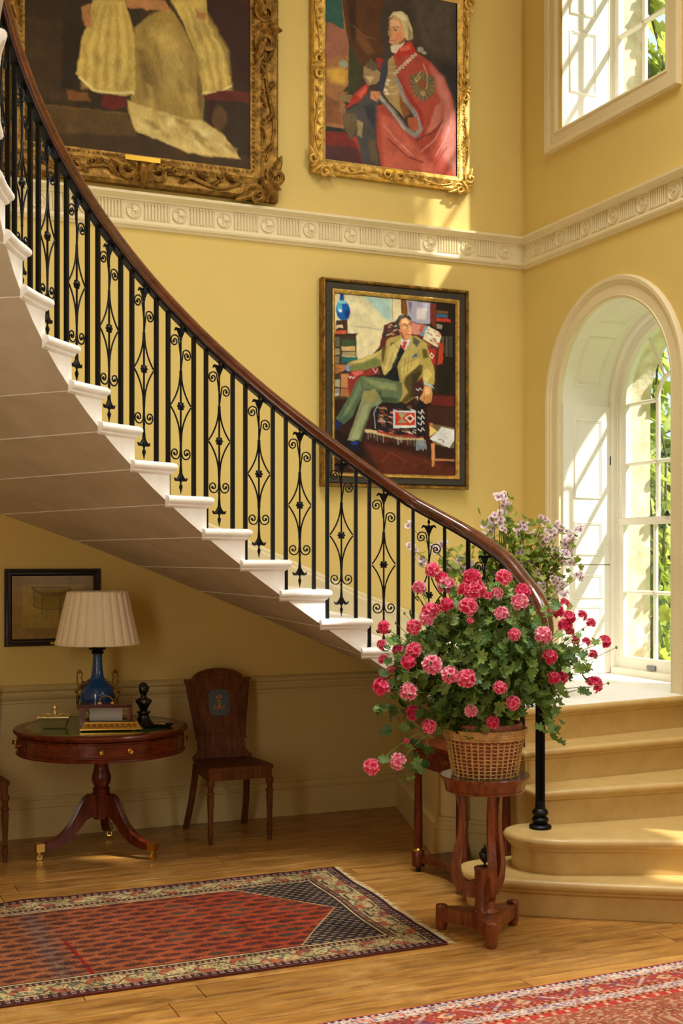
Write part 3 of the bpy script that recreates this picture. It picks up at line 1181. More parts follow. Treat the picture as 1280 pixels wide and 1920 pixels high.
def ornament():
    """wrought baluster: lily finials, collared stem, scrolls, four-sided bow with a rosette"""
    st = MB()
    pr = [(.0008, .004), (.004, .02), (.010, .042), (.0035, .058), (.006, .064), (.012, .072), (.0105, .085), (.0085, .11), (.006, .14), (.005, .165), (.0075, .17), (.005, .178), (.0045, .19), (.008, .198), (.0045, .206), (.0045, .25), (.0065, .255), (.0045, .26),
          (.005, .30), (.005, .55), (.0065, .58), (.0045, .60), (.0045, .70), (.006, .705), (.0045, .71), (.0045, .74), (.008, .745), (.005, .752), (.007, .772), (.0105, .79), (.008, .795), (.003, .80), (.009, .814), (.003, .828), (.0008, HB)]
    st.lathe(pr, n=8)
    # lily leaves
    for s in (1, -1):
        st.tube([(s * .004, 0, .105), (s * .010, 0, .086), (s * .022, 0, .074), (s * .034, 0, .074), (s * .042, 0, .084)], [.005, .009, .009, .007, .003], 6)
        st.tube([(s * .004, 0, .752), (s * .008, 0, .772), (s * .018, 0, .790), (s * .031, 0, .793), (s * .040, 0, .782)], [.005, .009, .009, .007, .003], 6)
    scrs = []
    for s in (1, -1):
        scr = MB()
        lead = [(s * .003, 0, .262), (s * .003, 0, .22), (s * .006, 0, .192), (s * .016, 0, .178)]
        sp = scroll_pts(s * .037, .201, .0265, R(-115) if s > 0 else R(295), s * 1.4)
        scr.tube(lead + sp[:-1] + [(s * .037, 0, .201)], [.0038] * (len(lead) + len(sp) - 5) + [.005, .007, .0085, .007, .002], 6)
        scrs.append(scr.mesh('scroll'))
    # upper pair, one low one high
    for s, z, l0 in ((1, .668, .60), (-1, .733, .665)):
        scr = MB()
        lead = [(s * .002, 0, l0), (s * .006, 0, l0 + .03), (s * .016, 0, z + .018)]
        sp = scroll_pts(s * .040, z, .027, R(130) if s > 0 else R(50), -s * 1.55)
        scr.tube(lead + sp[:-1] + [(s * .040, 0, z)], [.0038] * (len(lead) + len(sp) - 5) + [.005, .007, .0085, .007, .002], 6)
        scrs.append(scr.mesh('scroll'))
    bow = MB()
    for s in (1, -1):
        for q in (1, -1):
            z0 = .425
            pts = []
            for i in range(13):
                t = i / 12
                pts.append((s * (.062 * (1 - t) ** 2.35 + .004), 0, z0 + q * (.003 + .168 * t)))
            bow.tube(pts, .0042, 6)
    ros = MB()
    ros.lathe([(0, .014), (.008, .013), (.012, .008), (.016, .004), (.016, -.004), (.012, -.008), (.008, -.013), (0, -.014)], n=12)
    for k in range(8):
        a = 2 * PI * k / 8
        ros.ball((.0175 * math.cos(a), .0175 * math.sin(a), 0), .0065, 6, 4)
    ros.xf(Matrix.Rotation(R(90), 4, 'X'))
    ros.xf(Matrix.Translation((0, 0, .425)))
    return [st.mesh('ornamental_baluster'), bow.mesh('bow'), ros.mesh('rosette')] + scrs


orn_me = ornament()
bar_cache = {}


def stair_pt(n, f):
    """a point over tread n at fraction f towards the next riser, on the baluster line"""
    if n >= 7:
        a = ang(n, 1.0) * (1 - f) + ang(n + 1, 1.0) * f
        p = on_circle(a, RB + .045)
        return Vector((p[0], p[1], zt(n))), a
    p, q = Vector(O[n]), Vector(O[n + 1])
    w = (Vector(W[n]) - p).normalized()
    r = p.lerp(q, f) + w * .05
    d = (q - p).normalized()
    return Vector((r.x, r.y, zt(n))), math.atan2(d.y, d.x) - PI / 2


def rail_height(p):
    best, bz = 9, 0
    for q in rail_path:
        d = (q.x - p.x) ** 2 + (q.y - p.y) ** 2
        if d < best:
            best, bz = d, q.z
    return bz


for n in range(3, NTOP + 1):
    for f in ((.2, .88) if n >= 5 else (.5,)):
        p, a = stair_pt(n, f)
        h = round(rail_height(p) - .028 - p.z, 2)
        if h not in bar_cache:
            bar_cache[h] = bar_mesh(h)
        link('baluster', bar_cache[h], M['iron'], railing, p, (0, 0, a + PI / 2))
    if n >= 5:
        p, a = stair_pt(n, .54)
        h = rail_height(p) - .03 - p.z
        o = link('ornamental_baluster', orn_me[0], M['iron'], railing, p + Vector((0, 0, .004)), (0, 0, a - PI / 2))
        o.scale = (1, 1, min(1.06, h / HB))
        for nm, me in zip(('bow', 'rosette', 'scroll', 'scroll', 'scroll', 'scroll'), orn_me[1:]):
            link(nm, me, M['iron'], o)
# newel column on the second step
mb = MB()
pr = [(.055, 0), (.057, .012), (.05, .02), (.032, .024), (.04, .034), (.043, .046), (.036, .056), (.03, .06), (.036, .068), (.042, .08), (.036, .092), (.026, .1), (.0235, .14)]
mb.lathe(pr, n=20)
for k in range(20):
    pass
fl = []
for k in range(40):
    a = 2 * PI * k / 40
    fl.append((a, .024 if k % 2 else .0205))
v = [(r * math.cos(a), r * math.sin(a), z) for z in (.1, .80) for a, r in fl]
mb.add(v, [(i, (i + 1) % 40, 40 + (i + 1) % 40, 40 + i) for i in range(40)])
mb.lathe([(.024, .78), (.034, .79), (.036, .80), (.028, .81), (.03, .83), (.04, .85), (.036, .87), (.012, .90)], n=20)
obj('newel_post', mb, M['iron'], railing, 40, (3.405, 5.385, zt(2)))

# ---- strokes of the paintings, in thousandths of each canvas
PAINT_MAN = [
('p',45,35,25,2.4,'-41 -26 1124 -100 1124 1033 -41 1053'),('p',208,202,162,2.4,'-14 -9 601 -12 601 137 527 122 401 154 374 265 223 394 -14 393'),('p',222,212,170,12.2,'179 178 393 185 365 277 205 383 179 354'),
('p',160,194,188,32.6,'223 -7 455 4 469 132 383 106 311 55'),('l',170,165,140,8.2,'134 174 383 180'),('p',218,208,168,2.4,'469 -3 542 -2 542 97 482 125'),
('l',150,150,130,4.1,'469 3 471 125'),('p',112,70,30,2.4,'538 -2 590 -2 599 84 546 84'),('l',150,95,45,4.9,'565 0 573 83'),
('p',160,160,182,2.4,'587 2 794 5 789 126 637 135 601 81'),('p',200,195,200,16.3,'674 40 766 40 748 104 674 102'),('p',110,108,125,6.5,'601 11 637 12 620 80'),
('p',112,50,36,2.4,'789 8 839 8 839 151 789 120'),('p',36,29,24,2.4,'839 5 1048 -1 1048 533 860 540 839 148'),('p',60,100,140,2.4,'841 64 940 67 940 83 841 83'),
('p',185,62,42,2.4,'841 87 965 89 967 105 845 108'),('p',110,80,50,2.4,'845 45 944 46 944 62 845 62'),('p',150,145,132,2.4,'845 123 897 129 888 152 845 148'),
('p',80,76,64,2.4,'921 188 940 187 940 306 918 306'),('p',66,64,52,2.4,'948 189 981 188 981 309 948 309'),('p',90,86,72,2.4,'888 196 907 194 905 288 889 289'),
('p',18,72,150,2.4,'39 -7 75 -6 75 45 39 44'),('e',14,84,160,2.4,'66 91 57 54'),('e',80,165,200,11.4,'39 74 21 29'),
('e',10,50,110,11.4,'99 110 21 28'),('e',235,242,250,2.4,'45 94 11 9'),('e',120,200,215,6.5,'62 46 33 9'),
('p',60,42,26,2.4,'10 150 101 139 103 226 4 229'),('p',192,88,52,2.4,'8 208 90 200 95 226 8 228'),('p',205,190,150,2.4,'12 175 64 170 66 192 12 198'),
('e',40,28,20,2.4,'45 195 24 6'),('p',58,52,42,2.4,'-14 237 174 224 174 384 -14 405'),('p',52,36,25,2.4,'-14 228 194 212 171 228 -14 240'),
('e',216,216,196,2.4,'138 208 24 8'),('p',58,78,46,2.4,'59 253 162 252 161 282 57 287'),('p',194,164,112,2.4,'54 293 162 285 164 312 54 316'),
('p',150,142,102,2.4,'59 323 167 318 167 343 59 342'),('p',38,102,98,2.4,'55 353 185 344 189 364 55 384'),('p',200,180,130,2.4,'57 342 166 342 166 348 57 348'),
('p',92,92,72,2.4,'1 242 39 240 39 294 1 296'),('p',160,150,110,2.4,'1 305 39 303 39 336 1 341'),('p',120,110,80,2.4,'1 350 38 348 38 384 1 386'),
('p',68,52,34,2.4,'-14 441 129 435 129 579 -14 585'),('p',172,122,76,2.4,'50 444 118 441 118 519 50 519'),('p',152,102,62,2.4,'50 526 118 523 124 569 50 570'),
('p',152,152,126,2.4,'1 477 39 475 39 517 1 515'),('p',160,160,150,2.4,'1 530 39 528 39 565 1 572'),('l',40,30,22,4.9,'1 548 39 544'),
('l',40,30,22,4.9,'1 539 39 535'),('p',48,25,18,2.4,'-41 598 1048 507 1048 1035 -41 1053'),('p',86,38,24,40.8,'249 830 491 848 1048 947 1048 1009 383 1010'),
('p',30,16,14,24.5,'12 752 223 818 249 903 12 909'),('l',120,55,30,11.4,'383 924 455 873 527 896 601 919'),('l',110,50,30,8.2,'637 943 748 916 860 944'),
('l',96,44,26,8.2,'455 971 582 956 729 978'),('p',98,36,30,8.2,'794 533 1048 533 1048 590 794 592'),('p',60,35,28,8.2,'766 600 1048 598 1048 714 766 705'),
('p',92,40,36,2.4,'401 160 455 136 537 127 637 123 766 133 860 166 889 208 860 266 837 366 822 479 748 494 374 295 363 278'),('p',62,46,46,2.4,'410 160 500 135 527 202 393 227'),('l',170,60,45,4.9,'432 187 444 180 455 184'),
('l',190,150,110,4.9,'493 179 505 173 516 177'),('l',170,60,45,4.9,'416 156 429 150 440 154'),('l',190,150,110,4.9,'433 169 446 162 457 166'),
('l',170,60,45,4.9,'453 202 465 196 476 200'),('l',205,195,170,4.9,'446 204 458 198 469 202'),('l',190,150,110,4.9,'467 203 480 197 491 201'),
('l',205,195,170,4.9,'445 156 458 148 469 153'),('l',205,195,170,4.9,'424 212 438 204 448 209'),('l',170,60,45,4.9,'438 156 450 150 461 154'),
('l',170,60,45,4.9,'453 196 465 189 476 193'),('l',170,60,45,4.9,'475 207 487 200 498 204'),('l',205,195,170,4.9,'476 186 489 179 499 184'),
('l',205,195,170,4.9,'489 158 502 151 513 155'),('p',228,222,194,2.4,'762 137 860 166 885 196 852 258 725 216'),('p',112,152,184,2.4,'740 138 774 138 729 199 700 197'),
('p',205,138,126,6.5,'633 128 748 136 697 194 633 190'),('p',190,90,60,4.1,'711 140 748 136 720 174 693 174'),('l',190,110,50,5.7,'784 215 791 222 800 218 806 224'),
('l',190,110,50,5.7,'800 229 808 235 817 231 822 237'),('l',50,60,60,5.7,'817 205 825 212 833 208 840 214'),('l',190,110,50,5.7,'852 228 860 235 870 231 875 237'),
('l',190,110,50,5.7,'774 232 782 240 791 235 796 241'),('l',170,60,40,5.7,'816 217 822 224 832 220 838 226'),('l',170,60,40,5.7,'859 174 866 182 875 177 880 184'),
('l',170,60,40,5.7,'844 240 852 248 862 244 867 249'),('l',170,60,40,5.7,'764 236 772 244 781 239 786 245'),('l',170,60,40,5.7,'836 230 843 237 853 233 859 240'),
('l',190,110,50,5.7,'836 186 842 193 852 188 857 194'),('l',190,110,50,5.7,'848 240 855 247 864 242 870 249'),('l',170,60,40,5.7,'761 156 769 163 777 159 783 165'),
('l',50,60,60,5.7,'761 174 768 180 777 176 783 182'),('l',50,60,60,5.7,'784 216 792 224 800 220 806 226'),('l',50,60,60,5.7,'855 231 863 239 872 235 878 240'),
('l',190,110,50,5.7,'846 186 854 193 863 188 868 195'),('l',190,110,50,5.7,'768 243 775 250 784 246 789 252'),('l',50,60,60,5.7,'822 216 830 224 839 220 844 226'),
('l',50,60,60,5.7,'784 182 791 188 800 184 806 190'),('l',170,60,40,5.7,'799 206 807 213 817 209 822 215'),('l',190,110,50,5.7,'818 165 825 172 834 167 840 174'),
('p',165,48,46,2.4,'770 265 838 267 828 361 764 320'),('p',225,215,190,2.4,'799 287 825 305 804 328 783 308'),('p',120,30,40,2.4,'800 296 813 306 802 318 791 308'),
('p',170,64,36,2.4,'871 221 902 239 899 345 850 360'),('l',40,80,75,8.2,'748 258 850 260'),('p',132,46,42,2.4,'99 448 170 412 249 414 348 385 370 430 223 452 157 566 116 568'),
('p',205,96,90,6.5,'134 430 223 417 234 436 162 453'),('l',225,215,200,6.5,'107 453 121 465 134 455 147 465 166 456'),('l',215,205,190,6.5,'311 402 329 426 348 403'),
('p',166,150,86,2.4,'546 201 455 221 423 238 410 276 311 323 99 382 107 425 249 411 374 381 393 429 455 451 537 478 546 527 527 579 582 589 656 553 674 467 748 407 720 309 762 240 674 201'),('p',112,122,68,16.3,'112 399 329 341 374 356 373 383 249 412 110 425'),('p',196,182,112,11.4,'134 380 303 324 383 295 374 320 223 370'),
('p',90,80,44,9.8,'383 289 419 263 401 349 383 374'),('p',192,178,110,4.9,'542 207 438 286 419 373 393 429 455 439 527 282 548 232'),('p',110,96,52,4.1,'455 249 491 247 455 273'),
('l',120,108,60,4.9,'542 214 482 253 527 282'),('p',178,164,98,4.9,'624 203 706 264 647 325 527 393 510 424 573 298 612 253'),('p',198,182,100,16.3,'537 392 702 323 711 372 582 427 546 459'),
('p',84,72,36,13,'582 440 702 360 720 415 674 467 656 553 573 590 537 583 601 525 565 471'),('p',60,50,24,11.4,'637 425 711 397 674 472 656 547 620 555'),('p',176,160,86,4.1,'706 236 760 243 789 319 830 392 825 472 737 470 713 409 697 323'),
('p',200,184,104,11.4,'720 396 766 382 804 417 766 463 735 451'),('p',96,86,44,11.4,'720 272 758 271 776 319 729 328'),('p',90,82,40,6.5,'702 360 729 371 720 421 706 409'),
('l',140,120,60,3.3,'582 328 565 416'),('l',140,120,60,3.3,'610 328 596 408'),('l',150,110,60,3.3,'637 338 628 375'),
('l',140,125,66,3.3,'474 309 438 397'),('p',90,90,78,4.1,'645 205 706 233 674 265 639 240'),('p',198,180,110,4.9,'393 384 428 384 419 421 397 420'),
('p',46,96,146,2.4,'637 314 674 300 680 315 632 328'),('p',26,31,33,2.4,'537 257 573 289 510 381 532 469 383 455 474 388'),('p',40,52,50,9.8,'527 306 491 382 455 408 491 345'),
('p',216,216,228,2.4,'542 220 573 236 621 221 603 260 573 287 542 257'),('p',194,60,46,2.4,'554 239 593 237 573 281 539 272 557 256'),('l',225,120,100,3.3,'555 250 582 254'),
('p',206,142,98,2.4,'537 110 582 95 624 115 635 165 628 203 596 228 555 222 527 184 526 141'),('p',238,190,150,8.2,'548 110 593 103 605 133 548 137'),('p',238,176,130,6.5,'596 168 626 160 626 191 593 193'),
('p',150,90,60,6.5,'527 178 554 222 576 226 554 188'),('p',58,60,52,2.4,'499 130 527 93 582 81 626 100 632 119 584 100 538 113 527 141 538 172 511 167'),('p',110,112,100,4.1,'514 117 546 95 582 88 537 106'),
('l',70,58,48,4.9,'542 153 582 147 634 141'),('e',222,178,138,2.4,'570 156 15 9'),('e',226,184,146,2.4,'617 149 12 9'),
('e',60,45,38,2.4,'571 154 7 3'),('e',60,45,38,2.4,'617 147 6 3'),('l',90,60,40,4.1,'554 142 587 137'),
('l',90,60,40,4.1,'605 135 630 132'),('l',172,98,64,4.9,'593 152 603 181 588 183'),('l',150,60,52,4.9,'581 199 621 193'),
('p',90,106,76,2.4,'209 449 383 453 546 472 554 527 527 590 356 586 311 539 240 542 205 574 129 561 161 494'),('p',124,138,98,19.6,'231 460 491 480 514 522 339 510'),('p',60,76,54,11.4,'356 559 510 559 527 589 365 586'),
('p',64,80,58,9.8,'249 520 383 528 374 558 294 537'),('p',76,98,74,2.4,'209 450 231 539 143 676 72 725 8 692 116 568'),('p',108,124,90,11.4,'201 474 214 528 107 658 55 691 151 555'),
('p',122,132,98,2.4,'231 536 348 532 388 588 294 631 205 814 103 811 189 638'),('p',142,152,112,9.8,'223 618 281 601 196 801 129 803'),('p',70,86,60,6.5,'294 622 311 609 214 807 196 807'),
('p',138,132,82,9.8,'231 536 329 517 352 559 311 598 223 582'),('p',28,40,86,2.4,'-5 695 68 720 12 758 -5 753'),('p',22,24,42,2.4,'115 816 202 806 189 874 103 867'),
('p',30,50,130,4.1,'134 818 183 813 179 835 138 833'),('p',33,28,31,2.4,'316 615 374 599 527 588 664 602 743 618 735 787 527 783 325 746'),('l',152,176,192,6.5,'348 611 319 652 329 737'),
('l',120,80,60,5.7,'354 620 365 626 374 622 385 628'),('l',120,80,60,5.7,'354 668 364 673 374 671 384 677'),('l',170,95,60,5.7,'445 664 456 669 465 667 476 672'),
('l',170,95,60,5.7,'580 735 591 740 601 737 612 743'),('l',225,165,165,5.7,'439 667 450 672 459 669 469 675'),('l',120,80,60,5.7,'387 687 398 692 407 690 418 695'),
('l',120,80,60,5.7,'405 677 416 681 424 679 435 685'),('l',170,95,60,5.7,'377 704 388 709 397 705 408 711'),('l',225,165,165,5.7,'596 753 607 758 616 756 627 761'),
('l',140,60,60,5.7,'451 709 462 714 470 711 481 717'),('l',230,222,205,5.7,'384 692 395 697 404 695 414 700'),('l',140,60,60,5.7,'444 738 454 743 464 741 475 747'),
('l',120,80,60,5.7,'404 653 414 658 423 654 434 660'),('l',140,60,60,5.7,'373 706 384 711 394 709 404 714'),('l',170,95,60,5.7,'387 655 398 660 407 658 418 663'),
('l',225,165,165,5.7,'436 696 447 701 456 699 467 705'),('l',225,165,165,5.7,'630 626 641 630 651 628 662 634'),('l',140,60,60,5.7,'493 736 504 741 513 738 524 744'),
('l',230,222,205,5.7,'640 747 651 751 660 749 671 755'),('l',120,80,60,5.7,'357 681 368 686 377 684 388 690'),('l',140,60,60,5.7,'577 754 588 759 598 756 609 762'),
('l',225,165,165,5.7,'452 643 463 648 471 645 482 651'),('l',225,165,165,5.7,'612 754 623 759 632 756 643 762'),('l',120,80,60,5.7,'596 609 607 614 616 612 627 617'),
('l',225,165,165,5.7,'362 685 373 691 382 687 393 693'),('l',120,80,60,5.7,'400 656 410 661 420 658 430 664'),('l',225,165,165,5.7,'353 694 364 700 373 696 384 702'),
('l',140,60,60,5.7,'452 647 463 652 471 649 482 654'),('l',140,60,60,5.7,'455 638 466 643 475 640 486 646'),('l',230,222,205,5.7,'621 620 632 625 640 622 652 628'),
('l',230,222,205,5.7,'591 747 602 752 611 749 622 756'),('l',120,80,60,5.7,'601 603 612 608 621 605 632 611'),('l',225,165,165,5.7,'363 661 374 666 383 663 394 668'),
('l',190,150,90,5.7,'362 618 372 623 382 621 391 626'),('l',225,165,165,5.7,'648 735 659 740 668 737 679 743'),('l',190,150,90,5.7,'395 621 406 626 414 623 425 629'),
('l',170,95,60,5.7,'457 637 468 642 478 640 488 645'),('l',225,165,165,5.7,'478 626 489 631 499 629 510 635'),('l',170,95,60,5.7,'372 638 383 643 391 640 402 646'),
('l',225,165,165,5.7,'361 748 372 753 380 751 391 756'),('l',120,80,60,5.7,'462 684 473 690 481 686 492 692'),('l',190,150,90,5.7,'444 756 454 761 464 758 475 764'),
('l',190,150,90,5.7,'370 677 379 681 389 679 399 684'),('l',170,95,60,5.7,'387 614 398 619 407 616 418 622'),('l',170,95,60,5.7,'462 747 473 752 481 750 492 756'),
('l',120,80,60,5.7,'384 717 395 722 405 719 414 725'),('l',190,150,90,5.7,'550 742 561 748 571 745 582 751'),('l',140,60,60,5.7,'520 621 531 626 541 623 552 629'),
('p',190,210,220,2.4,'475 634 664 630 674 723 478 733'),('p',192,56,36,2.4,'491 640 658 639 664 711 493 722'),('l',235,228,210,4.9,'490 718 497 725 504 718'),
('l',235,228,210,4.9,'504 718 511 724 519 717'),('l',235,228,210,4.9,'519 717 526 724 533 717'),('l',235,228,210,4.9,'533 717 541 723 548 716'),
('l',235,228,210,4.9,'548 716 555 723 563 716'),('l',235,228,210,4.9,'563 716 570 723 577 715'),('l',235,228,210,4.9,'577 715 584 723 592 714'),
('l',235,228,210,4.9,'592 714 599 722 606 714'),('l',235,228,210,4.9,'606 714 614 722 621 714'),('l',235,228,210,4.9,'621 714 628 721 636 714'),
('l',235,228,210,4.9,'636 714 643 721 650 713'),('l',235,228,210,4.9,'650 713 658 720 664 713'),('p',150,152,112,2.4,'516 644 590 645 557 674 599 699 511 701 546 674'),
('p',228,218,194,2.4,'620 649 659 671 620 699 576 673'),('p',112,32,48,2.4,'620 660 643 672 620 688 593 673'),('p',202,182,132,2.4,'245 744 329 750 527 784 735 782 735 794 527 797 245 760'),
('p',150,50,45,2.4,'339 748 527 770 729 769 731 779 527 782 339 760'),('p',28,24,26,2.4,'663 547 740 544 752 767 674 779'),('l',226,222,214,7.3,'685 633 711 644 720 622 740 637'),
('l',226,222,214,7.3,'685 663 711 675 720 653 740 668'),('l',226,222,214,7.3,'685 695 711 706 720 684 740 699'),('l',226,222,214,7.3,'685 732 711 743 720 721 740 736'),
('l',70,66,62,3.3,'258 763 261 785'),('l',120,120,112,3.3,'271 764 271 801'),('l',100,40,36,3.3,'283 765 280 786'),
('l',120,120,112,3.3,'295 765 291 789'),('l',100,40,36,3.3,'308 765 311 810'),('l',160,150,130,3.3,'320 766 323 788'),
('l',70,66,62,3.3,'333 767 329 807'),('l',120,120,112,3.3,'345 768 346 811'),('l',70,66,62,3.3,'359 769 362 796'),
('l',70,66,62,3.3,'371 770 372 802'),('l',100,40,36,3.3,'383 770 380 807'),('l',160,150,130,3.3,'396 771 396 816'),
('l',100,40,36,3.3,'408 772 408 817'),('l',100,40,36,3.3,'421 773 424 817'),('l',100,40,36,3.3,'433 774 435 813'),
('l',100,40,36,3.3,'446 774 443 806'),('l',70,66,62,3.3,'458 774 455 808'),('l',100,40,36,3.3,'471 775 476 810'),
('l',100,40,36,3.3,'485 776 485 819'),('l',70,66,62,3.3,'497 777 495 803'),('l',160,150,130,3.3,'510 778 514 820'),
('l',160,150,130,3.3,'522 779 524 821'),('l',160,150,130,3.3,'535 779 539 808'),('l',160,150,130,3.3,'548 780 547 811'),
('l',70,66,62,3.3,'560 781 561 808'),('l',100,40,36,3.3,'573 782 577 807'),('l',100,40,36,3.3,'587 782 589 809'),
('l',120,120,112,3.3,'599 783 599 822'),('l',100,40,36,3.3,'612 784 615 827'),('l',120,120,112,3.3,'625 784 624 812'),
('l',70,66,62,3.3,'637 785 639 826'),('l',120,120,112,3.3,'650 786 656 829'),('l',70,66,62,3.3,'663 787 668 827'),
('l',70,66,62,3.3,'675 788 672 826'),('l',120,120,112,3.3,'689 788 693 816'),('l',120,120,112,3.3,'702 789 700 821'),
('l',120,120,112,3.3,'715 790 711 818'),('l',160,150,130,3.3,'728 791 723 824'),('l',160,150,130,3.3,'740 792 735 821'),
('l',100,40,36,3.3,'753 793 752 816'),('l',150,165,185,4.1,'674 797 672 851'),('l',150,165,185,4.1,'684 797 684 852'),
('l',150,165,185,4.1,'694 797 696 849'),('l',150,165,185,4.1,'705 796 708 844'),('l',150,165,185,4.1,'715 796 720 846'),
('l',150,165,185,4.1,'725 796 732 853'),('l',150,165,185,4.1,'735 795 745 842'),('l',150,165,185,4.1,'746 795 757 846'),
('p',62,36,36,2.4,'652 473 704 460 734 482 720 545 667 599 650 547'),('l',226,222,214,6.5,'670 504 688 512 702 496 720 508'),('l',226,222,214,6.5,'664 553 685 547 680 565'),
('p',208,152,92,2.4,'740 482 796 472 811 529 796 574 748 586 698 557 729 519'),('p',235,190,130,8.2,'748 494 789 486 794 523 748 537'),('l',140,85,50,4.1,'743 544 731 579'),
('l',140,85,50,4.1,'766 543 762 579'),('l',140,85,50,4.1,'787 542 789 570'),('p',152,188,194,2.4,'735 461 806 473 826 500 785 481 739 476'),
('p',168,112,66,2.4,'-14 393 92 391 101 413 55 433 -14 449'),('l',110,66,36,4.1,'3 413 55 416'),('l',110,66,36,4.1,'3 428 47 429'),
('p',122,152,204,2.4,'90 388 118 396 118 428 94 426'),('p',112,96,56,2.4,'781 695 1048 718 1048 837 813 815'),('p',216,192,112,2.4,'783 705 849 739 783 774'),
('p',218,220,222,2.4,'889 713 1048 732 954 831 785 786'),('l',46,44,44,4.1,'860 784 888 787 912 796 897 805'),('p',202,136,86,2.4,'798 810 828 809 828 939 804 944'),
('l',196,130,86,14.7,'828 901 1048 904'),('p',200,110,60,2.4,'783 691 808 691 808 713 783 713')]
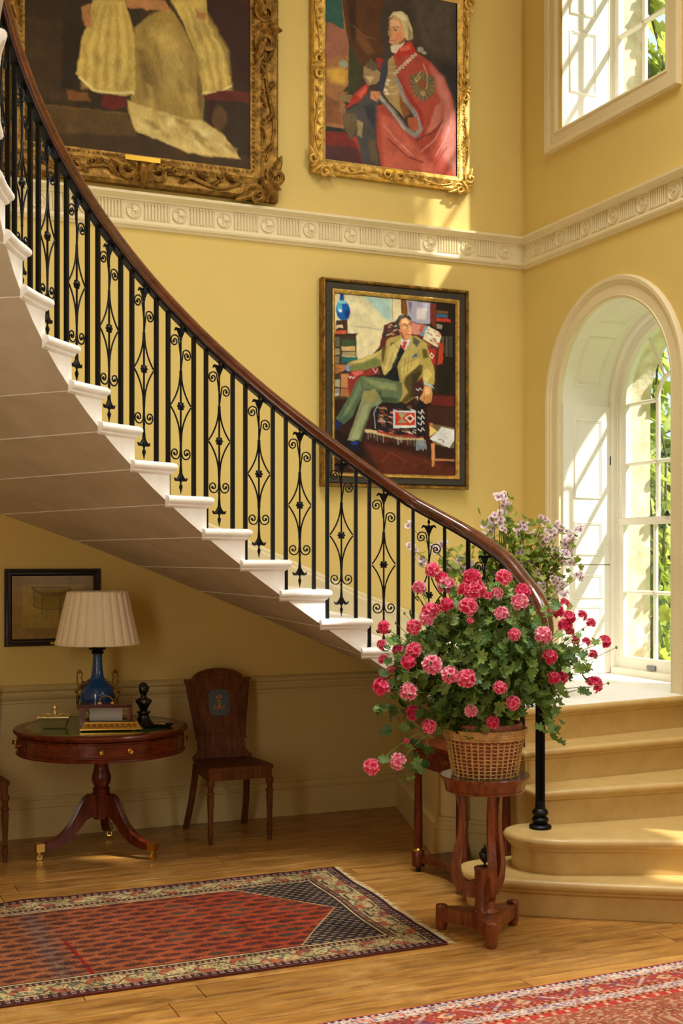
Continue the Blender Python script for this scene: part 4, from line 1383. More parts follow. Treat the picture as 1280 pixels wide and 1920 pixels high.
PAINT_ROBE = [
('p',66,56,46,2.4,'-54 15 1114 -157 1114 1050 -54 1159'),('p',78,68,58,64.6,'650 -23 992 -6 992 328 741 293'),('p',46,44,44,40.4,'834 348 1019 364 1019 591 926 469'),
('p',156,108,66,2.4,'-54 15 100 -7 151 280 177 367 171 611 91 646 145 679 131 816 -54 818'),('p',48,88,78,6.5,'-54 15 98 -7 139 270 74 267 39 246 -54 265'),('p',150,98,74,12.9,'-54 265 39 246 117 272 151 288 165 407 30 437 -54 437'),
('p',200,158,66,32.3,'-4 511 117 475 165 497 143 576 30 571'),('e',152,164,136,16.2,'130 459 32 20'),('p',130,84,50,24.2,'-4 645 100 672 126 790 -4 798'),
('p',86,54,26,2.4,'96 -7 469 -62 398 208 434 366 362 394 327 457 265 462 196 377 151 274'),('p',112,72,36,24.2,'204 235 310 304 362 368 310 389 230 321'),('p',60,38,20,24.2,'143 50 230 37 222 297 196 351'),
('l',128,86,46,6.5,'204 241 292 287 380 295'),('p',62,64,32,4,'170 349 204 376 256 446 275 535 204 609 124 612 165 574'),('p',142,118,78,4,'90 628 197 621 189 668 98 667'),
('p',132,106,72,4.8,'96 705 153 703 145 732 98 729'),('p',40,46,36,2.4,'-54 815 131 816 131 836 -54 850'),('p',116,42,34,2.4,'-54 848 126 835 249 841 279 1012 -54 1026'),
('p',78,44,44,19.4,'-54 915 230 911 267 1013 -54 1026'),('p',150,60,45,9.7,'143 852 239 848 256 937 213 877'),('p',168,72,56,2.4,'506 363 695 326 796 366 891 433 956 532 990 648 1019 1032 416 1011 380 859 369 666 434 646 506 702 614 782 695 807 725 744 614 611 523 478'),
('p',196,122,112,48.5,'796 392 891 440 964 564 996 727 1010 993 889 885 898 605'),('p',192,98,78,29.1,'398 695 506 722 632 820 741 887 834 989 434 1003'),('p',150,50,40,16.2,'541 476 641 569 741 663 741 794 704 693 595 574'),
('p',200,120,105,19.4,'834 612 889 580 870 715 741 807 796 709'),('l',122,48,42,17.8,'686 820 805 767 907 684'),('l',124,50,44,11.3,'469 837 614 920 741 940'),
('l',206,140,122,9.7,'434 763 523 831 668 914'),('l',206,140,126,9.7,'723 882 834 798 935 641'),('l',210,150,138,6.5,'834 897 916 789 964 671'),
('l',140,58,50,9.7,'834 943 926 834'),('p',178,52,40,2.4,'550 311 641 266 679 315 700 333 506 373 531 341'),('p',206,96,80,8.1,'559 317 623 289 641 313 559 337'),
('p',168,42,34,4,'369 393 435 398 444 436 398 456 384 424'),('p',172,56,44,4.8,'150 705 204 620 310 537 320 569 275 639 204 673'),('p',205,95,75,9.7,'230 617 301 558 305 583 256 633'),
('p',154,128,88,6.5,'282 456 327 430 400 467 427 490 380 537 318 557 276 515'),('p',96,82,64,9.7,'292 455 336 404 398 442 353 473'),('p',200,180,130,9.7,'292 507 362 505 327 541'),
('p',74,72,70,4.8,'124 740 222 675 336 578 418 595 380 666 371 860 403 1000 274 1002 230 843 180 869 132 808'),('p',106,90,62,8.1,'128 728 222 723 230 798 185 862 138 808'),('p',154,138,90,9.7,'230 753 275 768 267 853 235 836'),
('p',54,56,64,16.2,'283 676 362 641 362 796 310 737'),('p',98,82,60,12.9,'318 853 371 860 394 988 336 980'),('p',60,63,74,4,'416 414 489 378 471 472 435 567 416 596 397 546'),
('p',168,142,92,4,'469 393 507 368 534 477 552 554 579 641 597 707 469 623 427 582 460 486'),('l',202,180,128,4.8,'469 433 506 433 532 422'),('l',202,180,128,4.8,'469 466 506 467 532 454'),
('l',202,180,128,4.8,'469 505 506 506 532 493'),('l',202,180,128,4.8,'469 544 506 545 532 533'),('l',202,180,128,4.8,'469 583 506 584 532 572'),
('p',132,86,42,6.5,'550 567 597 593 634 676 586 707 559 644'),('l',152,147,144,33.9,'390 598 438 635 506 683 595 764 677 793 718 751 677 670 595 601 531 497'),('l',196,188,172,8.1,'394 598 506 689 595 771'),
('l',110,108,112,6.5,'550 528 632 623 695 694'),('p',168,88,58,4.8,'614 703 688 687 706 759 650 773 621 741'),('p',188,128,84,4,'334 587 400 576 409 598 380 640 334 626'),
('l',120,70,44,4,'362 602 380 633'),('p',104,94,66,11.3,'632 465 723 428 823 448 834 533 746 596 668 566'),('l',130,116,80,9.7,'737 511 843 499'),
('l',130,116,80,9.7,'737 511 835 532'),('l',130,116,80,9.7,'737 511 811 561'),('l',130,116,80,9.7,'737 511 777 583'),
('l',130,116,80,9.7,'737 511 737 594'),('l',130,116,80,9.7,'737 511 696 593'),('l',130,116,80,9.7,'737 511 662 579'),
('l',130,116,80,9.7,'737 511 640 554'),('l',130,116,80,9.7,'737 511 632 524'),('l',130,116,80,9.7,'737 511 640 492'),
('l',130,116,80,9.7,'737 511 662 463'),('l',130,116,80,9.7,'737 511 696 441'),('l',130,116,80,9.7,'737 511 737 429'),
('l',130,116,80,9.7,'737 511 777 430'),('l',130,116,80,9.7,'737 511 811 444'),('l',130,116,80,9.7,'737 511 835 468'),
('e',136,76,48,6.5,'732 502 32 27'),('e',170,140,90,4.8,'737 551 21 14'),('l',206,176,124,5.7,'741 386 773 448 764 521'),
('l',206,176,124,5.7,'723 428 677 480 686 491 723 454'),('e',156,156,142,6.5,'715 305 24 16'),('e',176,170,150,6.5,'746 320 19 10'),
('e',214,204,176,3.2,'677 338 12 10'),('e',120,80,50,2.4,'677 338 5 4'),('e',214,204,176,3.2,'657 354 12 10'),
('e',120,80,50,2.4,'657 354 5 4'),('e',214,204,176,3.2,'636 370 12 10'),('e',120,80,50,2.4,'636 370 5 4'),
('e',214,204,176,3.2,'616 386 12 10'),('e',120,80,50,2.4,'616 386 5 4'),('e',214,204,176,3.2,'595 402 12 10'),
('e',120,80,50,2.4,'595 402 5 4'),('e',214,204,176,3.2,'575 419 12 10'),('e',120,80,50,2.4,'575 419 5 4'),
('e',214,204,176,3.2,'555 434 12 10'),('e',120,80,50,2.4,'555 434 5 4'),('e',214,204,176,3.2,'535 450 12 10'),
('e',120,80,50,2.4,'535 450 5 4'),('e',214,204,176,3.2,'514 467 12 10'),('e',120,80,50,2.4,'514 467 5 4'),
('e',220,212,190,3.2,'469 511 15 8'),('e',220,212,190,3.2,'460 532 15 8'),('e',220,212,190,3.2,'447 566 15 8'),
('e',220,212,190,3.2,'460 584 15 8'),('p',202,152,108,3.2,'478 172 514 146 561 154 597 201 602 259 550 300 506 312 472 296 481 262 463 258 472 211'),('p',222,176,134,9.7,'487 173 550 162 559 196 487 202'),
('p',206,128,94,14.5,'519 237 573 224 577 269 523 280'),('p',150,98,66,6.5,'550 285 599 253 602 266 550 302'),('p',198,184,136,4,'467 167 506 124 561 109 616 125 652 200 657 252 614 267 598 246 588 202 561 159 514 144'),
('p',226,214,170,11.3,'506 135 568 116 623 151 595 162'),('p',150,138,96,8.1,'623 178 654 226 650 256 618 263'),('e',62,42,32,2.4,'523 220 9 4'),
('e',62,42,32,2.4,'474 226 6 4'),('l',128,92,66,4.8,'502 208 545 200'),('l',128,92,66,4,'467 215 483 210'),
('l',150,96,66,4.8,'482 223 473 255 490 257'),('l',146,72,58,4.8,'478 287 513 279'),('p',208,198,172,4,'485 315 550 300 599 276 523 354 489 345')]
PAINT_GOWN = [
('p',50,38,18,3.8,'-103 -34 1339 -291 1339 1021 -103 1150'),('p',54,30,15,75.7,'775 -191 1077 -244 1077 713 849 702 775 530'),('p',62,46,22,25.2,'-37 591 187 597 210 838 -37 865'),
('p',40,30,14,25.2,'162 574 265 595 230 799 151 808'),('p',82,62,28,10.1,'-37 868 439 855 488 940 -37 959'),('p',62,46,20,12.6,'-37 959 535 926 1077 949 1077 1063 -37 1092'),
('l',96,74,36,6.3,'-37 872 439 858'),('p',60,44,20,17.7,'474 445 641 476 703 539 628 576 509 573'),('p',150,126,62,10.1,'468 570 533 517 628 486 701 558 752 641 790 736 777 846 864 873 952 955 924 960 775 963 581 929 486 913 439 839 462 792 471 657'),
('p',168,144,76,37.9,'533 561 628 540 701 630 750 740 726 824 605 730'),('p',120,98,46,30.3,'479 639 533 650 581 804 509 794'),('p',112,92,42,12.6,'750 677 790 736 775 837 750 785'),
('p',194,172,104,10.1,'436 813 533 827 701 846 775 846 864 878 952 957 887 959 701 958 533 921 471 913'),('p',150,126,66,20.2,'638 878 663 894 691 914 661 895'),('p',150,126,66,20.2,'742 899 768 915 794 930 760 922'),
('p',150,126,66,20.2,'669 853 717 857 713 886 689 868'),('p',212,194,130,20.2,'837 911 864 918 916 942 859 930'),('p',170,146,82,20.2,'579 850 612 847 617 886 601 870'),
('p',150,126,66,20.2,'770 884 803 878 813 914 782 908'),('p',170,146,82,20.2,'671 904 710 916 711 935 701 918'),('p',212,194,130,20.2,'704 896 734 894 759 931 729 920'),
('p',170,146,82,20.2,'705 863 759 866 750 886 731 880'),('p',170,146,82,20.2,'575 890 631 903 628 921 594 912'),('p',150,126,66,20.2,'876 918 934 924 915 942 897 932'),
('p',206,186,120,20.2,'777 877 821 879 823 908 783 899'),('p',150,126,66,20.2,'729 884 789 895 772 922 749 897'),('p',212,194,130,20.2,'604 856 645 848 655 881 617 880'),
('p',212,194,130,20.2,'484 879 532 887 534 915 511 904'),('p',170,146,82,20.2,'637 892 672 904 692 930 659 911'),('p',170,146,82,20.2,'653 852 683 856 690 881 675 870'),
('p',150,126,66,20.2,'646 848 681 850 705 879 656 862'),('p',206,186,120,20.2,'539 882 593 885 581 901 558 902'),('p',206,186,120,20.2,'725 865 764 861 799 890 737 878'),
('p',212,194,130,20.2,'759 875 797 868 839 895 766 896'),('p',150,126,66,20.2,'520 870 577 874 590 892 548 896'),('p',170,146,82,20.2,'792 924 824 924 866 955 806 939'),
('p',212,194,130,20.2,'745 919 771 929 783 951 761 935'),('p',170,146,82,20.2,'669 870 704 874 721 903 683 895'),('p',150,126,66,20.2,'723 880 752 883 782 910 741 906'),
('p',62,46,20,17.7,'439 934 581 946 775 974 950 975 950 1056 345 1057'),('p',160,136,70,27.8,'583 721 600 725 634 846 601 783'),('p',132,110,52,27.8,'670 640 687 643 735 739 687 701'),
('p',160,136,70,27.8,'652 672 670 675 714 797 666 733'),('p',172,148,80,27.8,'659 710 676 714 723 820 673 775'),('p',160,136,70,27.8,'679 676 697 679 748 773 707 765'),
('p',172,148,80,27.8,'569 640 586 643 612 757 596 708'),('p',160,136,70,27.8,'564 655 581 658 608 767 592 755'),('p',172,148,80,27.8,'528 754 544 758 572 880 543 835'),
('p',160,136,70,27.8,'587 711 604 715 634 833 612 786'),('p',172,148,80,27.8,'631 574 648 577 689 694 645 676'),('p',132,110,52,27.8,'552 596 568 599 596 715 574 680'),
('p',132,110,52,27.8,'661 719 679 722 712 829 687 785'),('p',132,110,52,27.8,'701 637 719 641 746 742 721 728'),('p',132,110,52,27.8,'514 643 530 646 577 764 537 712'),
('p',160,136,70,27.8,'666 574 683 577 710 668 695 642'),('p',172,148,80,27.8,'590 587 606 590 637 701 605 650'),('p',188,164,84,7.6,'288 497 427 478 469 596 476 791 427 801 276 796 217 750 241 642'),
('p',190,166,86,7.6,'628 451 793 429 802 509 877 608 914 715 824 752 780 757 757 641 701 549'),('p',166,140,68,25.2,'306 520 317 519 274 664 266 791 244 791 251 658'),('p',198,176,98,25.2,'319 518 331 517 293 662 288 788 267 788 274 655'),
('p',166,140,68,25.2,'334 517 345 515 320 658 306 786 290 785 297 652'),('p',198,176,98,25.2,'348 515 359 514 336 656 333 783 312 783 319 650'),('p',166,140,68,25.2,'361 513 373 512 361 653 360 780 336 780 343 646'),
('p',198,176,98,25.2,'375 511 387 509 391 650 377 778 359 778 366 644'),('p',166,140,68,25.2,'389 509 401 508 410 647 394 776 382 775 389 641'),('p',198,176,98,25.2,'403 507 415 506 438 644 417 773 406 772 412 638'),
('p',166,140,68,25.2,'417 506 429 504 461 641 441 771 429 770 436 635'),('p',168,142,70,25.2,'684 479 699 477 757 605 799 739 785 744 741 611'),('p',200,178,100,25.2,'699 477 714 475 779 602 818 737 803 742 763 609'),
('p',168,142,70,25.2,'714 475 728 473 801 599 837 735 822 740 785 606'),('p',200,178,100,25.2,'728 473 743 472 823 597 855 733 841 738 807 603'),('p',168,142,70,25.2,'743 472 758 470 846 594 874 731 859 736 829 600'),
('p',200,178,100,25.2,'758 470 772 467 868 591 893 729 878 733 852 598'),('p',168,142,70,25.2,'772 467 787 466 890 588 912 727 897 731 874 595'),('l',222,204,136,10.1,'230 760 288 797 368 796 468 785'),
('l',222,204,136,10.1,'785 750 849 743 909 714'),('p',172,122,72,6.3,'427 469 607 463 631 497 533 501 439 505'),('p',172,122,72,7.6,'239 529 281 515 281 593 251 589'),
('p',170,118,70,6.3,'744 471 793 483 787 504 748 498'),('p',92,34,20,5,'328 805 427 803 434 834 380 852 328 846'),('p',112,72,34,10.1,'174 805 265 809 278 834 185 841'),
('p',90,36,22,6.3,'787 760 852 733 1077 718 1077 754 799 773'),('p',55,22,12,6.3,'806 772 839 769 832 869 807 854'),('e',86,62,31,10.1,'855 828 35 42'),
('p',178,152,78,7.6,'305 390 415 374 427 487 288 505'),('p',180,154,80,7.6,'653 341 763 325 790 438 628 460'),('p',150,126,62,10.1,'486 311 628 290 643 440 486 461'),
('e',190,140,96,7.6,'359 343 43 42'),('e',190,140,96,7.6,'703 293 43 42'),('e',196,150,106,7.6,'557 257 50 50'),
('p',70,46,24,7.6,'312 345 334 303 392 297 406 341 380 318 336 328'),('p',70,46,24,7.6,'655 295 677 252 738 246 752 290 726 267 679 278'),('p',60,40,22,7.6,'504 264 523 208 592 198 612 248 581 225 533 233')]
PAINT_DRUM = [
('p',150,126,74,4.5,'-273 -327 1739 -329 1739 1389 -273 1307'),('p',168,146,74,6,'138 152 868 160 868 823 132 803'),('p',152,130,64,14.9,'257 195 719 200 693 342 693 509 283 501 267 334'),
('l',88,80,58,13.4,'251 190 283 244 375 284 481 294 587 287 679 254 719 217'),('l',88,80,58,11.9,'259 227 303 272 387 314 481 324 587 317 673 277 713 242'),('l',88,80,58,10.4,'267 269 277 384 269 491'),
('l',88,80,58,10.4,'693 277 687 392 693 484'),('l',88,80,58,8.9,'375 319 373 419 367 601'),('l',88,80,58,8.9,'583 327 587 424 581 611'),
('l',88,80,58,11.9,'269 491 375 524 481 534 587 526 693 489'),('l',88,80,58,6,'242 190 719 197')]

# ================================================================ PICTURES
def noise2(rs, h, w, s):
    a = rs.normal(0, 1, (h // s + 3, w // s + 3))
    yi = np.linspace(0, a.shape[0] - 2.01, h)
    xi = np.linspace(0, a.shape[1] - 2.01, w)
    y0, x0 = yi.astype(int), xi.astype(int)
    fy, fx = (yi - y0)[:, None], (xi - x0)[None]
    return (a[y0][:, x0] * (1 - fy) * (1 - fx) + a[y0 + 1][:, x0] * fy * (1 - fx) + a[y0][:, x0 + 1] * (1 - fy) * fx + a[y0 + 1][:, x0 + 1] * fy * fx)


def lin(c):
    return np.array(srgb(c), np.float32)


def raster(ops, w, h, aspect, base=(60, 50, 40), seed=1, grain=.06, warp=.005):
    """paints the brush strokes into an h x w array of linear colours; strokes are in 1/1000 of the canvas"""
    img = np.empty((h, w, 3), np.float32)
    img[:] = srgb(base)
    sx, sy = w / 1000.0, h / 1000.0
    ppu = w / 1000.0
    for k, r, g, b, wd, s in ops:
        p = np.array([float(t) for t in s.split()], np.float32)
        col = np.array(srgb((r, g, b)), np.float32)
        if k == 'e':
            cx, cy, rx, ry = p[0] * sx, p[1] * sy, p[2] * sx, p[3] * sy
            m = max(1.0, wd * ppu)
            x0, x1 = int(max(0, cx - rx - m - 1)), int(min(w, cx + rx + m + 2))
            y0, y1 = int(max(0, cy - ry - m - 1)), int(min(h, cy + ry + m + 2))
            if x0 >= x1 or y0 >= y1:
                continue
            X, Y = np.meshgrid(np.arange(x0, x1) + .5, np.arange(y0, y1) + .5)
            d = (1 - np.sqrt(((X - cx) / rx) ** 2 + ((Y - cy) / ry) ** 2)) * min(rx, ry)
            a = np.clip(d / m + .5, 0, 1)
        else:
            q = p.reshape(-1, 2) * np.array([sx, sy], np.float32)
            m = max(1.0, wd * ppu) if k == 'p' else max(.8, wd * ppu * .5)
            pad = m + 2
            x0, x1 = int(max(0, q[:, 0].min() - pad)), int(min(w, q[:, 0].max() + pad))
            y0, y1 = int(max(0, q[:, 1].min() - pad)), int(min(h, q[:, 1].max() + pad))
            if x0 >= x1 or y0 >= y1:
                continue
            X, Y = np.meshgrid(np.arange(x0, x1) + .5, np.arange(y0, y1) + .5)
            n = len(q)
            dist = np.full(X.shape, 1e9)
            inside = np.zeros(X.shape, bool)
            for i in range(n if k == 'p' else n - 1):
                ax, ay = q[i]
                bx, by = q[(i + 1) % n]
                dx, dy = bx - ax, by - ay
                t = np.clip(((X - ax) * dx + (Y - ay) * dy) / (dx * dx + dy * dy + 1e-9), 0, 1)
                dist = np.minimum(dist, np.hypot(X - ax - t * dx, Y - ay - t * dy))
                if k == 'p':
                    c = ((ay > Y) != (by > Y)) & (X < dx * (Y - ay) / (dy if abs(dy) > 1e-9 else 1e-9) + ax)
                    inside ^= c
            if k == 'p':
                sd = np.where(inside, dist, -dist)
                a = np.clip(sd / m + .5, 0, 1)
            else:
                a = np.clip((m - dist) / max(1.0, m * .9) + .5, 0, 1) * .85
        a = a[..., None].astype(np.float32)
        img[y0:y1, x0:x1] = img[y0:y1, x0:x1] * (1 - a) + col * a
    rs = np.random.RandomState(seed)
    # brushwork: edges wander a little and melt into each other
    amp = warp * w
    Yi, Xi = np.mgrid[0:h, 0:w].astype(np.float32)
    Xi = Xi + amp * noise2(rs, h, w, max(3, w // 40)) + amp * .4 * noise2(rs, h, w, 3)
    Yi = Yi + amp * noise2(rs, h, w, max(3, w // 40)) + amp * .4 * noise2(rs, h, w, 3)
    Xi, Yi = np.clip(Xi, 0, w - 1.001), np.clip(Yi, 0, h - 1.001)
    x0, y0 = Xi.astype(int), Yi.astype(int)
    fx, fy = (Xi - x0)[..., None], (Yi - y0)[..., None]
    x1, y1 = np.minimum(x0 + 1, w - 1), np.minimum(y0 + 1, h - 1)
    img = img[y0, x0] * (1 - fx) * (1 - fy) + img[y0, x1] * fx * (1 - fy) + img[y1, x0] * (1 - fx) * fy + img[y1, x1] * fx * fy
    nz = rs.normal(0, 1, (h, w))
    nz = (nz + np.roll(nz, 1, 0) + np.roll(nz, 2, 0) + np.roll(nz, 3, 0)) / 2
    lo = noise2(rs, h, w, 9) + noise2(rs, h, w, 22)
    img *= np.clip(1 + grain * nz + grain * 1.3 * lo, .3, 2)[..., None]
    return img


def color_grid(name, img, xs, ys, zfun):
    """grid mesh carrying the painted colours; zfun(xs, ys) -> array of points"""
    h, w = img.shape[:2]
    co = zfun(xs, ys).reshape(-1, 3).astype(np.float32)
    idx = np.arange(h * w).reshape(h, w)
    quads = np.stack([idx[:-1, :-1], idx[1:, :-1], idx[1:, 1:], idx[:-1, 1:]], -1).reshape(-1, 4)
    me = bpy.data.meshes.new(name)
    me.vertices.add(h * w)
    me.vertices.foreach_set('co', co.ravel())
    nq = len(quads)
    me.loops.add(nq * 4)
    me.loops.foreach_set('vertex_index', quads.ravel().astype(np.int32))
    me.polygons.add(nq)
    me.polygons.foreach_set('loop_start', (np.arange(nq) * 4).astype(np.int32))
    me.update(calc_edges=True)
    at_ = me.color_attributes.new('Col', 'FLOAT_COLOR', 'POINT')
    rgba = np.ones((h * w, 4), np.float32)
    rgba[:, :3] = np.clip(img.reshape(-1, 3), 0, 1)
    at_.data.foreach_set('color', rgba.ravel())
    me.shade_smooth()
    return me


def canvas(ops, x0, x1, z0, z1, w, h, parent, mat_, y=0.0, gain=1.0, seed=1, grain=.06, zrows=None, warp=.0018):
    img = raster(ops, w, h, (z1 - z0) / (x1 - x0), seed=seed, grain=grain, warp=warp) * gain
    xs = np.linspace(x0, x1, w)
    zs = np.linspace(z1, z0, h)
    if zrows is not None:
        img = img[zrows]
        zs = zs[zrows]

    def f(a, b):
        X, Z = np.meshgrid(a, b)
        return np.stack([X, np.full_like(X, y), Z], -1)
    me = color_grid('canvas', img, xs, zs, f)
    return link('canvas', me, mat_, parent)


# ---- man in a patterned armchair, dark frame with two gilt edges
p = thing('portrait_painting', 'oil portrait of seated man in green suit, patterned armchair, dark frame', 'painting', (3.766, YB, 2.9))
X0, X1, Z0, Z1 = -.558, .558, -.703, .703
obj('outer_moulding', MB().frame([(0, 0), (0, .055), (.006, .07), (.014, .074), (.02, .068), (.024, .056)], X0, X1, Z0, Z1), M['oldgilt'], p)
obj('flat_frame', MB().frame([(.022, .05), (.03, .056), (.062, .052), (.072, .05)], X0, X1, Z0, Z1), M['olive'], p)
obj('inner_moulding', MB().frame([(.070, .05), (.073, .062), (.08, .066), (.086, .062), (.092, .05), (.098, .044)], X0, X1, Z0, Z1), M['gilt'], p)
canvas(PAINT_MAN, -.461, .451, -.615, .60, 250, 340, p, M['oil'], y=-.045, seed=2, gain=1.15)
obj('stretcher', MB().box(-.52, .52, -.04, -.002, -.66, .66), M['blackwood'], p, 0)


# ---- carved gilt frames
def leaf_blob(mb, c, ang_, L, W_, lift):
    """acanthus leaf in relief on the frame face (x, z plane, facing -y)"""
    ca, sa = math.cos(ang_), math.sin(ang_)
    n = 5
    v, f = [], []
    for i in range(n + 1):
        t = i / n
        wd = W_ * math.sin(PI * min(1, t * .85 + .12)) * (1 + .25 * math.sin(t * 16))
        for s, hgt in ((-1, .2), (-.5, .8), (0, .55), (.5, .8), (1, .2)):
            x, z = t * L, s * wd
            v.append((c[0] + x * ca - z * sa, c[1] - lift * hgt * math.sin(PI * (t * .8 + .15)), c[2] + x * sa + z * ca))
    for i in range(n):
        for j in range(4):
            f.append((i * 5 + j, i * 5 + j + 1, (i + 1) * 5 + j + 1, (i + 1) * 5 + j))
    mb.add(v, f)


def c_scroll(mb, c, r, ang_, s=1, rad=.008, turns=1.2, y=0.0):
    pts, rr = [], []
    for i in range(15):
        t = i / 14
        a = ang_ + s * turns * 2 * PI * t
        q = r * (1 - .78 * t)
        pts.append((c[0] + q * math.cos(a), c[1] - .012 * t + y, c[2] + q * math.sin(a)))
        rr.append(rad * (.55 + .7 * math.sin(PI * (t * .8 + .1))))
    mb.tube(pts, rr, 6)
    mb.ball((pts[-1][0], pts[-1][1], pts[-1][2]), rad * 1.2, 6, 4)


def s_sweep(mb, a, b, bow, nrm, rad, y):
    """long sinuous rib between two clusters, bulging towards nrm"""
    pts, rr = [], []
    for i in range(13):
        t = i / 12
        q = bow * (math.sin(PI * t) * .6 + .4 * math.sin(2 * PI * t))
        pts.append((a[0] + (b[0] - a[0]) * t + nrm[0] * q, y - .006 * math.sin(PI * t), a[1] + (b[1] - a[1]) * t + nrm[1] * q))
        rr.append(rad * (.6 + .5 * math.sin(PI * t)))
    mb.tube(pts, rr, 6)


def carved_frame(root, X0, X1, Z0, Z1, fw, mat_, big, face):
    def cluster(c, nrm, tan, size, nm):
        mb = MB()
        A = math.atan2(nrm[1], nrm[0])
        for s in (1, -1):
            c_scroll(mb, (c[0] + tan[0] * s * size * .55, face - .004, c[1] + tan[1] * s * size * .55), size * .42, A + s * 2.2, s, size * .09, 1.25)
            leaf_blob(mb, (c[0] + tan[0] * s * size * .2, face, c[1] + tan[1] * s * size * .2), math.atan2(tan[1] * s, tan[0] * s) + s * .35, size * 1.15, size * .2, size * .2)
            leaf_blob(mb, (c[0], face, c[1]), A + s * .7, size * .6, size * .17, size * .22)
        leaf_blob(mb, (c[0] - nrm[0] * size * .35, face - .004, c[1] - nrm[1] * size * .35), A, size * .95, size * .24, size * .3)
        mb.ball((c[0] - nrm[0] * size * .1, face - size * .12, c[1] - nrm[1] * size * .1), size * .13, 8, 6)
        obj(nm, mb, mat_, root, 50)
    m = fw * .5
    cx, cz = (X0 + X1) / 2, (Z0 + Z1) / 2
    sq = .7071
    for c, nrm in (((X0 + m, Z0 + m), (-sq, -sq)), ((X1 - m, Z0 + m), (sq, -sq)), ((X1 - m, Z1 - m), (sq, sq)), ((X0 + m, Z1 - m), (-sq, sq))):
        cluster(c, nrm, (-nrm[1], nrm[0]), fw * (.98 if big else 1.1), 'corner_carving')
    for c, nrm in (((cx, Z0 + m), (0, -1)), ((X1 - m, cz), (1, 0)), ((cx, Z1 - m), (0, 1)), ((X0 + m, cz), (-1, 0))):
        cluster(c, nrm, (-nrm[1], nrm[0]), fw * 1.02, 'centre_carving')
    # ribs and running leaves between the clusters
    for side in range(4):
        mb = MB()
        if side in (0, 2):
            z = Z0 + m if side == 0 else Z1 - m
            segs = [((X0 + fw * 1.4, z), (cx - fw * .9, z)), ((X1 - fw * 1.4, z), (cx + fw * .9, z))]
            nrm = (0, -1) if side == 0 else (0, 1)
        else:
            x = X1 - m if side == 1 else X0 + m
            segs = [((x, Z0 + fw * 1.4), (x, cz - fw * .9)), ((x, Z1 - fw * 1.4), (x, cz + fw * .9))]
            nrm = (1, 0) if side == 1 else (-1, 0)
        for a, b in segs:
            mb = MB()
            s_sweep(mb, a, b, fw * .34, nrm, fw * .06, face - .003)
            L_ = math.hypot(b[0] - a[0], b[1] - a[1])
            k = max(3, int(L_ / (fw * .52)))
            for i in range(k):
                t = (i + .5) / k
                q = (a[0] + (b[0] - a[0]) * t, a[1] + (b[1] - a[1]) * t)
                A = math.atan2(b[1] - a[1], b[0] - a[0])
                leaf_blob(mb, (q[0], face, q[1]), A + (.6 if i % 2 else -.6), fw * .55, fw * .1, fw * .16)
                c_scroll(mb, (q[0] - nrm[0] * fw * .12, face, q[1] - nrm[1] * fw * .12), fw * .17, A + i, 1 if i % 2 else -1, fw * .035, 1.1)
            obj('carved_rail', mb, mat_, root, 50)
    # beaded sight edge
    mb = MB()
    step = .03 if big else .022
    r_ = step * .36
    e = fw * .93
    nx = int((X1 - X0 - 2 * e) / step)
    for i in range(nx):
        x = X0 + e + (i + .5) * (X1 - X0 - 2 * e) / nx
        for z in (Z0 + e, Z1 - e):
            mb.ball((x, face + .012, z), r_, 6, 4)
    nz = int((Z1 - Z0 - 2 * e) / step)
    for i in range(nz):
        z = Z0 + e + (i + .5) * (Z1 - Z0 - 2 * e) / nz
        for x in (X0 + e, X1 - e):
            mb.ball((x, face + .012, z), r_, 6, 4)
    o = obj('beading', mb, mat_, root, 60)
    o['kind'] = 'stuff'


p = thing('robed_portrait', 'gilt-framed portrait of white-haired standing man in red robes', 'painting', (3.7425, YB, 5.015))
X0, X1, Z0, Z1 = -.603, .603, -.712, .712
obj('frame_moulding', MB().frame([(0, 0), (0, .035), (.012, .05), (.03, .042), (.05, .048), (.068, .056), (.082, .05), (.09, .04), (.1, .036)], X0, X1, Z0, Z1), M['gilt'], p)
carved_frame(p, X0, X1, Z0, Z1, .098, M['gilt'], False, -.046)
canvas(PAINT_ROBE, -.4975, .4935, -.615, .615, 270, 335, p, M['oil'], y=-.033, seed=4)
obj('stretcher', MB().box(-.55, .55, -.028, -.002, -.66, .66), M['blackwood'], p, 0)
obj('nameplate', MB().box(-.065, .065, -.062, -.05, -.655, -.632), M['plate'], p, 0)

p = thing('gown_painting', 'large dark painting of white gowns in heavy carved gilt frame', 'painting', (1.975, YB, 5.197))
X0, X1, Z0, Z1 = -.92, .92, -1.13, 1.13
obj('frame_moulding', MB().frame([(0, 0), (0, .05), (.02, .075), (.05, .068), (.085, .06), (.11, .066), (.135, .08), (.15, .076), (.165, .06), (.195, .05)], X0, X1, Z0, Z1), M['oldgilt'], p)
carved_frame(p, X0, X1, Z0, Z1, .185, M['oldgilt'], True, -.066)
rows = np.r_[np.arange(0, 210, 4), np.arange(210, 430)]
canvas(PAINT_GOWN, -.725, .725, -.953, .953, 330, 430, p, M['oil'], y=-.045, seed=6, grain=.07, zrows=rows, warp=.003)
obj('stretcher', MB().box(-.8, .8, -.04, -.002, -1.0, 1.0), M['blackwood'], p, 0)
obj('nameplate', MB().box(-.115, .11, -.094, -.078, -.985, -.955), M['plate'], p, 0)

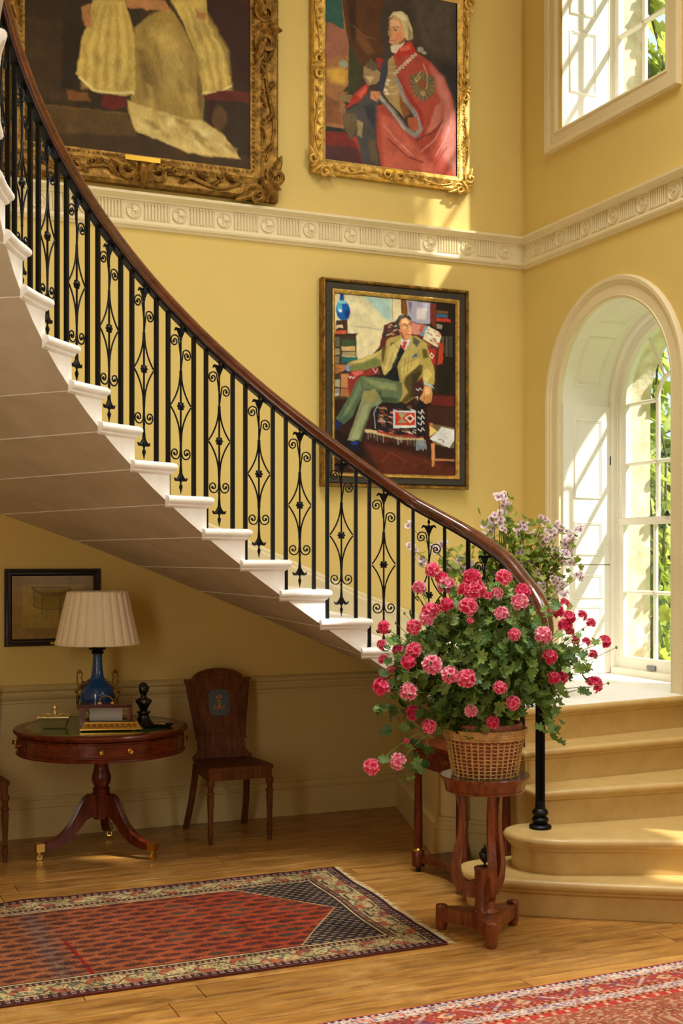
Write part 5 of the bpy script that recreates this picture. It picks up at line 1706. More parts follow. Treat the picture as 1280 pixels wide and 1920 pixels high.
p = thing('drum_print', 'small black-framed old print of a drum behind the lampshade', 'picture', (1.427, YB, 1.4125))
X0, X1, Z0, Z1 = -.293, .293, -.237, .237
obj('frame_moulding', MB().frame([(0, 0), (0, .022), (.006, .03), (.016, .028), (.022, .022), (.034, .024), (.044, .016)], X0, X1, Z0, Z1), M['blackwood'], p)
mb = MB()
for i in range(48):
    x = X0 + .008 + i * (X1 - X0 - .016) / 47
    for z in (Z0 + .008, Z1 - .008):
        mb.ball((x, -.03, z), .004, 5, 4)
for i in range(38):
    z = Z0 + .008 + i * (Z1 - Z0 - .016) / 37
    for x in (X0 + .008, X1 - .008):
        mb.ball((x, -.03, z), .004, 5, 4)
o = obj('beading', mb, M['blackwood'], p)
o['kind'] = 'stuff'
canvas(PAINT_DRUM, -.252, .252, -.2, .2, 150, 120, p, M['print'], y=-.014, seed=8, grain=.05, warp=.001)
obj('nameplate', MB().box(-.02, .045, -.03, -.024, -.226, -.214), M['plate'], p, 0)

# ================================================================ RUGS
def put(img, m, c, k=1.0):
    m = (m.astype(np.float32) * k)[..., None]
    img[:] = img * (1 - m) + lin(c) * m


def boteh(u, v, du, dv, L_, H_, slant=.5):
    """staggered little feathered leaves: mask of motif bodies and of their veins"""
    row = np.floor(v / dv)
    uu = u + (row % 2) * du * .5
    a = (uu / du - np.floor(uu / du) - .5) * du
    b = (v / dv - np.floor(v / dv) - .5) * dv
    hw = H_ * np.clip(.5 - a / L_, 0, 1) ** .7 * np.clip((a / L_ + .5) * 3, 0, 1)
    body = (np.abs(b) < hw) & (np.abs(a) < L_ / 2)
    vein = (np.sin((a + np.abs(b) * 1.4) * 2 * PI / (L_ * .15)) > -.25) | (np.abs(b) < .0022)
    return body & vein, body, np.floor(uu / du) * 7 + row * 13


# ---- long rug with a red pointed field
XA, XB, YA, YBB = -.55, 2.635, 4.905, 6.375
w, h = 820, 300
xs = np.r_[np.linspace(XA, .5, 60)[:-1], np.linspace(.5, XB, w - 59)]
ys = np.linspace(YBB, YA, h)
U, V = np.meshgrid(xs, ys)
rs = np.random.RandomState(11)
img = np.empty((h, w, 3), np.float32)
img[:] = lin((40, 42, 54))
edge = np.minimum(np.minimum(V - YA, YBB - V), np.minimum(XB - U, U - XA))
endd = XB - U
sd = np.minimum(V - YA, YBB - V)
inn = edge > .235
# blue corners with small leaves
b1, b0, idn = boteh(U, V, .052, .030, .044, .011)
put(img, inn, (36, 42, 50))
put(img, inn & b0, (176, 142, 98), .95)
put(img, inn & b1, (120, 74, 56), .5)
# red field, abrash to tan towards the far end
yc = (YA + YBB) / 2 - .01
hexa = np.abs(V - yc) < np.clip((2.36 - U) * 1.42, 0, .505)
fade = np.clip((1.9 - U) / 1.0, 0, 1)
put(img, hexa, (156, 66, 40))
tan = hexa * fade
img[:] = img * (1 - tan[..., None] * .8) + lin((144, 92, 56)) * tan[..., None] * .8
band = np.exp(-((U - .98) / .05) ** 2) * hexa * .5
img[:] = img * (1 - band[..., None]) + lin((92, 96, 92)) * band[..., None]
line = hexa & (np.abs(U - 1.075 - .02 * np.sin(V * 4)) < .010) & (V < 5.62)
put(img, line, (150, 24, 26), .9)
b1, b0, idn = boteh(U, V, .122, .066, .118, .033)
dark = ((np.sin(idn * 3.1) > .55)).astype(np.float32)
put(img, hexa & b0, (112, 56, 42), .6)
put(img, hexa & b1, (44, 36, 40), .92)
put(img, hexa & b0 & (dark > 0) & (U > 1.5), (78, 74, 58), .6)
eh = np.abs(np.abs(V - yc) - np.clip((2.36 - U) * 1.42, 0, .505)) < .006
put(img, eh & inn & (U < 2.37), (206, 172, 124), .8)
# borders: across the band t, along the band s
along = np.where(endd < sd, V, U)
bt = edge
put(img, (bt <= .235) & (bt > .215), (64, 44, 44))
put(img, (bt <= .222) & (bt > .214), (206, 186, 134))
put(img, (bt <= .212) & (bt > .178), (70, 46, 46))
put(img, (bt <= .205) & (bt > .185) & (np.sin(along * 2 * PI / .026) > .1), (168, 128, 92))
put(img, (bt <= .178) & (bt > .062), (186, 168, 116))
mid = .12
wav = mid + .040 * np.sign(np.sin(along * 2 * PI / .30)) * np.minimum(1, np.abs(np.sin(along * 2 * PI / .30)) * 1.6)
put(img, (np.abs(bt - wav) < .006) & (bt < .178) & (bt > .062), (60, 56, 50))
fl = ((np.sin(along * 2 * PI / .15) * .5 + .5) > .5) & (np.abs(bt - (2 * mid - wav)) < .026)
put(img, fl & (bt < .178) & (bt > .062), (164, 74, 52), .85)
nzf = noise2(rs, h, w, 3)
put(img, (bt < .178) & (bt > .062) & (nzf > .55), (70, 74, 72), .8)
put(img, (bt < .178) & (bt > .062) & (nzf < -.65), (152, 84, 56), .8)
put(img, (bt <= .062) & (bt > .018), (72, 44, 42))
put(img, (bt <= .056) & (bt > .024) & (np.sin(along * 2 * PI / .036) > .0), (182, 140, 112), .9)
put(img, (bt <= .048) & (bt > .032) & (np.sin(along * 2 * PI / .036) > .6), (44, 50, 66))
put(img, (bt <= .018) & (bt > .008), (34, 38, 52))
put(img, bt <= .008, (132, 56, 40))
img *= .9 * np.clip(1 + .22 * rs.normal(0, 1, (h, w)) + .14 * noise2(rs, h, w, 25) + .12 * noise2(rs, h, w, 5), .3, 1.8)[..., None]
zz = .0085 + np.clip(.0012 * noise2(rs, h, w, 40), -.0012, .004) + .004 * np.exp(-((edge) / .03) ** 2) * np.clip(noise2(rs, h, w, 60), 0, 2)
wob = .006 * np.sin(V * 9) * np.clip((U - 1.5), 0, 1)


def f_rug(a, b):
    return np.stack([U + wob + (V - YA) * .045 * np.clip((U - .4) / 2, 0, 1), V + .02 * np.clip((U - 0) / 2.6, 0, 1) - .01, zz], -1)


rug = thing('runner_rug', 'worn red and navy patterned rug with pointed red field', 'rug', (0, 0, 0))
link('rug_pile', color_grid('rug_pile', img, xs, ys, f_rug), M['rug'], rug)
mb = MB()
ex = lambda y: XB + (y - YA) * .045 + .006 * math.sin(y * 9)
mb.prism([(XA, YA - .002), (ex(YA) - .003, YA + .018), (ex(YBB) - .003, YBB + .002), (XA, YBB - .016)], .0008, .006)
M['rugback'] = mat('rug_backing', (110, 52, 40), .95)
obj('rug_backing', mb, M['rugback'], rug, 0)
mb = MB()
fr = random.Random(5)
y = YA + .015
while y < YBB:
    L_ = fr.uniform(.018, .05) * (1.0 if fr.random() > .15 else .4)
    x0 = ex(y) - .006
    dy = fr.uniform(-.02, .02)
    mb.tube([(x0, y, .006), (x0 + L_ * .5, y + dy * .4, .008), (x0 + L_, y + dy, .003)], [.0022, .002, .001], 4)
    y += fr.uniform(.004, .008)
o = obj('fringe', mb, M['fringe'], rug)
o['kind'] = 'stuff'

# ---- second rug, only its striped border is in view
XA2, XB2, YA2, YB2 = 1.1, 4.4, 2.9, 4.29
w, h = 620, 240
xs = np.r_[np.linspace(XA2, 1.7, 40)[:-1], np.linspace(1.7, 3.7, w - 80), np.linspace(3.7, XB2, 42)[1:]]
w = len(xs)
ys = np.r_[np.linspace(YB2, 3.8, h - 30), np.linspace(3.8, YA2, 31)[1:]]
h = len(ys)
U, V = np.meshgrid(xs, ys)
rs = np.random.RandomState(21)
img = np.empty((h, w, 3), np.float32)
img[:] = lin((164, 96, 74))
t = np.minimum(YB2 - V, np.minimum(U - XA2, XB2 - U))
nz = noise2(rs, h, w, 3)
nz2 = noise2(rs, h, w, 5)
put(img, (t > .30) & (nz > .5), (206, 170, 130), .7)
put(img, (t > .30) & (nz < -.8), (150, 60, 52), .7)


def bandm(a, b):
    return (t > a) & (t <= b)


put(img, bandm(0, .008), (176, 64, 60))
put(img, bandm(.008, .02), (60, 56, 84))
put(img, bandm(.008, .02) & (np.sin(U * 2 * PI / .03) > .2), (206, 190, 170))
put(img, bandm(.02, .075), (218, 196, 176))
put(img, bandm(.02, .075) & (nz > .55), (96, 84, 118), .85)
put(img, bandm(.02, .075) & (nz < -.6), (196, 84, 78), .85)
for a in (.075, .17, .245):
    put(img, bandm(a, a + .02), (168, 72, 54))
    put(img, bandm(a + .004, a + .016) & (np.sin(U * 2 * PI / .034 + a * 40) > 0), (196, 160, 104))
    put(img, bandm(a + .007, a + .013) & (np.sin(U * 2 * PI / .034 + a * 40) < -.4), (60, 48, 60))
put(img, bandm(.095, .17), (172, 72, 58))
dd = (U / .34 - np.floor(U / .34) - .5) * .34
put(img, bandm(.095, .17) & (np.abs(dd) + np.abs(t - .132) * 1.4 < .042), (208, 168, 122))
put(img, bandm(.095, .17) & (np.abs(dd) + np.abs(t - .132) * 1.6 < .014), (196, 100, 78))
put(img, bandm(.095, .17) & (np.abs(np.abs(dd) - .115 - (t - .132) * 1.1) < .011), (196, 170, 158), .8)
put(img, bandm(.095, .17) & (nz > .9), (214, 180, 160), .7)
put(img, bandm(.095, .17) & (nz < -.9), (92, 70, 104), .8)
put(img, bandm(.095, .17) & (nz2 > 1.0), (96, 78, 116), .8)
put(img, bandm(.19, .245), (210, 190, 172))
put(img, bandm(.19, .245) & (nz > .5), (110, 90, 124), .85)
put(img, bandm(.19, .245) & (nz < -.6), (190, 90, 80), .85)
put(img, bandm(.265, .30), (196, 66, 58))
put(img, bandm(.27, .295) & (np.sin(U * 2 * PI / .06) > .55), (214, 170, 140))
img *= .9 * np.clip(1 + .22 * rs.normal(0, 1, (h, w)) + .1 * noise2(rs, h, w, 25) + .12 * noise2(rs, h, w, 4), .4, 1.8)[..., None]
zz = .0085 + np.clip(.0012 * noise2(rs, h, w, 40), -.0012, .004)


def f_rug2(a, b):
    return np.stack([U, V + (U - 1.8) * .034 - .03, zz], -1)


rug = thing('hall_rug', 'faded red rug with striped cream borders nearest the camera', 'rug', (0, 0, 0))
link('rug_pile', color_grid('rug_pile', img, xs, ys, f_rug2), M['rug'], rug)
sk = lambda x, y: (x, y + (x - 1.8) * .034 - .03)
obj('rug_backing', MB().prism([sk(XA2, YA2), sk(XB2, YA2), sk(XB2, YB2), sk(XA2, YB2)], .0008, .006), M['rugback'], rug, 0)

# ================================================================ FURNITURE
# ---- mahogany drum table
TX, TY = 1.605, 7.265
t = thing('drum_table', 'round mahogany drum table with green leather top under the stair', 'table', (TX, TY, 0))
TR, TZ = .50, .74
obj('table_top', MB().lathe([(0, TZ - .036), (TR - .03, TZ - .036), (TR - .012, TZ - .032), (TR - .002, TZ - .022), (TR, TZ - .012), (TR - .004, TZ - .003), (TR - .012, TZ), (TR - .07, TZ), (TR - .071, TZ - .003), (.01, TZ - .003)], n=72), M['mahogX'], t)
obj('leather_inset', MB().prism([((TR - .07) * math.cos(2 * PI * k / 72), (TR - .07) * math.sin(2 * PI * k / 72)) for k in range(72)], TZ - .001, TZ + .0004), M['leather'], t, 0)
obj('leather_tooling', MB().lathe([(TR - .078, TZ + .0002), (TR - .078, TZ + .0008), (TR - .074, TZ + .0008), (TR - .074, TZ + .0002)], n=72), M['gilt'], t)
AR = TR - .022
obj('apron', MB().lathe([(0, .592), (AR - .02, .592), (AR + .004, .594), (AR + .008, .602), (AR + .002, .611), (AR - .004, .614), (AR - .004, .700), (AR - .012, .704), (0, .704)], n=72), M['mahogX'], t)
A0 = R(-93)


def arc_plate(a0, a1, r, z0, z1, th, seg=10):
    mb = MB()
    v = []
    for i in range(seg + 1):
        a = a0 + (a1 - a0) * i / seg
        for rr, z in ((r, z0), (r + th, z0 + th * .6), (r + th, z1 - th * .6), (r, z1)):
            v.append((rr * math.cos(a), rr * math.sin(a), z))
    f = [(i * 4 + j, i * 4 + j + 1, (i + 1) * 4 + j + 1, (i + 1) * 4 + j) for i in range(seg) for j in range(3)]
    f += [(0, 1, 2, 3), tuple(seg * 4 + j for j in range(4))]
    return mb.add(v, f)


def knob(parent, a, r, z):
    mb = MB().lathe([(.011, 0), (.012, .004), (.006, .008), (.006, .014), (.012, .019), (.014, .024), (.010, .029), (.006, .027), (0, .028)], n=14)
    Mx = Matrix.Translation((r * math.cos(a), r * math.sin(a), z)) @ Matrix.Rotation(a, 4, 'Z') @ Matrix.Rotation(R(90), 4, 'Y')
    obj('knob', mb.xf(Mx), M['brass'], parent)


for k in range(8):
    ac = A0 + k * PI / 4
    nm = 'drawer' if k % 2 == 0 else 'frieze_panel'
    d = obj(nm, arc_plate(ac - R(20.5), ac + R(20.5), AR - .005, .622, .694, .006), M['mahogX'], t)
    if k % 2 == 0:
        for q in (-1, 1):
            knob(d, ac + q * R(9.3), AR - .002, .656)
        mb = MB().ball((0, 0, 0), .005, 8, 5, (1, 1, 1.4))
        obj('keyhole', mb.xf(Matrix.Translation(((AR + .001) * math.cos(ac), (AR + .001) * math.sin(ac), .672))), M['black'], d)
obj('pedestal', MB().lathe([(0, .20), (.047, .20), (.047, .335), (.05, .34), (.052, .352), (.048, .36), (.052, .37), (.049, .378), (.04, .385), (.043, .392), (.053, .41), (.057, .432), (.054, .455), (.044, .485), (.04, .51), (.046, .53), (.052, .54), (.046, .552), (.05, .562), (.06, .592), (0, .592)], n=28), M['mahog'], t)
for fa in (188, 309, 70):
    a = R(fa)
    leg = MB()
    top = [(.03, .345), (.075, .343), (.105, .325), (.13, .285), (.155, .235), (.19, .18), (.24, .13), (.30, .10), (.352, .090)]
    bot = [(.352, .052), (.29, .058), (.225, .078), (.17, .118), (.128, .165), (.098, .20), (.07, .215), (.03, .21)]
    prof = top + bot
    hw = .024
    v = [(r_, -hw, z) for r_, z in prof] + [(r_, hw, z) for r_, z in prof]
    n = len(prof)
    leg.add(v, [tuple(range(n)), tuple(range(2 * n - 1, n - 1, -1))] + [(i, n + i, n + (i + 1) % n, (i + 1) % n) for i in range(n)])
    for y_ in (-.015, -.005, .005, .015):
        leg.tube([(r_ + .001, y_, z + .001) for r_, z in top[1:]], .0058, 6)
    Mz = Matrix.Rotation(a, 4, 'Z')
    lg = obj('leg', leg.xf(Mz), M['mahog'], t)
    mb = MB().box(.345, .392, -.026, .026, .050, .096)
    obj('brass_cap', mb.xf(Mz), M['brass'], lg, 0)
    mb = MB().tube([(.37, 0, .05), (.37, 0, .032)], .009, 8)
    mb.tube([(.37, -.009, .018), (.37, .009, .018)], .018, 12)
    mb.tube([(.37, -.013, .018), (.37, -.013, .04)], .004, 6)
    mb.tube([(.37, .013, .018), (.37, .013, .04)], .004, 6)
    obj('caster', mb.xf(Mz), M['brass'], lg)

# ---- table lamp
lp = thing('table_lamp', 'blue glazed table lamp with cream pleated shade on drum table', 'lamp', (1.612, 7.40, TZ + .001))
obj('lamp_foot', MB().lathe([(0, 0), (.075, 0), (.078, .012), (.07, .024), (.055, .03), (.05, .045), (.06, .055), (0, .055)], n=28), M['bronze'], lp)
obj('vase_body', MB().lathe([(.02, .05), (.055, .056), (.082, .08), (.098, .12), (.103, .16), (.096, .195), (.074, .225), (.048, .25), (.036, .28), (.030, .33), (.0275, .38), (.0275, .415), (.03, .42)], n=36), M['blue'], lp)
obj('neck_mount', MB().lathe([(.0, .405), (.034, .408), (.038, .418), (.03, .428), (.046, .44), (.04, .45), (.05, .462), (.046, .472), (.012, .478), (.010, .53), (0, .53)], n=24), M['bronze'], lp)
mb = MB()
for k in range(16):
    a = 2 * PI * k / 16
    mb.ball((.043 * math.cos(a), .043 * math.sin(a), .44 + .012 * (k % 2)), .0095, 6, 5)
obj('mount_beads', mb, M['bronze'], lp)
cd = R(-16)
for s in (1, -1):
    mb = MB()
    u = (s * math.cos(cd), s * math.sin(cd))
    P = lambda r_, z: (u[0] * r_, u[1] * r_, z)
    mb.tube([P(.118, .135), P(.126, .17), P(.112, .205), P(.118, .24), P(.118, .30), P(.092, .30), P(.085, .285), P(.096, .27), P(.088, .25), P(.09, .235)], [.004] * 10, 6)
    mb.ball(P(.104, .302), .0125, 10, 7)
    mb.tube([P(.05, .243), P(.075, .232), P(.1, .21), P(.118, .19)], [.007, .013, .012, .006], 8)
    mb.ball(P(.05, .245), .011, 8, 6)
    mb.ball(P(.124, .186), .011, 8, 6)
    mb.tube([P(.122, .186), P(.112, .15), P(.118, .115), P(.108, .09)], [.006, .01, .009, .006], 8)
    mb.ball(P(.107, .085), .013, 8, 6)
    obj('handle', mb, M['oldgilt'], lp)
# pleated shade
mb = MB()
np_, zb, zt_, rb, rt = 24, .463, .777, .243, .173
N = np_ * 8
v = []
for z, r_ in ((zb, rb), (zb + .01, rb - .002), (zt_ - .01, rt + .002), (zt_, rt)):
    for k in range(N):
        q = k % 8
        bulge = (0, .0045, .006, .0065, .006, .005, .003, -.006)[q]
        a = 2 * PI * k / N
        v.append(((r_ + bulge) * math.cos(a), (r_ + bulge) * math.sin(a), z))
mb.add(v, [(i * N + k, i * N + (k + 1) % N, (i + 1) * N + (k + 1) % N, (i + 1) * N + k) for i in range(3) for k in range(N)])
sh = obj('lamp_shade', mb, M['shade'], lp, 25)
for z, r_ in ((zb + .004, rb + .004), (zt_ - .004, rt + .004)):
    obj('shade_trim', MB().tube([(r_ * math.cos(2 * PI * k / 48), r_ * math.sin(2 * PI * k / 48), z) for k in range(49)], .0042, 6, cap=False), M['shade'], sh)
mb = MB()
for k in range(3):
    a = 2 * PI * k / 3
    mb.tube([(0, 0, .53), (rt * math.cos(a), rt * math.sin(a), zt_ - .02)], .002, 5)
obj('shade_carrier', mb, M['brass'], lp)

# ---- glazed letter box
RZ = R(-16)
bx = thing('letter_box', 'glass-sided wooden letter box with brass handle in front of lamp', 'box', (1.622, 7.215, TZ + .001), RZ)
bw, bd, bh = .135, .085, .135
obj('box_base', MB().box(-bw - .008, bw + .008, -bd - .008, bd + .008, 0, .022), M['mahogX'], bx, 0)
for sx in (-1, 1):
    for sy in (-1, 1):
        obj('post', MB().box(sx * bw - .011, sx * bw + .011, sy * bd - .011, sy * bd + .011, .022, bh - .018), M['stand'], bx, 0)
for sx in (-1, 1):
    obj('lower_rail', MB().box(sx * bw - .009, sx * bw + .009, -bd + .011, bd - .011, .022, .036), M['stand'], bx, 0)
    obj('glass_pane', MB().box(sx * bw - .001, sx * bw + .001, -bd + .011, bd - .011, .036, bh - .018), M['glass'], bx, 0)
for sy in (-1, 1):
    obj('lower_rail', MB().box(-bw + .011, bw - .011, sy * bd - .009, sy * bd + .009, .022, .036), M['stand'], bx, 0)
    obj('glass_pane', MB().box(-bw + .011, bw - .011, sy * bd - .001, sy * bd + .001, .036, bh - .018), M['glass'], bx, 0)
lid = obj('lid', MB().box(-bw - .015, bw + .015, -bd - .015, bd + .015, bh - .018, bh), M['mahogX'], bx, 0)
mb = MB()
for k in range(24):
    mb.ball((-bw - .012 + k * (2 * bw + .024) / 23, -bd - .016, bh - .009), .0055, 6, 4)
obj('lid_beading', mb, M['mahogX'], lid)
mb = MB().tube([(-.035, 0, bh), (-.038, 0, bh + .016), (-.022, 0, bh + .034), (0, 0, bh + .04), (.022, 0, bh + .034), (.038, 0, bh + .016), (.035, 0, bh)], .004, 8)
mb.box(-.046, -.026, -.008, .008, bh, bh + .004)
mb.box(.026, .046, -.008, .008, bh, bh + .004)
obj('handle', mb, M['brass'], lid)
e = tag(obj('envelope', MB().box(-.1, .09, -.0015, .0015, 0, .085), M['paper'], None, 0), 'white envelope standing inside the glass letter box', 'envelope')
e.location = (1.634, 7.255, TZ + .030)
e.rotation_euler = (R(-12), 0, RZ)
e = tag(obj('letter', MB().box(-.09, .085, -.05, .04, 0, .004), M['paper'], None, 0), 'folded letter lying flat inside the glass letter box', 'letter')
e.location = (1.618, 7.200, TZ + .0235)
e.rotation_euler = (0, 0, RZ + .1)

# ---- gilt inkstand tray
ik = thing('inkstand', 'long gilt inkstand with pierced scroll front before the letter box', 'inkstand', (1.612, 7.035, TZ + .001), RZ)
mb = MB()
lo = [(-.172, -.052), (.172, -.052), (.172, .052), (-.172, .052)]
hi = [(-.148, -.034), (.148, -.034), (.148, .034), (-.148, .034)]
mb.add([(*q, .008) for q in lo] + [(*q, .014) for q in lo] + [(*q, .044) for q in hi] + [(*q, .05) for q in hi], [(0, 1, 5, 4), (1, 2, 6, 5), (2, 3, 7, 6), (3, 0, 4, 7), (4, 5, 9, 8), (5, 6, 10, 9), (6, 7, 11, 10), (7, 4, 8, 11), (8, 9, 13, 12), (9, 10, 14, 13), (10, 11, 15, 14), (11, 8, 12, 15), (12, 13, 14, 15), (3, 2, 1, 0)])
obj('tray_body', mb, M['brass'], ik, 0)
mb = MB()
for k in range(9):
    x = -.128 + k * .032
    pts = [(x + .012 * math.cos(a * .6) * (1 - a / 14), -.046 + .0055 * math.sin(a * .6) * (1 - a / 14) + .004, .029 + .011 * math.sin(a * .6) * (1 - a / 14)) for a in range(14)]
    mb.tube(pts, .0026, 5)
    mb.tube([(x - .014, -.05, .02), (x, -.038, .04), (x + .014, -.05, .022)], .0022, 5)
obj('pierced_scrollwork', mb, M['oldgilt'], ik)
for sx in (-1, 1):
    for sy in (-1, 1):
        obj('bun_foot', MB().lathe([(0, 0), (.007, 0), (.009, .004), (.007, .009), (0, .009)], (sx * .158, sy * .04), 10), M['black'], ik)
obj('pen_groove', MB().box(-.135, .135, -.026, .026, .050, .054), M['black'], ik, 0)

# ---- silver-gilt casket
cs = thing('silver_casket', 'small bright silver-gilt casket with ball finial on drum table', 'casket', (1.335, 7.262, TZ + .001), R(-20))
mb = MB()
sec = [(-.048, .004), (-.066, .05), (-.078, .062), (.078, .062), (.066, .05), (.048, .004)]
ring = []
for z, wx, wy in ((.004, .062, .034), (.012, .066, .038), (.04, .074, .048), (.056, .082, .056), (.064, .09, .062), (.068, .09, .062), (.070, .07, .045)):
    ring += [(-wx, -wy, z), (wx, -wy, z), (wx, wy, z), (-wx, wy, z)]
f = [(i * 4 + k, i * 4 + (k + 1) % 4, (i + 1) * 4 + (k + 1) % 4, (i + 1) * 4 + k) for i in range(6) for k in range(4)] + [(3, 2, 1, 0), (24, 25, 26, 27)]
mb.add(ring, f)
obj('casket_body', mb, M['silver'], cs, 30)
mb = MB()
for k in range(18):
    for s in (-1, 1):
        mb.ball((-.085 + k * .01, s * .06, .071), .0048, 6, 4)
obj('gadroon_edge', mb, M['silver'], cs)
mb = MB().lathe([(.03, .068), (.032, .074), (.014, .078), (.008, .088), (.007, .1), (.013, .104), (.017, .114), (.016, .124), (.010, .131), (0, .133)], n=18)
for s in (-1, 1):
    mb.tube([(s * .02, 0, .074), (s * .045, 0, .082), (s * .05, 0, .074)], [.006, .008, .004], 8)
obj('lid_finial', mb, M['silver'], cs)

# ---- black bust on a socle
bu = thing('bust', 'small glossy black bust of a man on turned socle', 'bust', (1.832, 7.17, TZ + .001), R(-30))
obj('socle', MB().lathe([(0, 0), (.056, 0), (.057, .012), (.05, .02), (.045, .028), (.034, .044), (.030, .058), (.033, .068), (.041, .074), (.041, .082), (.026, .086), (0, .086)], n=24), M['black'], bu)
mb = MB()
sec = [(.086, .02, .016), (.10, .026, .02), (.12, .036, .024), (.138, .05, .028), (.15, .047, .026), (.158, .028, .02), (.165, .018, .017), (.175, .016, .016), (.183, .019, .02), (.195, .025, .028), (.21, .0275, .031), (.225, .027, .030), (.238, .02, .023), (.245, .008, .01)]
v = []
for z, a, b_ in sec:
    for k in range(16):
        an = 2 * PI * k / 16
        v.append((a * math.cos(an), b_ * math.sin(an) - (.004 if z > .17 else 0), z))
mb.add(v, [(i * 16 + k, i * 16 + (k + 1) % 16, (i + 1) * 16 + (k + 1) % 16, (i + 1) * 16 + k) for i in range(len(sec) - 1) for k in range(16)] + [tuple((len(sec) - 1) * 16 + k for k in range(16))])
mb.ball((0, -.034, .203), .0055, 8, 6, (.9, 1.2, 1.6))
mb.ball((0, -.029, .187), .007, 8, 6, (1.2, .9, .6))
mb.ball((0, -.026, .178), .009, 8, 6)
for s in (-1, 1):
    mb.ball((s * .027, .002, .203), .006, 6, 5, (.5, 1, 1.4))
    mb.ball((s * .011, -.03, .213), .006, 6, 5, (1.3, .6, .5))
obj('figure', mb, M['black'], bu, 60)
mb = MB()
fr = random.Random(2)
for k in range(46):
    a, e_ = fr.uniform(0, 2 * PI), fr.uniform(.15, 1.4)
    p_ = (.027 * math.cos(a) * math.cos(e_), -.002 + .031 * math.sin(a) * math.cos(e_), .212 + .032 * math.sin(e_))
    if p_[1] < -.016 and p_[2] < .232:
        continue
    mb.ball(p_, .0075, 6, 4)
obj('curled_hair', mb, M['black'], bu, 60)

# ---- black dish
dh = thing('pen_dish', 'flat black lacquer dish with gold ornament beside the bust', 'dish', (1.893, 7.045, TZ + .001), R(-24))
mb = MB()
ring = []
for z, wx, wy in ((0, .06, .04), (.012, .07, .048), (.018, .082, .054), (.02, .078, .05), (.012, .062, .04)):
    ring += [(-wx, -wy, z), (wx, -wy, z), (wx, wy, z), (-wx, wy, z)]
mb.add(ring, [(i * 4 + k, i * 4 + (k + 1) % 4, (i + 1) * 4 + (k + 1) % 4, (i + 1) * 4 + k) for i in range(4) for k in range(4)] + [(3, 2, 1, 0), (16, 17, 18, 19)])
obj('dish_body', mb, M['black'], dh, 0)
mb = MB()
for k in range(7):
    mb.ball((-.03 + k * .01, .004 * math.sin(k * 2), .02), .007, 6, 4, (1, 1, .8))
obj('gold_ornament', mb, M['gilt'], dh)


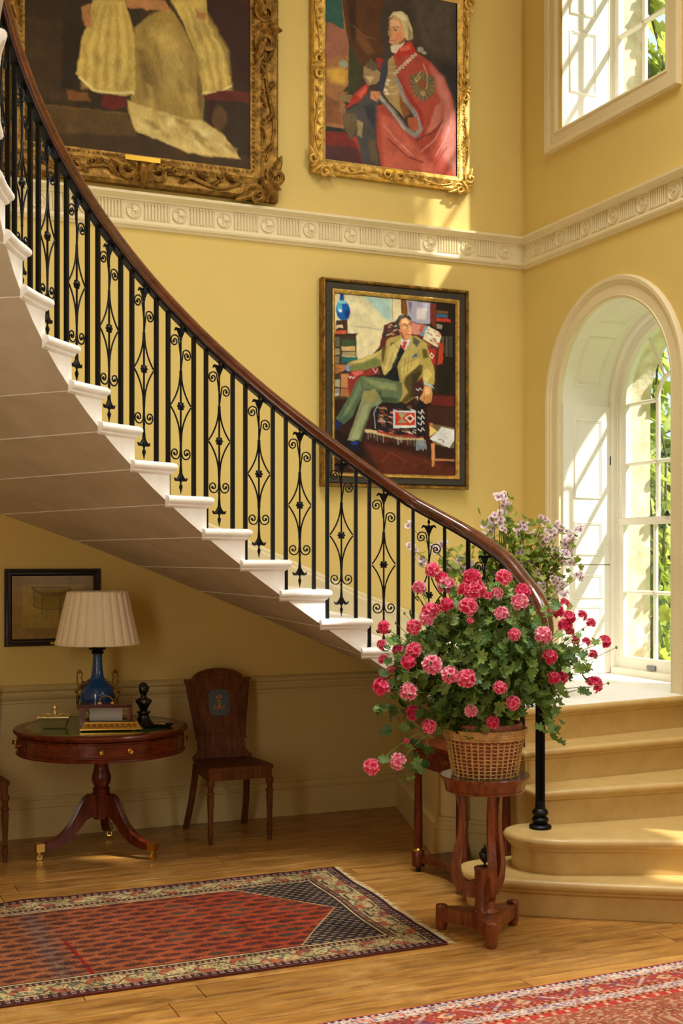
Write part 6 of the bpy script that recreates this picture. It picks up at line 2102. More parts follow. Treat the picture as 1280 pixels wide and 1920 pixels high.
# ---- hall chairs
def hall_chair(loc, label):
    c = thing('hall_chair', label, 'chair', loc, 0, 'hall chairs')
    SZ = .458
    seat = [(-.215, .035), (-.205, .008), (-.175, 0), (.175, 0), (.205, .008), (.215, .035), (.18, .42), (-.18, .42)]
    mb = MB().prism(seat, SZ - .022, SZ - .004)
    ins = [(x * .975, .21 + (y - .21) * .97) for x, y in seat]
    mb.prism(ins, SZ - .004, SZ)
    st = obj('seat', mb, M['chairw'], c, 20)
    mb = MB().tube([(.12 * math.cos(a * PI / 10), .27 + .1 * math.sin(a * PI / 10), SZ + .0005) for a in range(0, 11)], .0022, 5)
    obj('seat_ring', mb, M['blackwood'], st)
    ap = [(-.205, .035), (-.196, .016), (-.17, .01), (.17, .01), (.196, .016), (.205, .035), (.172, .41), (-.172, .41)]
    obj('seat_rail', MB().prism(ap, SZ - .08, SZ - .02), M['chairw'], c, 30)
    for s in (-1, 1):
        mb = MB().lathe([(.022, SZ - .08), (.026, SZ - .10), (.02, SZ - .112), (.0165, SZ - .125), (.0165, SZ - .145), (.024, SZ - .152), (.024, SZ - .162), (.018, SZ - .17), (.021, SZ - .19), (.0145, .12), (.013, .105), (.019, .098), (.019, .09), (.012, .082), (.017, .07), (.018, .055), (.012, .012), (.014, .0), (0, 0)], (s * .188, .03), 16)
        obj('leg', mb, M['chairw'], c)
        pts = [(s * .168, .395, SZ - .03), (s * .172, .41, .33), (s * .182, .45, .18), (s * .195, .53, .0)]
        lg = MB()
        v = []
        for x, y, z in pts:
            v += [(x - .016, y - .018, z), (x + .016, y - .018, z), (x + .016, y + .018, z), (x - .016, y + .018, z)]
        lg.add(v, [(i * 4 + k, i * 4 + (k + 1) % 4, (i + 1) * 4 + (k + 1) % 4, (i + 1) * 4 + k) for i in range(3) for k in range(4)] + [(3, 2, 1, 0), (12, 13, 14, 15)])
        obj('leg', lg, M['chairw'], c, 30)
    # back: flared foot, then the shield, leaning back
    zz0 = SZ - .004
    th = R(12)
    o_, u_, w_, n_ = (0, .385, zz0), (1, 0, 0), (0, math.sin(th), math.cos(th)), (0, -math.cos(th), math.sin(th))
    low_ = [(-.19, 0), (.19, 0), (.192, .018), (.172, .034), (.155, .055), (.15, .08), (.157, .088), (.15, .1), (.155, .125), (-.155, .125), (-.15, .1), (-.157, .088), (-.15, .08), (-.155, .055), (-.172, .034), (-.192, .018)]
    bk = obj('backrest', MB().slab(low_, o_, u_, w_, n_, -.012, .012), M['chairw'], c, 30)
    top_ = [(-.160, .125), (.160, .125), (.212, .492), (.165, .492)]
    arch = [(.165 * math.cos(PI * k / 16), .492 + .072 * math.sin(PI * k / 16)) for k in range(1, 16)]
    top_ += arch + [(-.165, .492), (-.212, .492)]
    obj('shield', MB().slab(top_, o_, u_, w_, n_, -.012, .010), M['chairw'], bk, 30)
    obj('cross_moulding', MB().slab([(-.165, .118), (.165, .118), (.166, .134), (-.166, .134)], o_, u_, w_, n_, .01, .02), M['chairw'], bk, 0)
    P = lambda a, b_, d: tuple(Vector(o_) + Vector(u_) * a + Vector(w_) * b_ + Vector(n_) * d)
    for s in (-1, 1):
        mb = MB()
        for q in range(4):
            x0, x1 = s * (.122 + q * .010), s * (.163 + q * .013)
            mb.tube([P(x0, .135, .011), P(x1, .485, .011)], .0055, 6)
        obj('reeded_pilaster', mb, M['chairw'], bk)
        obj('shoulder_block', MB().slab([(s * .155, .485), (s * .216, .485), (s * .218, .505), (s * .155, .502)], o_, u_, w_, n_, -.014, .018), M['chairw'], bk, 0)
    mb = MB().tube([P(.165 * math.cos(PI * k / 20), .492 + .068 * math.sin(PI * k / 20), .008) for k in range(21)], .011, 8)
    obj('arched_rail', mb, M['chairw'], bk)
    mb = MB().tube([P(.138 * math.cos(PI * k / 20), .465 + .062 * math.sin(PI * k / 20), .010) for k in range(21)] + [P(-.105, .15, .010), P(.105, .15, .010), P(.138, .465, .010)], .004, 6)
    obj('panel_bead', mb, M['chairw'], bk)
    oc = [(-.048, .268), (.048, .268), (.069, .295), (.069, .405), (.048, .432), (-.048, .432), (-.069, .405), (-.069, .295)]
    badge = obj('painted_badge', MB().slab(oc, o_, u_, w_, n_, .009, .0125), M['badge'], bk, 0)
    badge['label'] = 'grey-blue octagonal badge with a gilt crown and cipher'
    mb = MB()
    d = .0135
    for pts in ([(-.016, .378), (.016, .378)], [(-.016, .378), (-.022, .392), (-.010, .386), (0, .398), (.010, .386), (.022, .392), (.016, .378)],
                [(-.012, .365), (.012, .350)], [(.012, .365), (-.012, .350)], [(0, .345), (-.012, .315), (-.03, .31), (-.038, .322), (-.028, .33), (-.022, .32)],
                [(0, .345), (.012, .315), (.03, .31), (.038, .322), (.028, .33), (.022, .32)], [(-.01, .305), (0, .33), (.01, .305)]):
        mb.tube([P(a, b_, d) for a, b_ in pts], .0028, 5)
    obj('gilt_cipher', mb, M['gold_paint'], badge)
    return c


M['badge'] = mat('grey_blue_badge', (66, 78, 78), .5)
M['gold_paint'] = mat('gold_paint', (200, 124, 50), .45)
hall_chair((2.437, 7.175, 0), 'dark wooden hall chair with crested shield back right of table')
hall_chair((.866, 7.215, 0), 'dark wooden hall chair left of the drum table at picture edge')

# ---- console table beside the stair foot
ct = thing('console_table', 'mahogany console table with column legs behind the plant stand', 'table', (3.235, 5.895, 0))
W2, L2 = .165, .285
obj('table_top', MB().box(-W2, W2, -L2, L2, .696, .716), M['mahogX'], ct, 0)
obj('apron', MB().box(-W2 + .012, W2 - .012, -L2 + .012, L2 - .012, .585, .696), M['mahogX'], ct, 0)
dr = obj('drawer', MB().box(-W2 + .006, -W2 + .014, -L2 + .06, L2 - .06, .60, .688), M['mahogX'], ct, 0)
for y_ in (.10, -.10):
    mb = MB()
    for k in range(5):
        mb.ball((-W2 + .004, y_ + (k - 2) * .013, .645 + .005 * math.cos(k * 3)), .009, 6, 5, (.5, 1, 1.1))
    obj('brass_mount', mb, M['oldgilt'], dr)
for sx in (-1, 1):
    for sy in (-1, 1):
        x_, y_ = sx * (W2 - .035), sy * (L2 - .035)
        lg = obj('leg', MB().lathe([(.024, .125), (.0235, .3), (.02, .56), (.024, .568), (.026, .585), (0, .585)], (x_, y_), 18), M['mahog'], ct)
        obj('brass_ring', MB().lathe([(.026, .112), (.032, .114), (.033, .122), (.026, .128)], (x_, y_), 18), M['brass'], lg)
        obj('foot', MB().lathe([(0, .03), (.034, .03), (.036, .036), (.036, .108), (.033, .113), (0, .113)], (x_, y_), 18), M['mahog'], ct)
        obj('caster', MB().lathe([(0, 0), (.012, 0), (.014, .012), (.011, .03), (0, .03)], (x_, y_), 12), M['bronze'], ct)
ppl = []
for k in range(9):
    t_ = k / 8
    ppl.append((-W2 + .02 + .06 * math.sin(PI * t_), -L2 + .035 + (2 * L2 - .07) * t_))
ppr = [(-a, b_) for a, b_ in reversed(ppl)]
obj('platform', MB().prism(ppl + ppr, .052, .086), M['mahog'], ct, 30)

# ---- plant stand
ps = thing('plant_stand', 'mahogany tripod plant stand with lyre supports and round tray', 'plant stand', (2.866, 5.0, 0))
FEET = [R(-112), R(21), R(136)]
base = []
for i in range(3):
    a0, a1 = FEET[i], FEET[(i + 1) % 3]
    if a1 < a0:
        a1 += 2 * PI
    for k in range(9):
        t_ = k / 8
        a = a0 + (a1 - a0) * t_
        r_ = .205 - .125 * math.sin(PI * t_) ** .8
        if k == 0:
            base.append((.205 * math.cos(a0 + .1), .205 * math.sin(a0 + .1)))
        elif k == 8:
            base.append((.205 * math.cos(a1 - .1), .205 * math.sin(a1 - .1)))
        else:
            base.append((r_ * math.cos(a), r_ * math.sin(a)))
obj('tripod_base', MB().prism(base, .042, .105), M['stand'], ps, 20)
for a in FEET:
    mb = MB().lathe([(0, 0), (.02, 0), (.024, .01), (.0275, .022), (.0275, .104), (.0285, .108), (.026, .114), (.012, .112), (.010, .116), (0, .116)], (.205 * math.cos(a), .205 * math.sin(a)), 18)
    obj('foot', mb, M['stand'], ps)
obj('column', MB().lathe([(0, .10), (.058, .10), (.06, .108), (.05, .118), (.0475, .125), (.0475, .29), (.05, .296), (.05, .303), (.044, .306), (.012, .306), (0, .306)], n=28), M['stand'], ps)
obj('urn_finial', MB().lathe([(0, .306), (.017, .306), (.017, .311), (.006, .316), (.006, .324), (.017, .334), (.026, .35), (.028, .366), (.026, .372), (.018, .375), (.02, .381), (.012, .391), (.005, .396), (.006, .402), (.003, .408), (0, .409)], n=20), M['bronze'], ps)
for a in [x + .12 for x in FEET]:
    inner = [(.045, .245), (.075, .238), (.098, .25), (.108, .28), (.112, .32), (.106, .37), (.095, .43), (.090, .50), (.094, .57), (.104, .62), (.116, .657)]
    outer = [(.045, .165), (.085, .168), (.122, .188), (.148, .23), (.156, .285), (.150, .34), (.135, .40), (.122, .46), (.117, .52), (.121, .58), (.133, .63), (.145, .657)]
    prof = inner + outer[::-1]
    n = len(prof)
    hw = .0165
    v = [(r_, -hw, z) for r_, z in prof] + [(r_, hw, z) for r_, z in prof]
    mb = MB().add(v, [tuple(range(n)), tuple(range(2 * n - 1, n - 1, -1))] + [(i, n + i, n + (i + 1) % n, (i + 1) % n) for i in range(n)])
    obj('lyre_support', mb.xf(Matrix.Rotation(a, 4, 'Z')), M['stand'], ps, 35)
obj('tray', MB().lathe([(0, .655), (.165, .655), (.18, .658), (.182, .664), (.178, .668), (.184, .678), (.188, .70), (.20, .716), (.206, .726), (.204, .731), (.199, .729)], n=48), M['stand'], ps)
obj('tray_lining', MB().lathe([(0, .676), (.168, .676), (.18, .69), (.192, .714), (.2, .7295)], n=48), M['lead'], ps)

# ================================================================ PLANTS
SCX, SCY, SZ0 = 2.866, 5.0, .677           # tray floor of the plant stand
bk = thing('wicker_basket', 'open-weave wicker basket standing in the plant stand tray', 'basket', (SCX, SCY, SZ0))


def brad(z):
    return .138 + (.186 - .138) * (z / .27)


mb = MB()
NS = 36
for k in range(NS):
    a = 2 * PI * k / NS
    for da in (-.012, .012):
        mb.tube([(brad(z) * math.cos(a + da), brad(z) * math.sin(a + da), z) for z in (.004, .07, .14, .215)], .0024, 5)
o = obj('stakes', mb, M['wicker'], bk)
o['kind'] = 'stuff'
mb = MB()
fr = random.Random(4)
for i in range(13):
    z = .008 + i * .0165
    pts = []
    for k in range(NS * 2 + 1):
        a = 2 * PI * k / (NS * 2)
        r_ = brad(z) + (.0042 if (k // 2 + i) % 2 else -.0042) * (1 if k % 2 == 0 else 0.2)
        pts.append((r_ * math.cos(a), r_ * math.sin(a), z + .0018 * math.sin(k * 2.3 + i * 5)))
    mb.tube(pts, .0027, 5, cap=False)
o = obj('weavers', mb, M['wicker'], bk)
o['kind'] = 'stuff'
mb = MB()
for i in range(7):
    z = .225 + i * .0066
    for ph in (0, 1):
        pts = []
        for k in range(97):
            a = 2 * PI * k / 96
            r_ = brad(z) + .003 + .0045 * math.sin(a * 24 + i * 1.3 + ph * PI)
            pts.append((r_ * math.cos(a), r_ * math.sin(a), z + .002 * math.cos(a * 24 + ph * PI)))
        mb.tube(pts, .0036, 5, cap=False)
o = obj('braided_rim', mb, M['wicker'], bk)
o['kind'] = 'stuff'
obj('basket_floor', MB().lathe([(0, .002), (.138, .002), (.14, .008), (0, .008)], n=40), M['wickerd'], bk)

pt = thing('flower_pot', 'terracotta flower pot sunk inside the wicker basket', 'pot', (SCX + .004, SCY + .002, SZ0 + .009))
obj('pot_wall', MB().lathe([(0, 0), (.105, 0), (.108, .004), (.148, .235), (.162, .238), (.166, .246), (.168, .278), (.164, .284), (.152, .283), (.148, .25), (.10, .012), (0, .01)], n=48), M['terra'], pt)
obj('potting_soil', MB().lathe([(0, .262), (.06, .264), (.12, .258), (.149, .250), (.149, .24), (0, .24)], n=32), M['soil'], pt)


def grow_mesh(name, verts, faces, cols=None, smooth=True):
    me = bpy.data.meshes.new(name)
    me.from_pydata(verts, [], faces)
    if cols is not None:
        a_ = me.color_attributes.new('Col', 'FLOAT_COLOR', 'POINT')
        arr = np.ones((len(verts), 4), np.float32)
        arr[:, :3] = np.array(cols, np.float32)
        a_.data.foreach_set('color', arr.ravel())
    if smooth:
        me.shade_smooth()
    return me


def palmate(lobes, size, depth, cup, rs, n=4):
    """lobed leaf, stalk end at the origin, lying in x-y, growing to +x"""
    v = [(size * .28, 0, -cup * .3)]
    out = []
    total = lobes * n
    for i in range(total + 1):
        t = i / total
        th = (t - .5) * 2 * PI * .86
        w = abs(math.sin(PI * lobes * t))
        r_ = size * (.62 + .38 * math.cos(th * .5)) * (1 - depth + depth * w ** .6) * (1 + rs.uniform(-.08, .08))
        x, y = size * .28 + r_ * .72 * math.cos(th), r_ * .72 * math.sin(th)
        z = cup * ((r_ / size) ** 2) * (1 + .5 * math.sin(i * 1.7)) + rs.uniform(-1, 1) * size * .035
        out.append((x, y, z))
    v += out
    v.append((0, 0, 0))
    m_ = len(out)
    f = [(0, i + 1, i + 2) for i in range(m_ - 1)]
    f += [(0, m_, m_ + 1), (0, m_ + 1, 1)]
    return v, f


rs = random.Random(12)
ger_leaf = [grow_mesh('leaf', *palmate(7, .062, .34, .014, rs, 3)) for _ in range(5)]
pal_leaf = [grow_mesh('leaf', *palmate(5, .04, .32, .010, rs, 3)) for _ in range(4)]
vin_leaf = [grow_mesh('leaf', *palmate(5, .15, .42, .022, rs, 4)) for _ in range(5)]


def orient(nrm, roll):
    """rotation that turns a leaf's +z to nrm with a random roll"""
    q = Vector(nrm).to_track_quat('Z', 'Y')
    return q @ Vector((0, 0, 1)).rotation_difference(Vector((0, 0, 1))) @ Matrix.Rotation(roll, 3, 'Z').to_quaternion()


def place(nm, me, m_, parent, loc, quat, sc):
    o = link(nm, me, m_, parent, loc)
    o.rotation_mode = 'QUATERNION'
    o.rotation_quaternion = quat
    o.scale = (sc, sc, sc)
    return o


def joined(meshes, items):
    """many leaves in one mesh: items of (mesh index, loc, quat, scale)"""
    V, Fc = [], []
    data = [([tuple(q.co) for q in me.vertices], [tuple(p_.vertices) for p_ in me.polygons]) for me in meshes]
    for mi, loc, qt, sc in items:
        n = len(V)
        vs, fs = data[mi]
        mt = qt.to_matrix()
        for c in vs:
            V.append(tuple(mt @ (Vector(c) * sc) + loc))
        Fc += [tuple(i + n for i in f_) for f_ in fs]
    return grow_mesh('foliage', V, Fc)


# ---- flower heads
def flower_head(seed, n_flor, c_in, c_out, c_edge, full=1.0):
    """dome of five-petalled florets; petals deep at the heart and pale at the rim"""
    rs = random.Random(seed)
    V, Fc, C = [], [], []
    ga = PI * (3 - math.sqrt(5))
    for i in range(n_flor):
        z = 1 - (i + .5) / n_flor * (1.25 * full)
        r_ = math.sqrt(max(0, 1 - z * z))
        a = ga * i
        nrm = Vector((r_ * math.cos(a), r_ * math.sin(a), z))
        nrm = (nrm + Vector((rs.uniform(-.2, .2), rs.uniform(-.2, .2), rs.uniform(-.1, .2)))).normalized()
        c = nrm * .0235
        q = nrm.to_track_quat('Z', 'Y').to_matrix()
        a0 = rs.uniform(0, 6)
        mixc = rs.uniform(.15, 1.0)
        for k in range(5):
            b = a0 + 2 * PI * k / 5
            L_ = .0165 * rs.uniform(.8, 1.2)
            wd = .0098
            pts = [(0, 0, 0), (L_ * .55, -wd * .8, .002), (L_ * .95, -wd * .55, .0045), (L_ * 1.04, 0, .003), (L_ * .95, wd * .55, .0045), (L_ * .55, wd * .8, .002), (L_ * .55, 0, -.0005)]
            n = len(V)
            for j, (x, y, zz_) in enumerate(pts):
                X, Y = x * math.cos(b) - y * math.sin(b), x * math.sin(b) + y * math.cos(b)
                V.append(tuple(c + q @ Vector((X, Y, zz_ + rs.uniform(-.001, .001)))))
                t_ = (.15, .62, 1, 1, 1, .62, .35)[j]
                col = [p0 * (1 - t_) + p1 * t_ for p0, p1 in zip(lin(c_in), lin(c_out))]
                if j in (2, 3, 4):
                    col = [p0 * (1 - mixc) + p1 * mixc for p0, p1 in zip(col, lin(c_edge))]
                C.append(col)
            Fc += [(n, n + 1, n + 6), (n + 1, n + 2, n + 3, n + 6), (n + 6, n + 3, n + 4, n + 5), (n, n + 6, n + 5)]
    return grow_mesh('flower_head', V, Fc, C)


pink = [flower_head(1, 13, (226, 40, 92), (242, 84, 134), (255, 200, 216)), flower_head(2, 12, (212, 26, 78), (226, 48, 104), (248, 150, 178)), flower_head(3, 11, (228, 66, 120), (250, 150, 180), (255, 234, 238)), flower_head(4, 9, (204, 24, 72), (222, 52, 100), (250, 180, 196), .75), flower_head(5, 7, (208, 30, 76), (226, 56, 104), (250, 180, 196), .6)]

gp = thing('geranium', 'bushy pink geranium spilling over the wicker basket', 'plant', (SCX, SCY, SZ0 + .27))
G0 = Vector((SCX, SCY, SZ0 + .27))
heads = [(811, 1069, 32), (829, 1085, 30), (837, 1099, 38), (944, 1083, 33), (885, 1085, 40), (786, 1103, 30), (890, 1107, 45), (871, 1107, 30), (931, 1113, 26), (914, 1119, 20), (979, 1110, 35), (974, 1130, 37), (877, 1138, 38), (838, 1134, 30), (940, 1151, 30), (806, 1146, 35), (818, 1144, 25), (799, 1160, 32), (776, 1176, 32), (720, 1176, 27), (1017, 1191, 37), (964, 1190, 26), (881, 1164, 15), (716, 1209, 22), (775, 1219, 33), (766, 1241, 33), (746, 1219, 24), (719, 1237, 22), (1030, 1232, 32), (810, 1247, 42), (739, 1260, 30), (720, 1266, 26), (843, 1265, 36), (873, 1272, 40), (715, 1288, 36), (766, 1297, 37), (937, 1289, 28), (1037, 1271, 28), (1054, 1270, 25), (961, 1318, 30), (775, 1337, 33), (882, 1333, 27), (804, 1362, 30), (923, 1354, 28), (746, 1428, 35), (697, 1438, 35), (762, 1390, 12), (1044, 1147, 28), (1056, 1132, 24), (1066, 1158, 28), (1058, 1174, 32), (1089, 1155, 24), (1106, 1169, 22), (1076, 1201, 22), (1097, 1204, 20), (1133, 1203, 26), (1110, 1228, 22), (1113, 1284, 35), (1066, 1184, 22)]
rs = random.Random(33)
stem = MB()
for i, (hx, hy, hr) in enumerate(heads):
    d = 5.60 + rs.uniform(-.16, .10)
    if hx > 1035:
        d = 5.66 + rs.uniform(-.08, .08)
    if hy > 1380:
        d = 5.50
    ex_, ez_ = (hx - 905) / 2350 * 5.5 / .385, (1235 - hy) / 2350 * 5.5 / .36
    if ex_ * ex_ + ez_ * ez_ < 1:
        d = min(d, 5.64 - .27 * math.sqrt(1 - ex_ * ex_ - ez_ * ez_))
    P_ = at(hx, hy, d) - G0
    rad = hr * .40625 / 2350 * d                       # survey radius in metres
    vi = 4 if hr < 18 else (3 if hr < 26 else (i * 7) % 3)
    if hx > 1035:
        vi = 1 if hr > 24 else 3  # deeper pink on the right imitates heads seen against the light
    out = P_.copy()
    out.z *= .5
    out.normalize()
    nrm = (out + Vector((0, -.55, .55)) + Vector((rs.uniform(-.3, .3), rs.uniform(-.3, .3), rs.uniform(-.2, .3)))).normalized()
    sc = max(rad, .012) / .0270
    place('flower_head', pink[vi], M['petal'], gp, P_, orient(nrm, rs.uniform(0, 6)), sc)
    b0 = Vector((rs.uniform(-.05, .05), rs.uniform(-.05, .05), -.005))
    mid = b0.lerp(P_, .5) + Vector((0, 0, .10 if hy < 1340 else .16)) + Vector((rs.uniform(-.03, .03), rs.uniform(-.03, .03), 0))
    c = P_ - nrm * .012 * sc
    pts = []
    for k in range(9):
        t_ = k / 8
        pts.append(b0 * (1 - t_) ** 2 + mid * 2 * t_ * (1 - t_) + c * t_ * t_)
    stem.tube(pts, [.004 - .0026 * k / 8 for k in range(9)], 5)
for bx_, by_ in ((1155, 1214), (1140, 1281), (1093, 1180), (758, 1150), (742, 1168), (1010, 1068)):
    q = at(bx_, by_, 5.62) - G0
    stem.tube([Vector((.02, 0, 0)), q * .6 + Vector((0, 0, .03)), q], [.003, .002, .0012], 5)
    stem.ball(q, .006, 6, 5, (1, 1, 1.3))
o = obj('stems', stem, M['stem'], gp)
# leaves: dense mound, looser towards the tips of the branches
items = []
Rt = Vector((math.cos(R(23.3)), -math.sin(R(23.3)), 0))
Fw = Vector((math.sin(R(23.3)), math.cos(R(23.3)), 0))
cen = at(905, 1235, 5.66) - G0
while len(items) < 1900:
    u_ = Vector((rs.gauss(0, 1), rs.gauss(0, 1), rs.gauss(0, 1))).normalized()
    r_ = rs.uniform(.25, 1) ** .5
    x, y, z = u_.x * r_ * .385, u_.y * r_ * .27, u_.z * r_ * .36
    if z < -.1 and abs(x) > .33 - (abs(z) - .1) * .4:
        continue
    if z > .12 and x < -.2 + (z - .12) * 1.0 - .06:
        continue
    if z > .05 and x > .28 - (z - .05) * .6:
        continue
    if z < -.2 and (x > .15 or x < -.25):
        continue
    loc = cen + Rt * x + Fw * y + Vector((0, 0, z))
    nrm = Vector((u_.x * .6, -abs(u_.y) * .5 - .2, .55)) + Vector((rs.gauss(0, .45), rs.gauss(0, .45), rs.gauss(0, .35)))
    w_ = Rt * nrm.x + Fw * nrm.y + Vector((0, 0, nrm.z))
    items.append((rs.randrange(5), loc, orient(w_.normalized(), rs.uniform(0, 6.3)), rs.uniform(.42, .92), y))
# sprays outside the mound
for cx_, cy_, sx_, sy_, n_ in ((765, 1350, 34, 30, 26), (790, 1400, 14, 12, 5), (775, 1440, 16, 16, 13), (735, 1425, 10, 10, 5), (722, 1330, 16, 12, 6), (1070, 1235, 34, 30, 34), (1020, 1310, 26, 34, 40), (1035, 1370, 16, 12, 9), (1100, 1245, 10, 10, 5), (1095, 1300, 6, 8, 2), (760, 1270, 40, 30, 40), (740, 1215, 24, 18, 12), (860, 1350, 34, 18, 26), (995, 1170, 34, 24, 36), (835, 1130, 46, 30, 26), (900, 1125, 40, 24, 22)):
    for _ in range(n_):
        d = 5.6 + rs.uniform(-.12, .12)
        loc = at(cx_ + rs.gauss(0, 1) * sx_ * .7, cy_ + rs.gauss(0, 1) * sy_ * .7, d) - G0
        nrm = Vector((rs.gauss(0, .5), -.45 + rs.gauss(0, .35), .55 + rs.gauss(0, .3)))
        items.append((rs.randrange(5), loc, orient(nrm.normalized(), rs.uniform(0, 6.3)), rs.uniform(.42, .85), -.4))
# the foremost leaves one by one, the rest as a mass
items.sort(key=lambda q: q[4])
for mi, loc, qt, sc, _ in items[:300]:
    place('leaf', ger_leaf[mi], M['leaf'], gp, loc, qt, sc)
o = link('foliage', joined(ger_leaf, [q[:4] for q in items[300:]]), M['leaf'], gp)
o['kind'] = 'stuff'
# branches that carry the mound
br = MB()
for k in range(26):
    a = rs.uniform(0, 2 * PI)
    e_ = Rt * (math.cos(a) * rs.uniform(.1, .3)) + Fw * (math.sin(a) * rs.uniform(.05, .2)) + Vector((0, 0, rs.uniform(.05, .4)))
    b0 = Vector((.07 * math.cos(a), .07 * math.sin(a), -.01))
    br.tube([b0, b0.lerp(e_, .5) + Vector((0, 0, .05)), e_], [.006, .004, .002], 5)
obj('branches', br, M['stemd'], gp)

# ---- pale scented geranium on the landing
PX, PY = 3.80, 6.36
pt2 = thing('clay_pot', 'terracotta pot on the stair landing behind the railing', 'pot', (PX, PY, LAND + .0005))
obj('pot_wall', MB().lathe([(0, 0), (.10, 0), (.13, .21), (.142, .212), (.146, .25), (.134, .25), (.13, .225), (.09, .01), (0, .01)], n=36), M['terra'], pt2)
obj('potting_soil', MB().lathe([(0, .226), (.129, .222), (.129, .21), (0, .21)], n=24), M['soil'], pt2)
pp = thing('pale_geranium', 'tall pale lilac geranium on the landing behind the handrail', 'plant', (PX, PY, LAND + .222))
P0 = Vector((PX, PY, LAND + .222))


def pale_flower(seed):
    rs_ = random.Random(seed)
    V, Fc, C = [], [], []
    for i in range(3):
        off = Vector((.014 * math.cos(i * 2.1), .014 * math.sin(i * 2.1), .004 * i))
        q = Vector((.4 * math.cos(i * 2.1), .4 * math.sin(i * 2.1), 1)).to_track_quat('Z', 'Y').to_matrix()
        for k in range(5):
            b = 2 * PI * k / 5 + i
            L_, wd = .018 * rs_.uniform(.85, 1.15), .0085
            pts = [(0, 0, 0), (L_ * .35, -wd * .5, .002), (L_ * .8, -wd, .004), (L_, 0, .003), (L_ * .8, wd, .004), (L_ * .35, wd * .5, .002), (L_ * .45, 0, .001)]
            n = len(V)
            for j, (x, y, z) in enumerate(pts):
                X, Y = x * math.cos(b) - y * math.sin(b), x * math.sin(b) + y * math.cos(b)
                V.append(tuple(off + q @ Vector((X, Y, z))))
                dark = j == 0 or (k < 2 and j == 6)
                C.append(lin((110, 24, 70)) if dark else (lin((226, 190, 216)) if j in (1, 5) else lin((248, 238, 244))))
            Fc += [(n, n + 1, n + 6), (n + 1, n + 2, n + 3, n + 6), (n + 6, n + 3, n + 4, n + 5), (n, n + 6, n + 5)]
    return grow_mesh('flower_cluster', V, Fc, C)


pale = [pale_flower(k) for k in range(3)]
pf = [(290, 165), (340, 160), (350, 240), (385, 265), (240, 380), (215, 410), (320, 350), (170, 470), (205, 490), (300, 415), (335, 490), (530, 460), (490, 510), (555, 470), (725, 385), (760, 420), (880, 460), (905, 490), (800, 500), (830, 530), (990, 530), (1095, 495), (1000, 590), (965, 625), (1005, 660), (1000, 690), (745, 600), (715, 640), (750, 685), (855, 725), (960, 735), (230, 650), (265, 680), (315, 740), (375, 765), (415, 800), (490, 840), (510, 740), (560, 775), (590, 820), (610, 850), (600, 975), (640, 990), (670, 935), (720, 1060), (840, 1000), (880, 1010), (915, 1050), (925, 820), (1020, 825), (1095, 960), (945, 1145), (860, 1100), (850, 1195), (130, 920), (160, 960), (250, 920), (400, 1090), (420, 1140), (-90, 800), (-30, 830), (20, 860), (-260, 640), (-600, 455), (-560, 700), (-350, 690), (-180, 900), (-60, 900), (60, 1000), (-590, 660), (-480, 820), (650, 540), (120, 560)]
st2 = MB()
tops = []
for i, (zx, zy) in enumerate(pf):
    hx, hy = 880 + zx * .1875, 900 + zy * .1875
    d = 7.22 + rs.uniform(-.12, .16)
    P_ = at(hx, hy, d) - P0
    tops.append(P_)
    nrm = (Vector((-.35, -1, .35)) + Vector((rs.gauss(0, .3), rs.gauss(0, .3), rs.gauss(0, .3)))).normalized()
    place('flower_cluster', pale[i % 3], M['petal'], pp, P_, orient(nrm, rs.uniform(0, 6)), rs.uniform(.95, 1.3))
    if i % 2 == 0 or P_.length > .75:
        b0 = Vector((rs.uniform(-.05, .05), rs.uniform(-.05, .05), -.01))
        mid = b0.lerp(P_, .55) + Vector((0, 0, .08))
        st2.tube([b0, b0.lerp(mid, .5), mid, mid.lerp(P_, .5), P_], [.0045, .004, .003, .0022, .0014], 5)
obj('stems', st2, M['stemd'], pp)
items = []
for i in range(860):
    a, b = rs.choice(tops), rs.choice(tops)
    loc = a.lerp(b, rs.uniform(0, .5)) * rs.uniform(.72, 1.0) + Vector((rs.gauss(0, .03), rs.gauss(0, .05), rs.gauss(0, .03)))
    if loc.z < .02:
        loc.z = rs.uniform(.02, .1)
    loc = Vector((min(loc.x, XR - PX - .06), min(loc.y, YB - PY - .1), loc.z))
    nrm = Vector((rs.gauss(0, .5), -.35 + rs.gauss(0, .4), .6 + rs.gauss(0, .3)))
    items.append((rs.randrange(4), loc, orient(nrm.normalized(), rs.uniform(0, 6.3)), rs.uniform(.6, 1.15), loc.y))
items.sort(key=lambda q: q[4])
for mi, loc, qt, sc, _ in items[:290]:
    place('leaf', pal_leaf[mi], M['leaf2'], pp, loc, qt, sc)
o = link('foliage', joined(pal_leaf, [q[:4] for q in items[290:]]), M['leaf2'], pp)
o['kind'] = 'stuff'

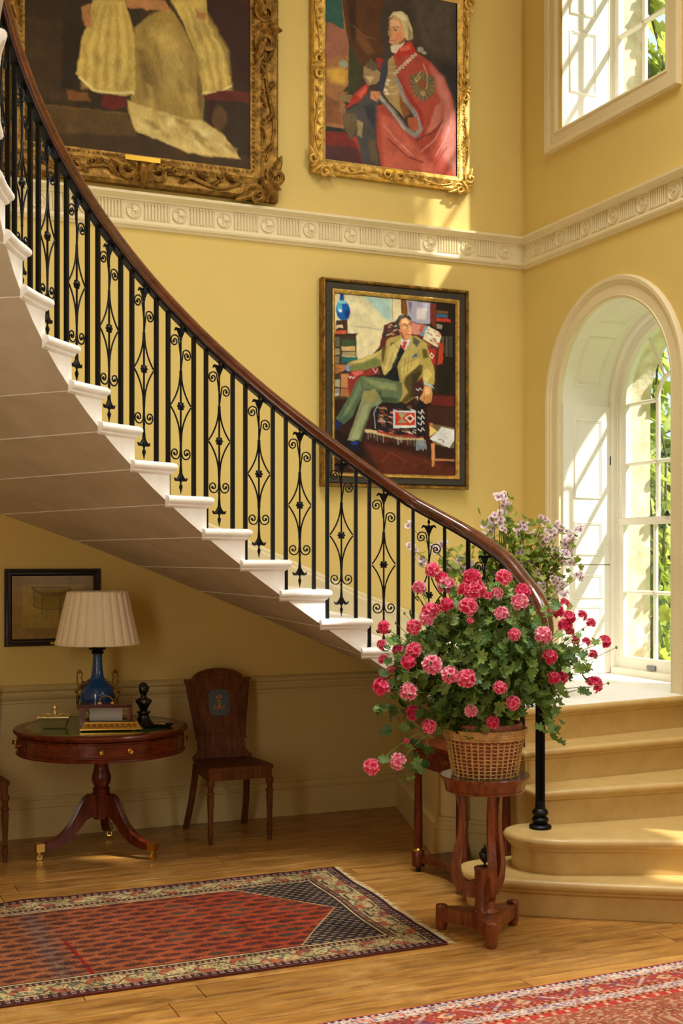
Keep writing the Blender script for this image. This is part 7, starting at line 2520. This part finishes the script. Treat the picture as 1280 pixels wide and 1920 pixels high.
# ================================================================ OUTSIDE THE WINDOWS
vn = thing('climbing_vine', 'bright green climbing vine hanging at the outside edge of windows', 'vine', (XO + .03, 7.45, 0))
V0 = Vector((XO + .03, 7.45, 0))
stv = MB()
for k in range(5):
    pts = [(rs.uniform(0, .12), (k - 2) * .07 + .05 * math.sin(z * 2.3 + k), z) for z in np.arange(0, 7.4, .35)]
    stv.tube(pts, .009, 5)
obj('vine_stems', stv, M['stemd'], vn)
items = []
for i in range(900):
    z = rs.uniform(.6, 7.2)
    if 3.6 < z < 4.4 and rs.random() < .6:
        continue
    edge_ = -.22 + .10 * math.sin(z * 3.1) + .06 * math.sin(z * 7.3 + 1)
    y_ = rs.uniform(edge_, .40)
    x_ = rs.uniform(.0, .10) + (.16 * rs.random() if y_ > -.12 else .05)
    nrm = Vector((.5 + rs.gauss(0, .3), -.7 + rs.gauss(0, .35), .35 + rs.gauss(0, .3)))
    dn = Vector((0, 0, -1))
    items.append((rs.randrange(5), Vector((x_, y_, z)), orient(nrm.normalized(), rs.uniform(0, 6.3)), rs.uniform(.55, 1.1), y_))
items.sort(key=lambda q: q[4])
for mi, loc, qt, sc, _ in items[:300]:
    place('leaf', vin_leaf[mi], M['vine'], vn, loc, qt, sc)
o = link('foliage', joined(vin_leaf, [q[:4] for q in items[300:]]), M['vine'], vn)
o['kind'] = 'stuff'

struct('ground_lawn', MB().box(XO + .1, 60, -30, 60, -.5, -.3), M['lawn'], 'sunny green lawn outside the windows', 0)


def shrub(loc, r_, h_, n_, label):
    s_ = thing('garden_shrub', label, 'shrub', loc)
    items_ = []
    for _ in range(n_):
        u_ = Vector((rs.gauss(0, 1), rs.gauss(0, 1), rs.gauss(0, 1))).normalized()
        q = rs.uniform(.5, 1) ** .5
        items_.append((rs.randrange(5), Vector((u_.x * r_ * q, u_.y * r_ * q, h_ * .52 + u_.z * h_ * .48 * q)), orient((u_ + Vector((0, 0, .4))).normalized(), rs.uniform(0, 6)), rs.uniform(1.2, 2.4)))
    o_ = link('foliage', joined(vin_leaf, items_), M['shrub'], s_)
    o_['kind'] = 'stuff'
    tk = MB().tube([(0, 0, 0), (.05, .03, h_ * .3), (0, 0, h_ * .6)], [.09, .07, .03], 7)
    for k in range(4):
        tk.tube([(0, 0, h_ * .3), (math.cos(k * 1.6) * r_ * .4, math.sin(k * 1.6) * r_ * .4, h_ * .6)], [.05, .02], 6)
    obj('trunk', tk, M['stemd'], s_)


shrub((9.3, 12.0, -.3), 1.3, 3.4, 650, 'leafy garden shrub seen low through the arched window')
shrub((13.5, 16.6, -.3), 1.9, 4.4, 700, 'rounded garden tree beyond the lawn outside the window')
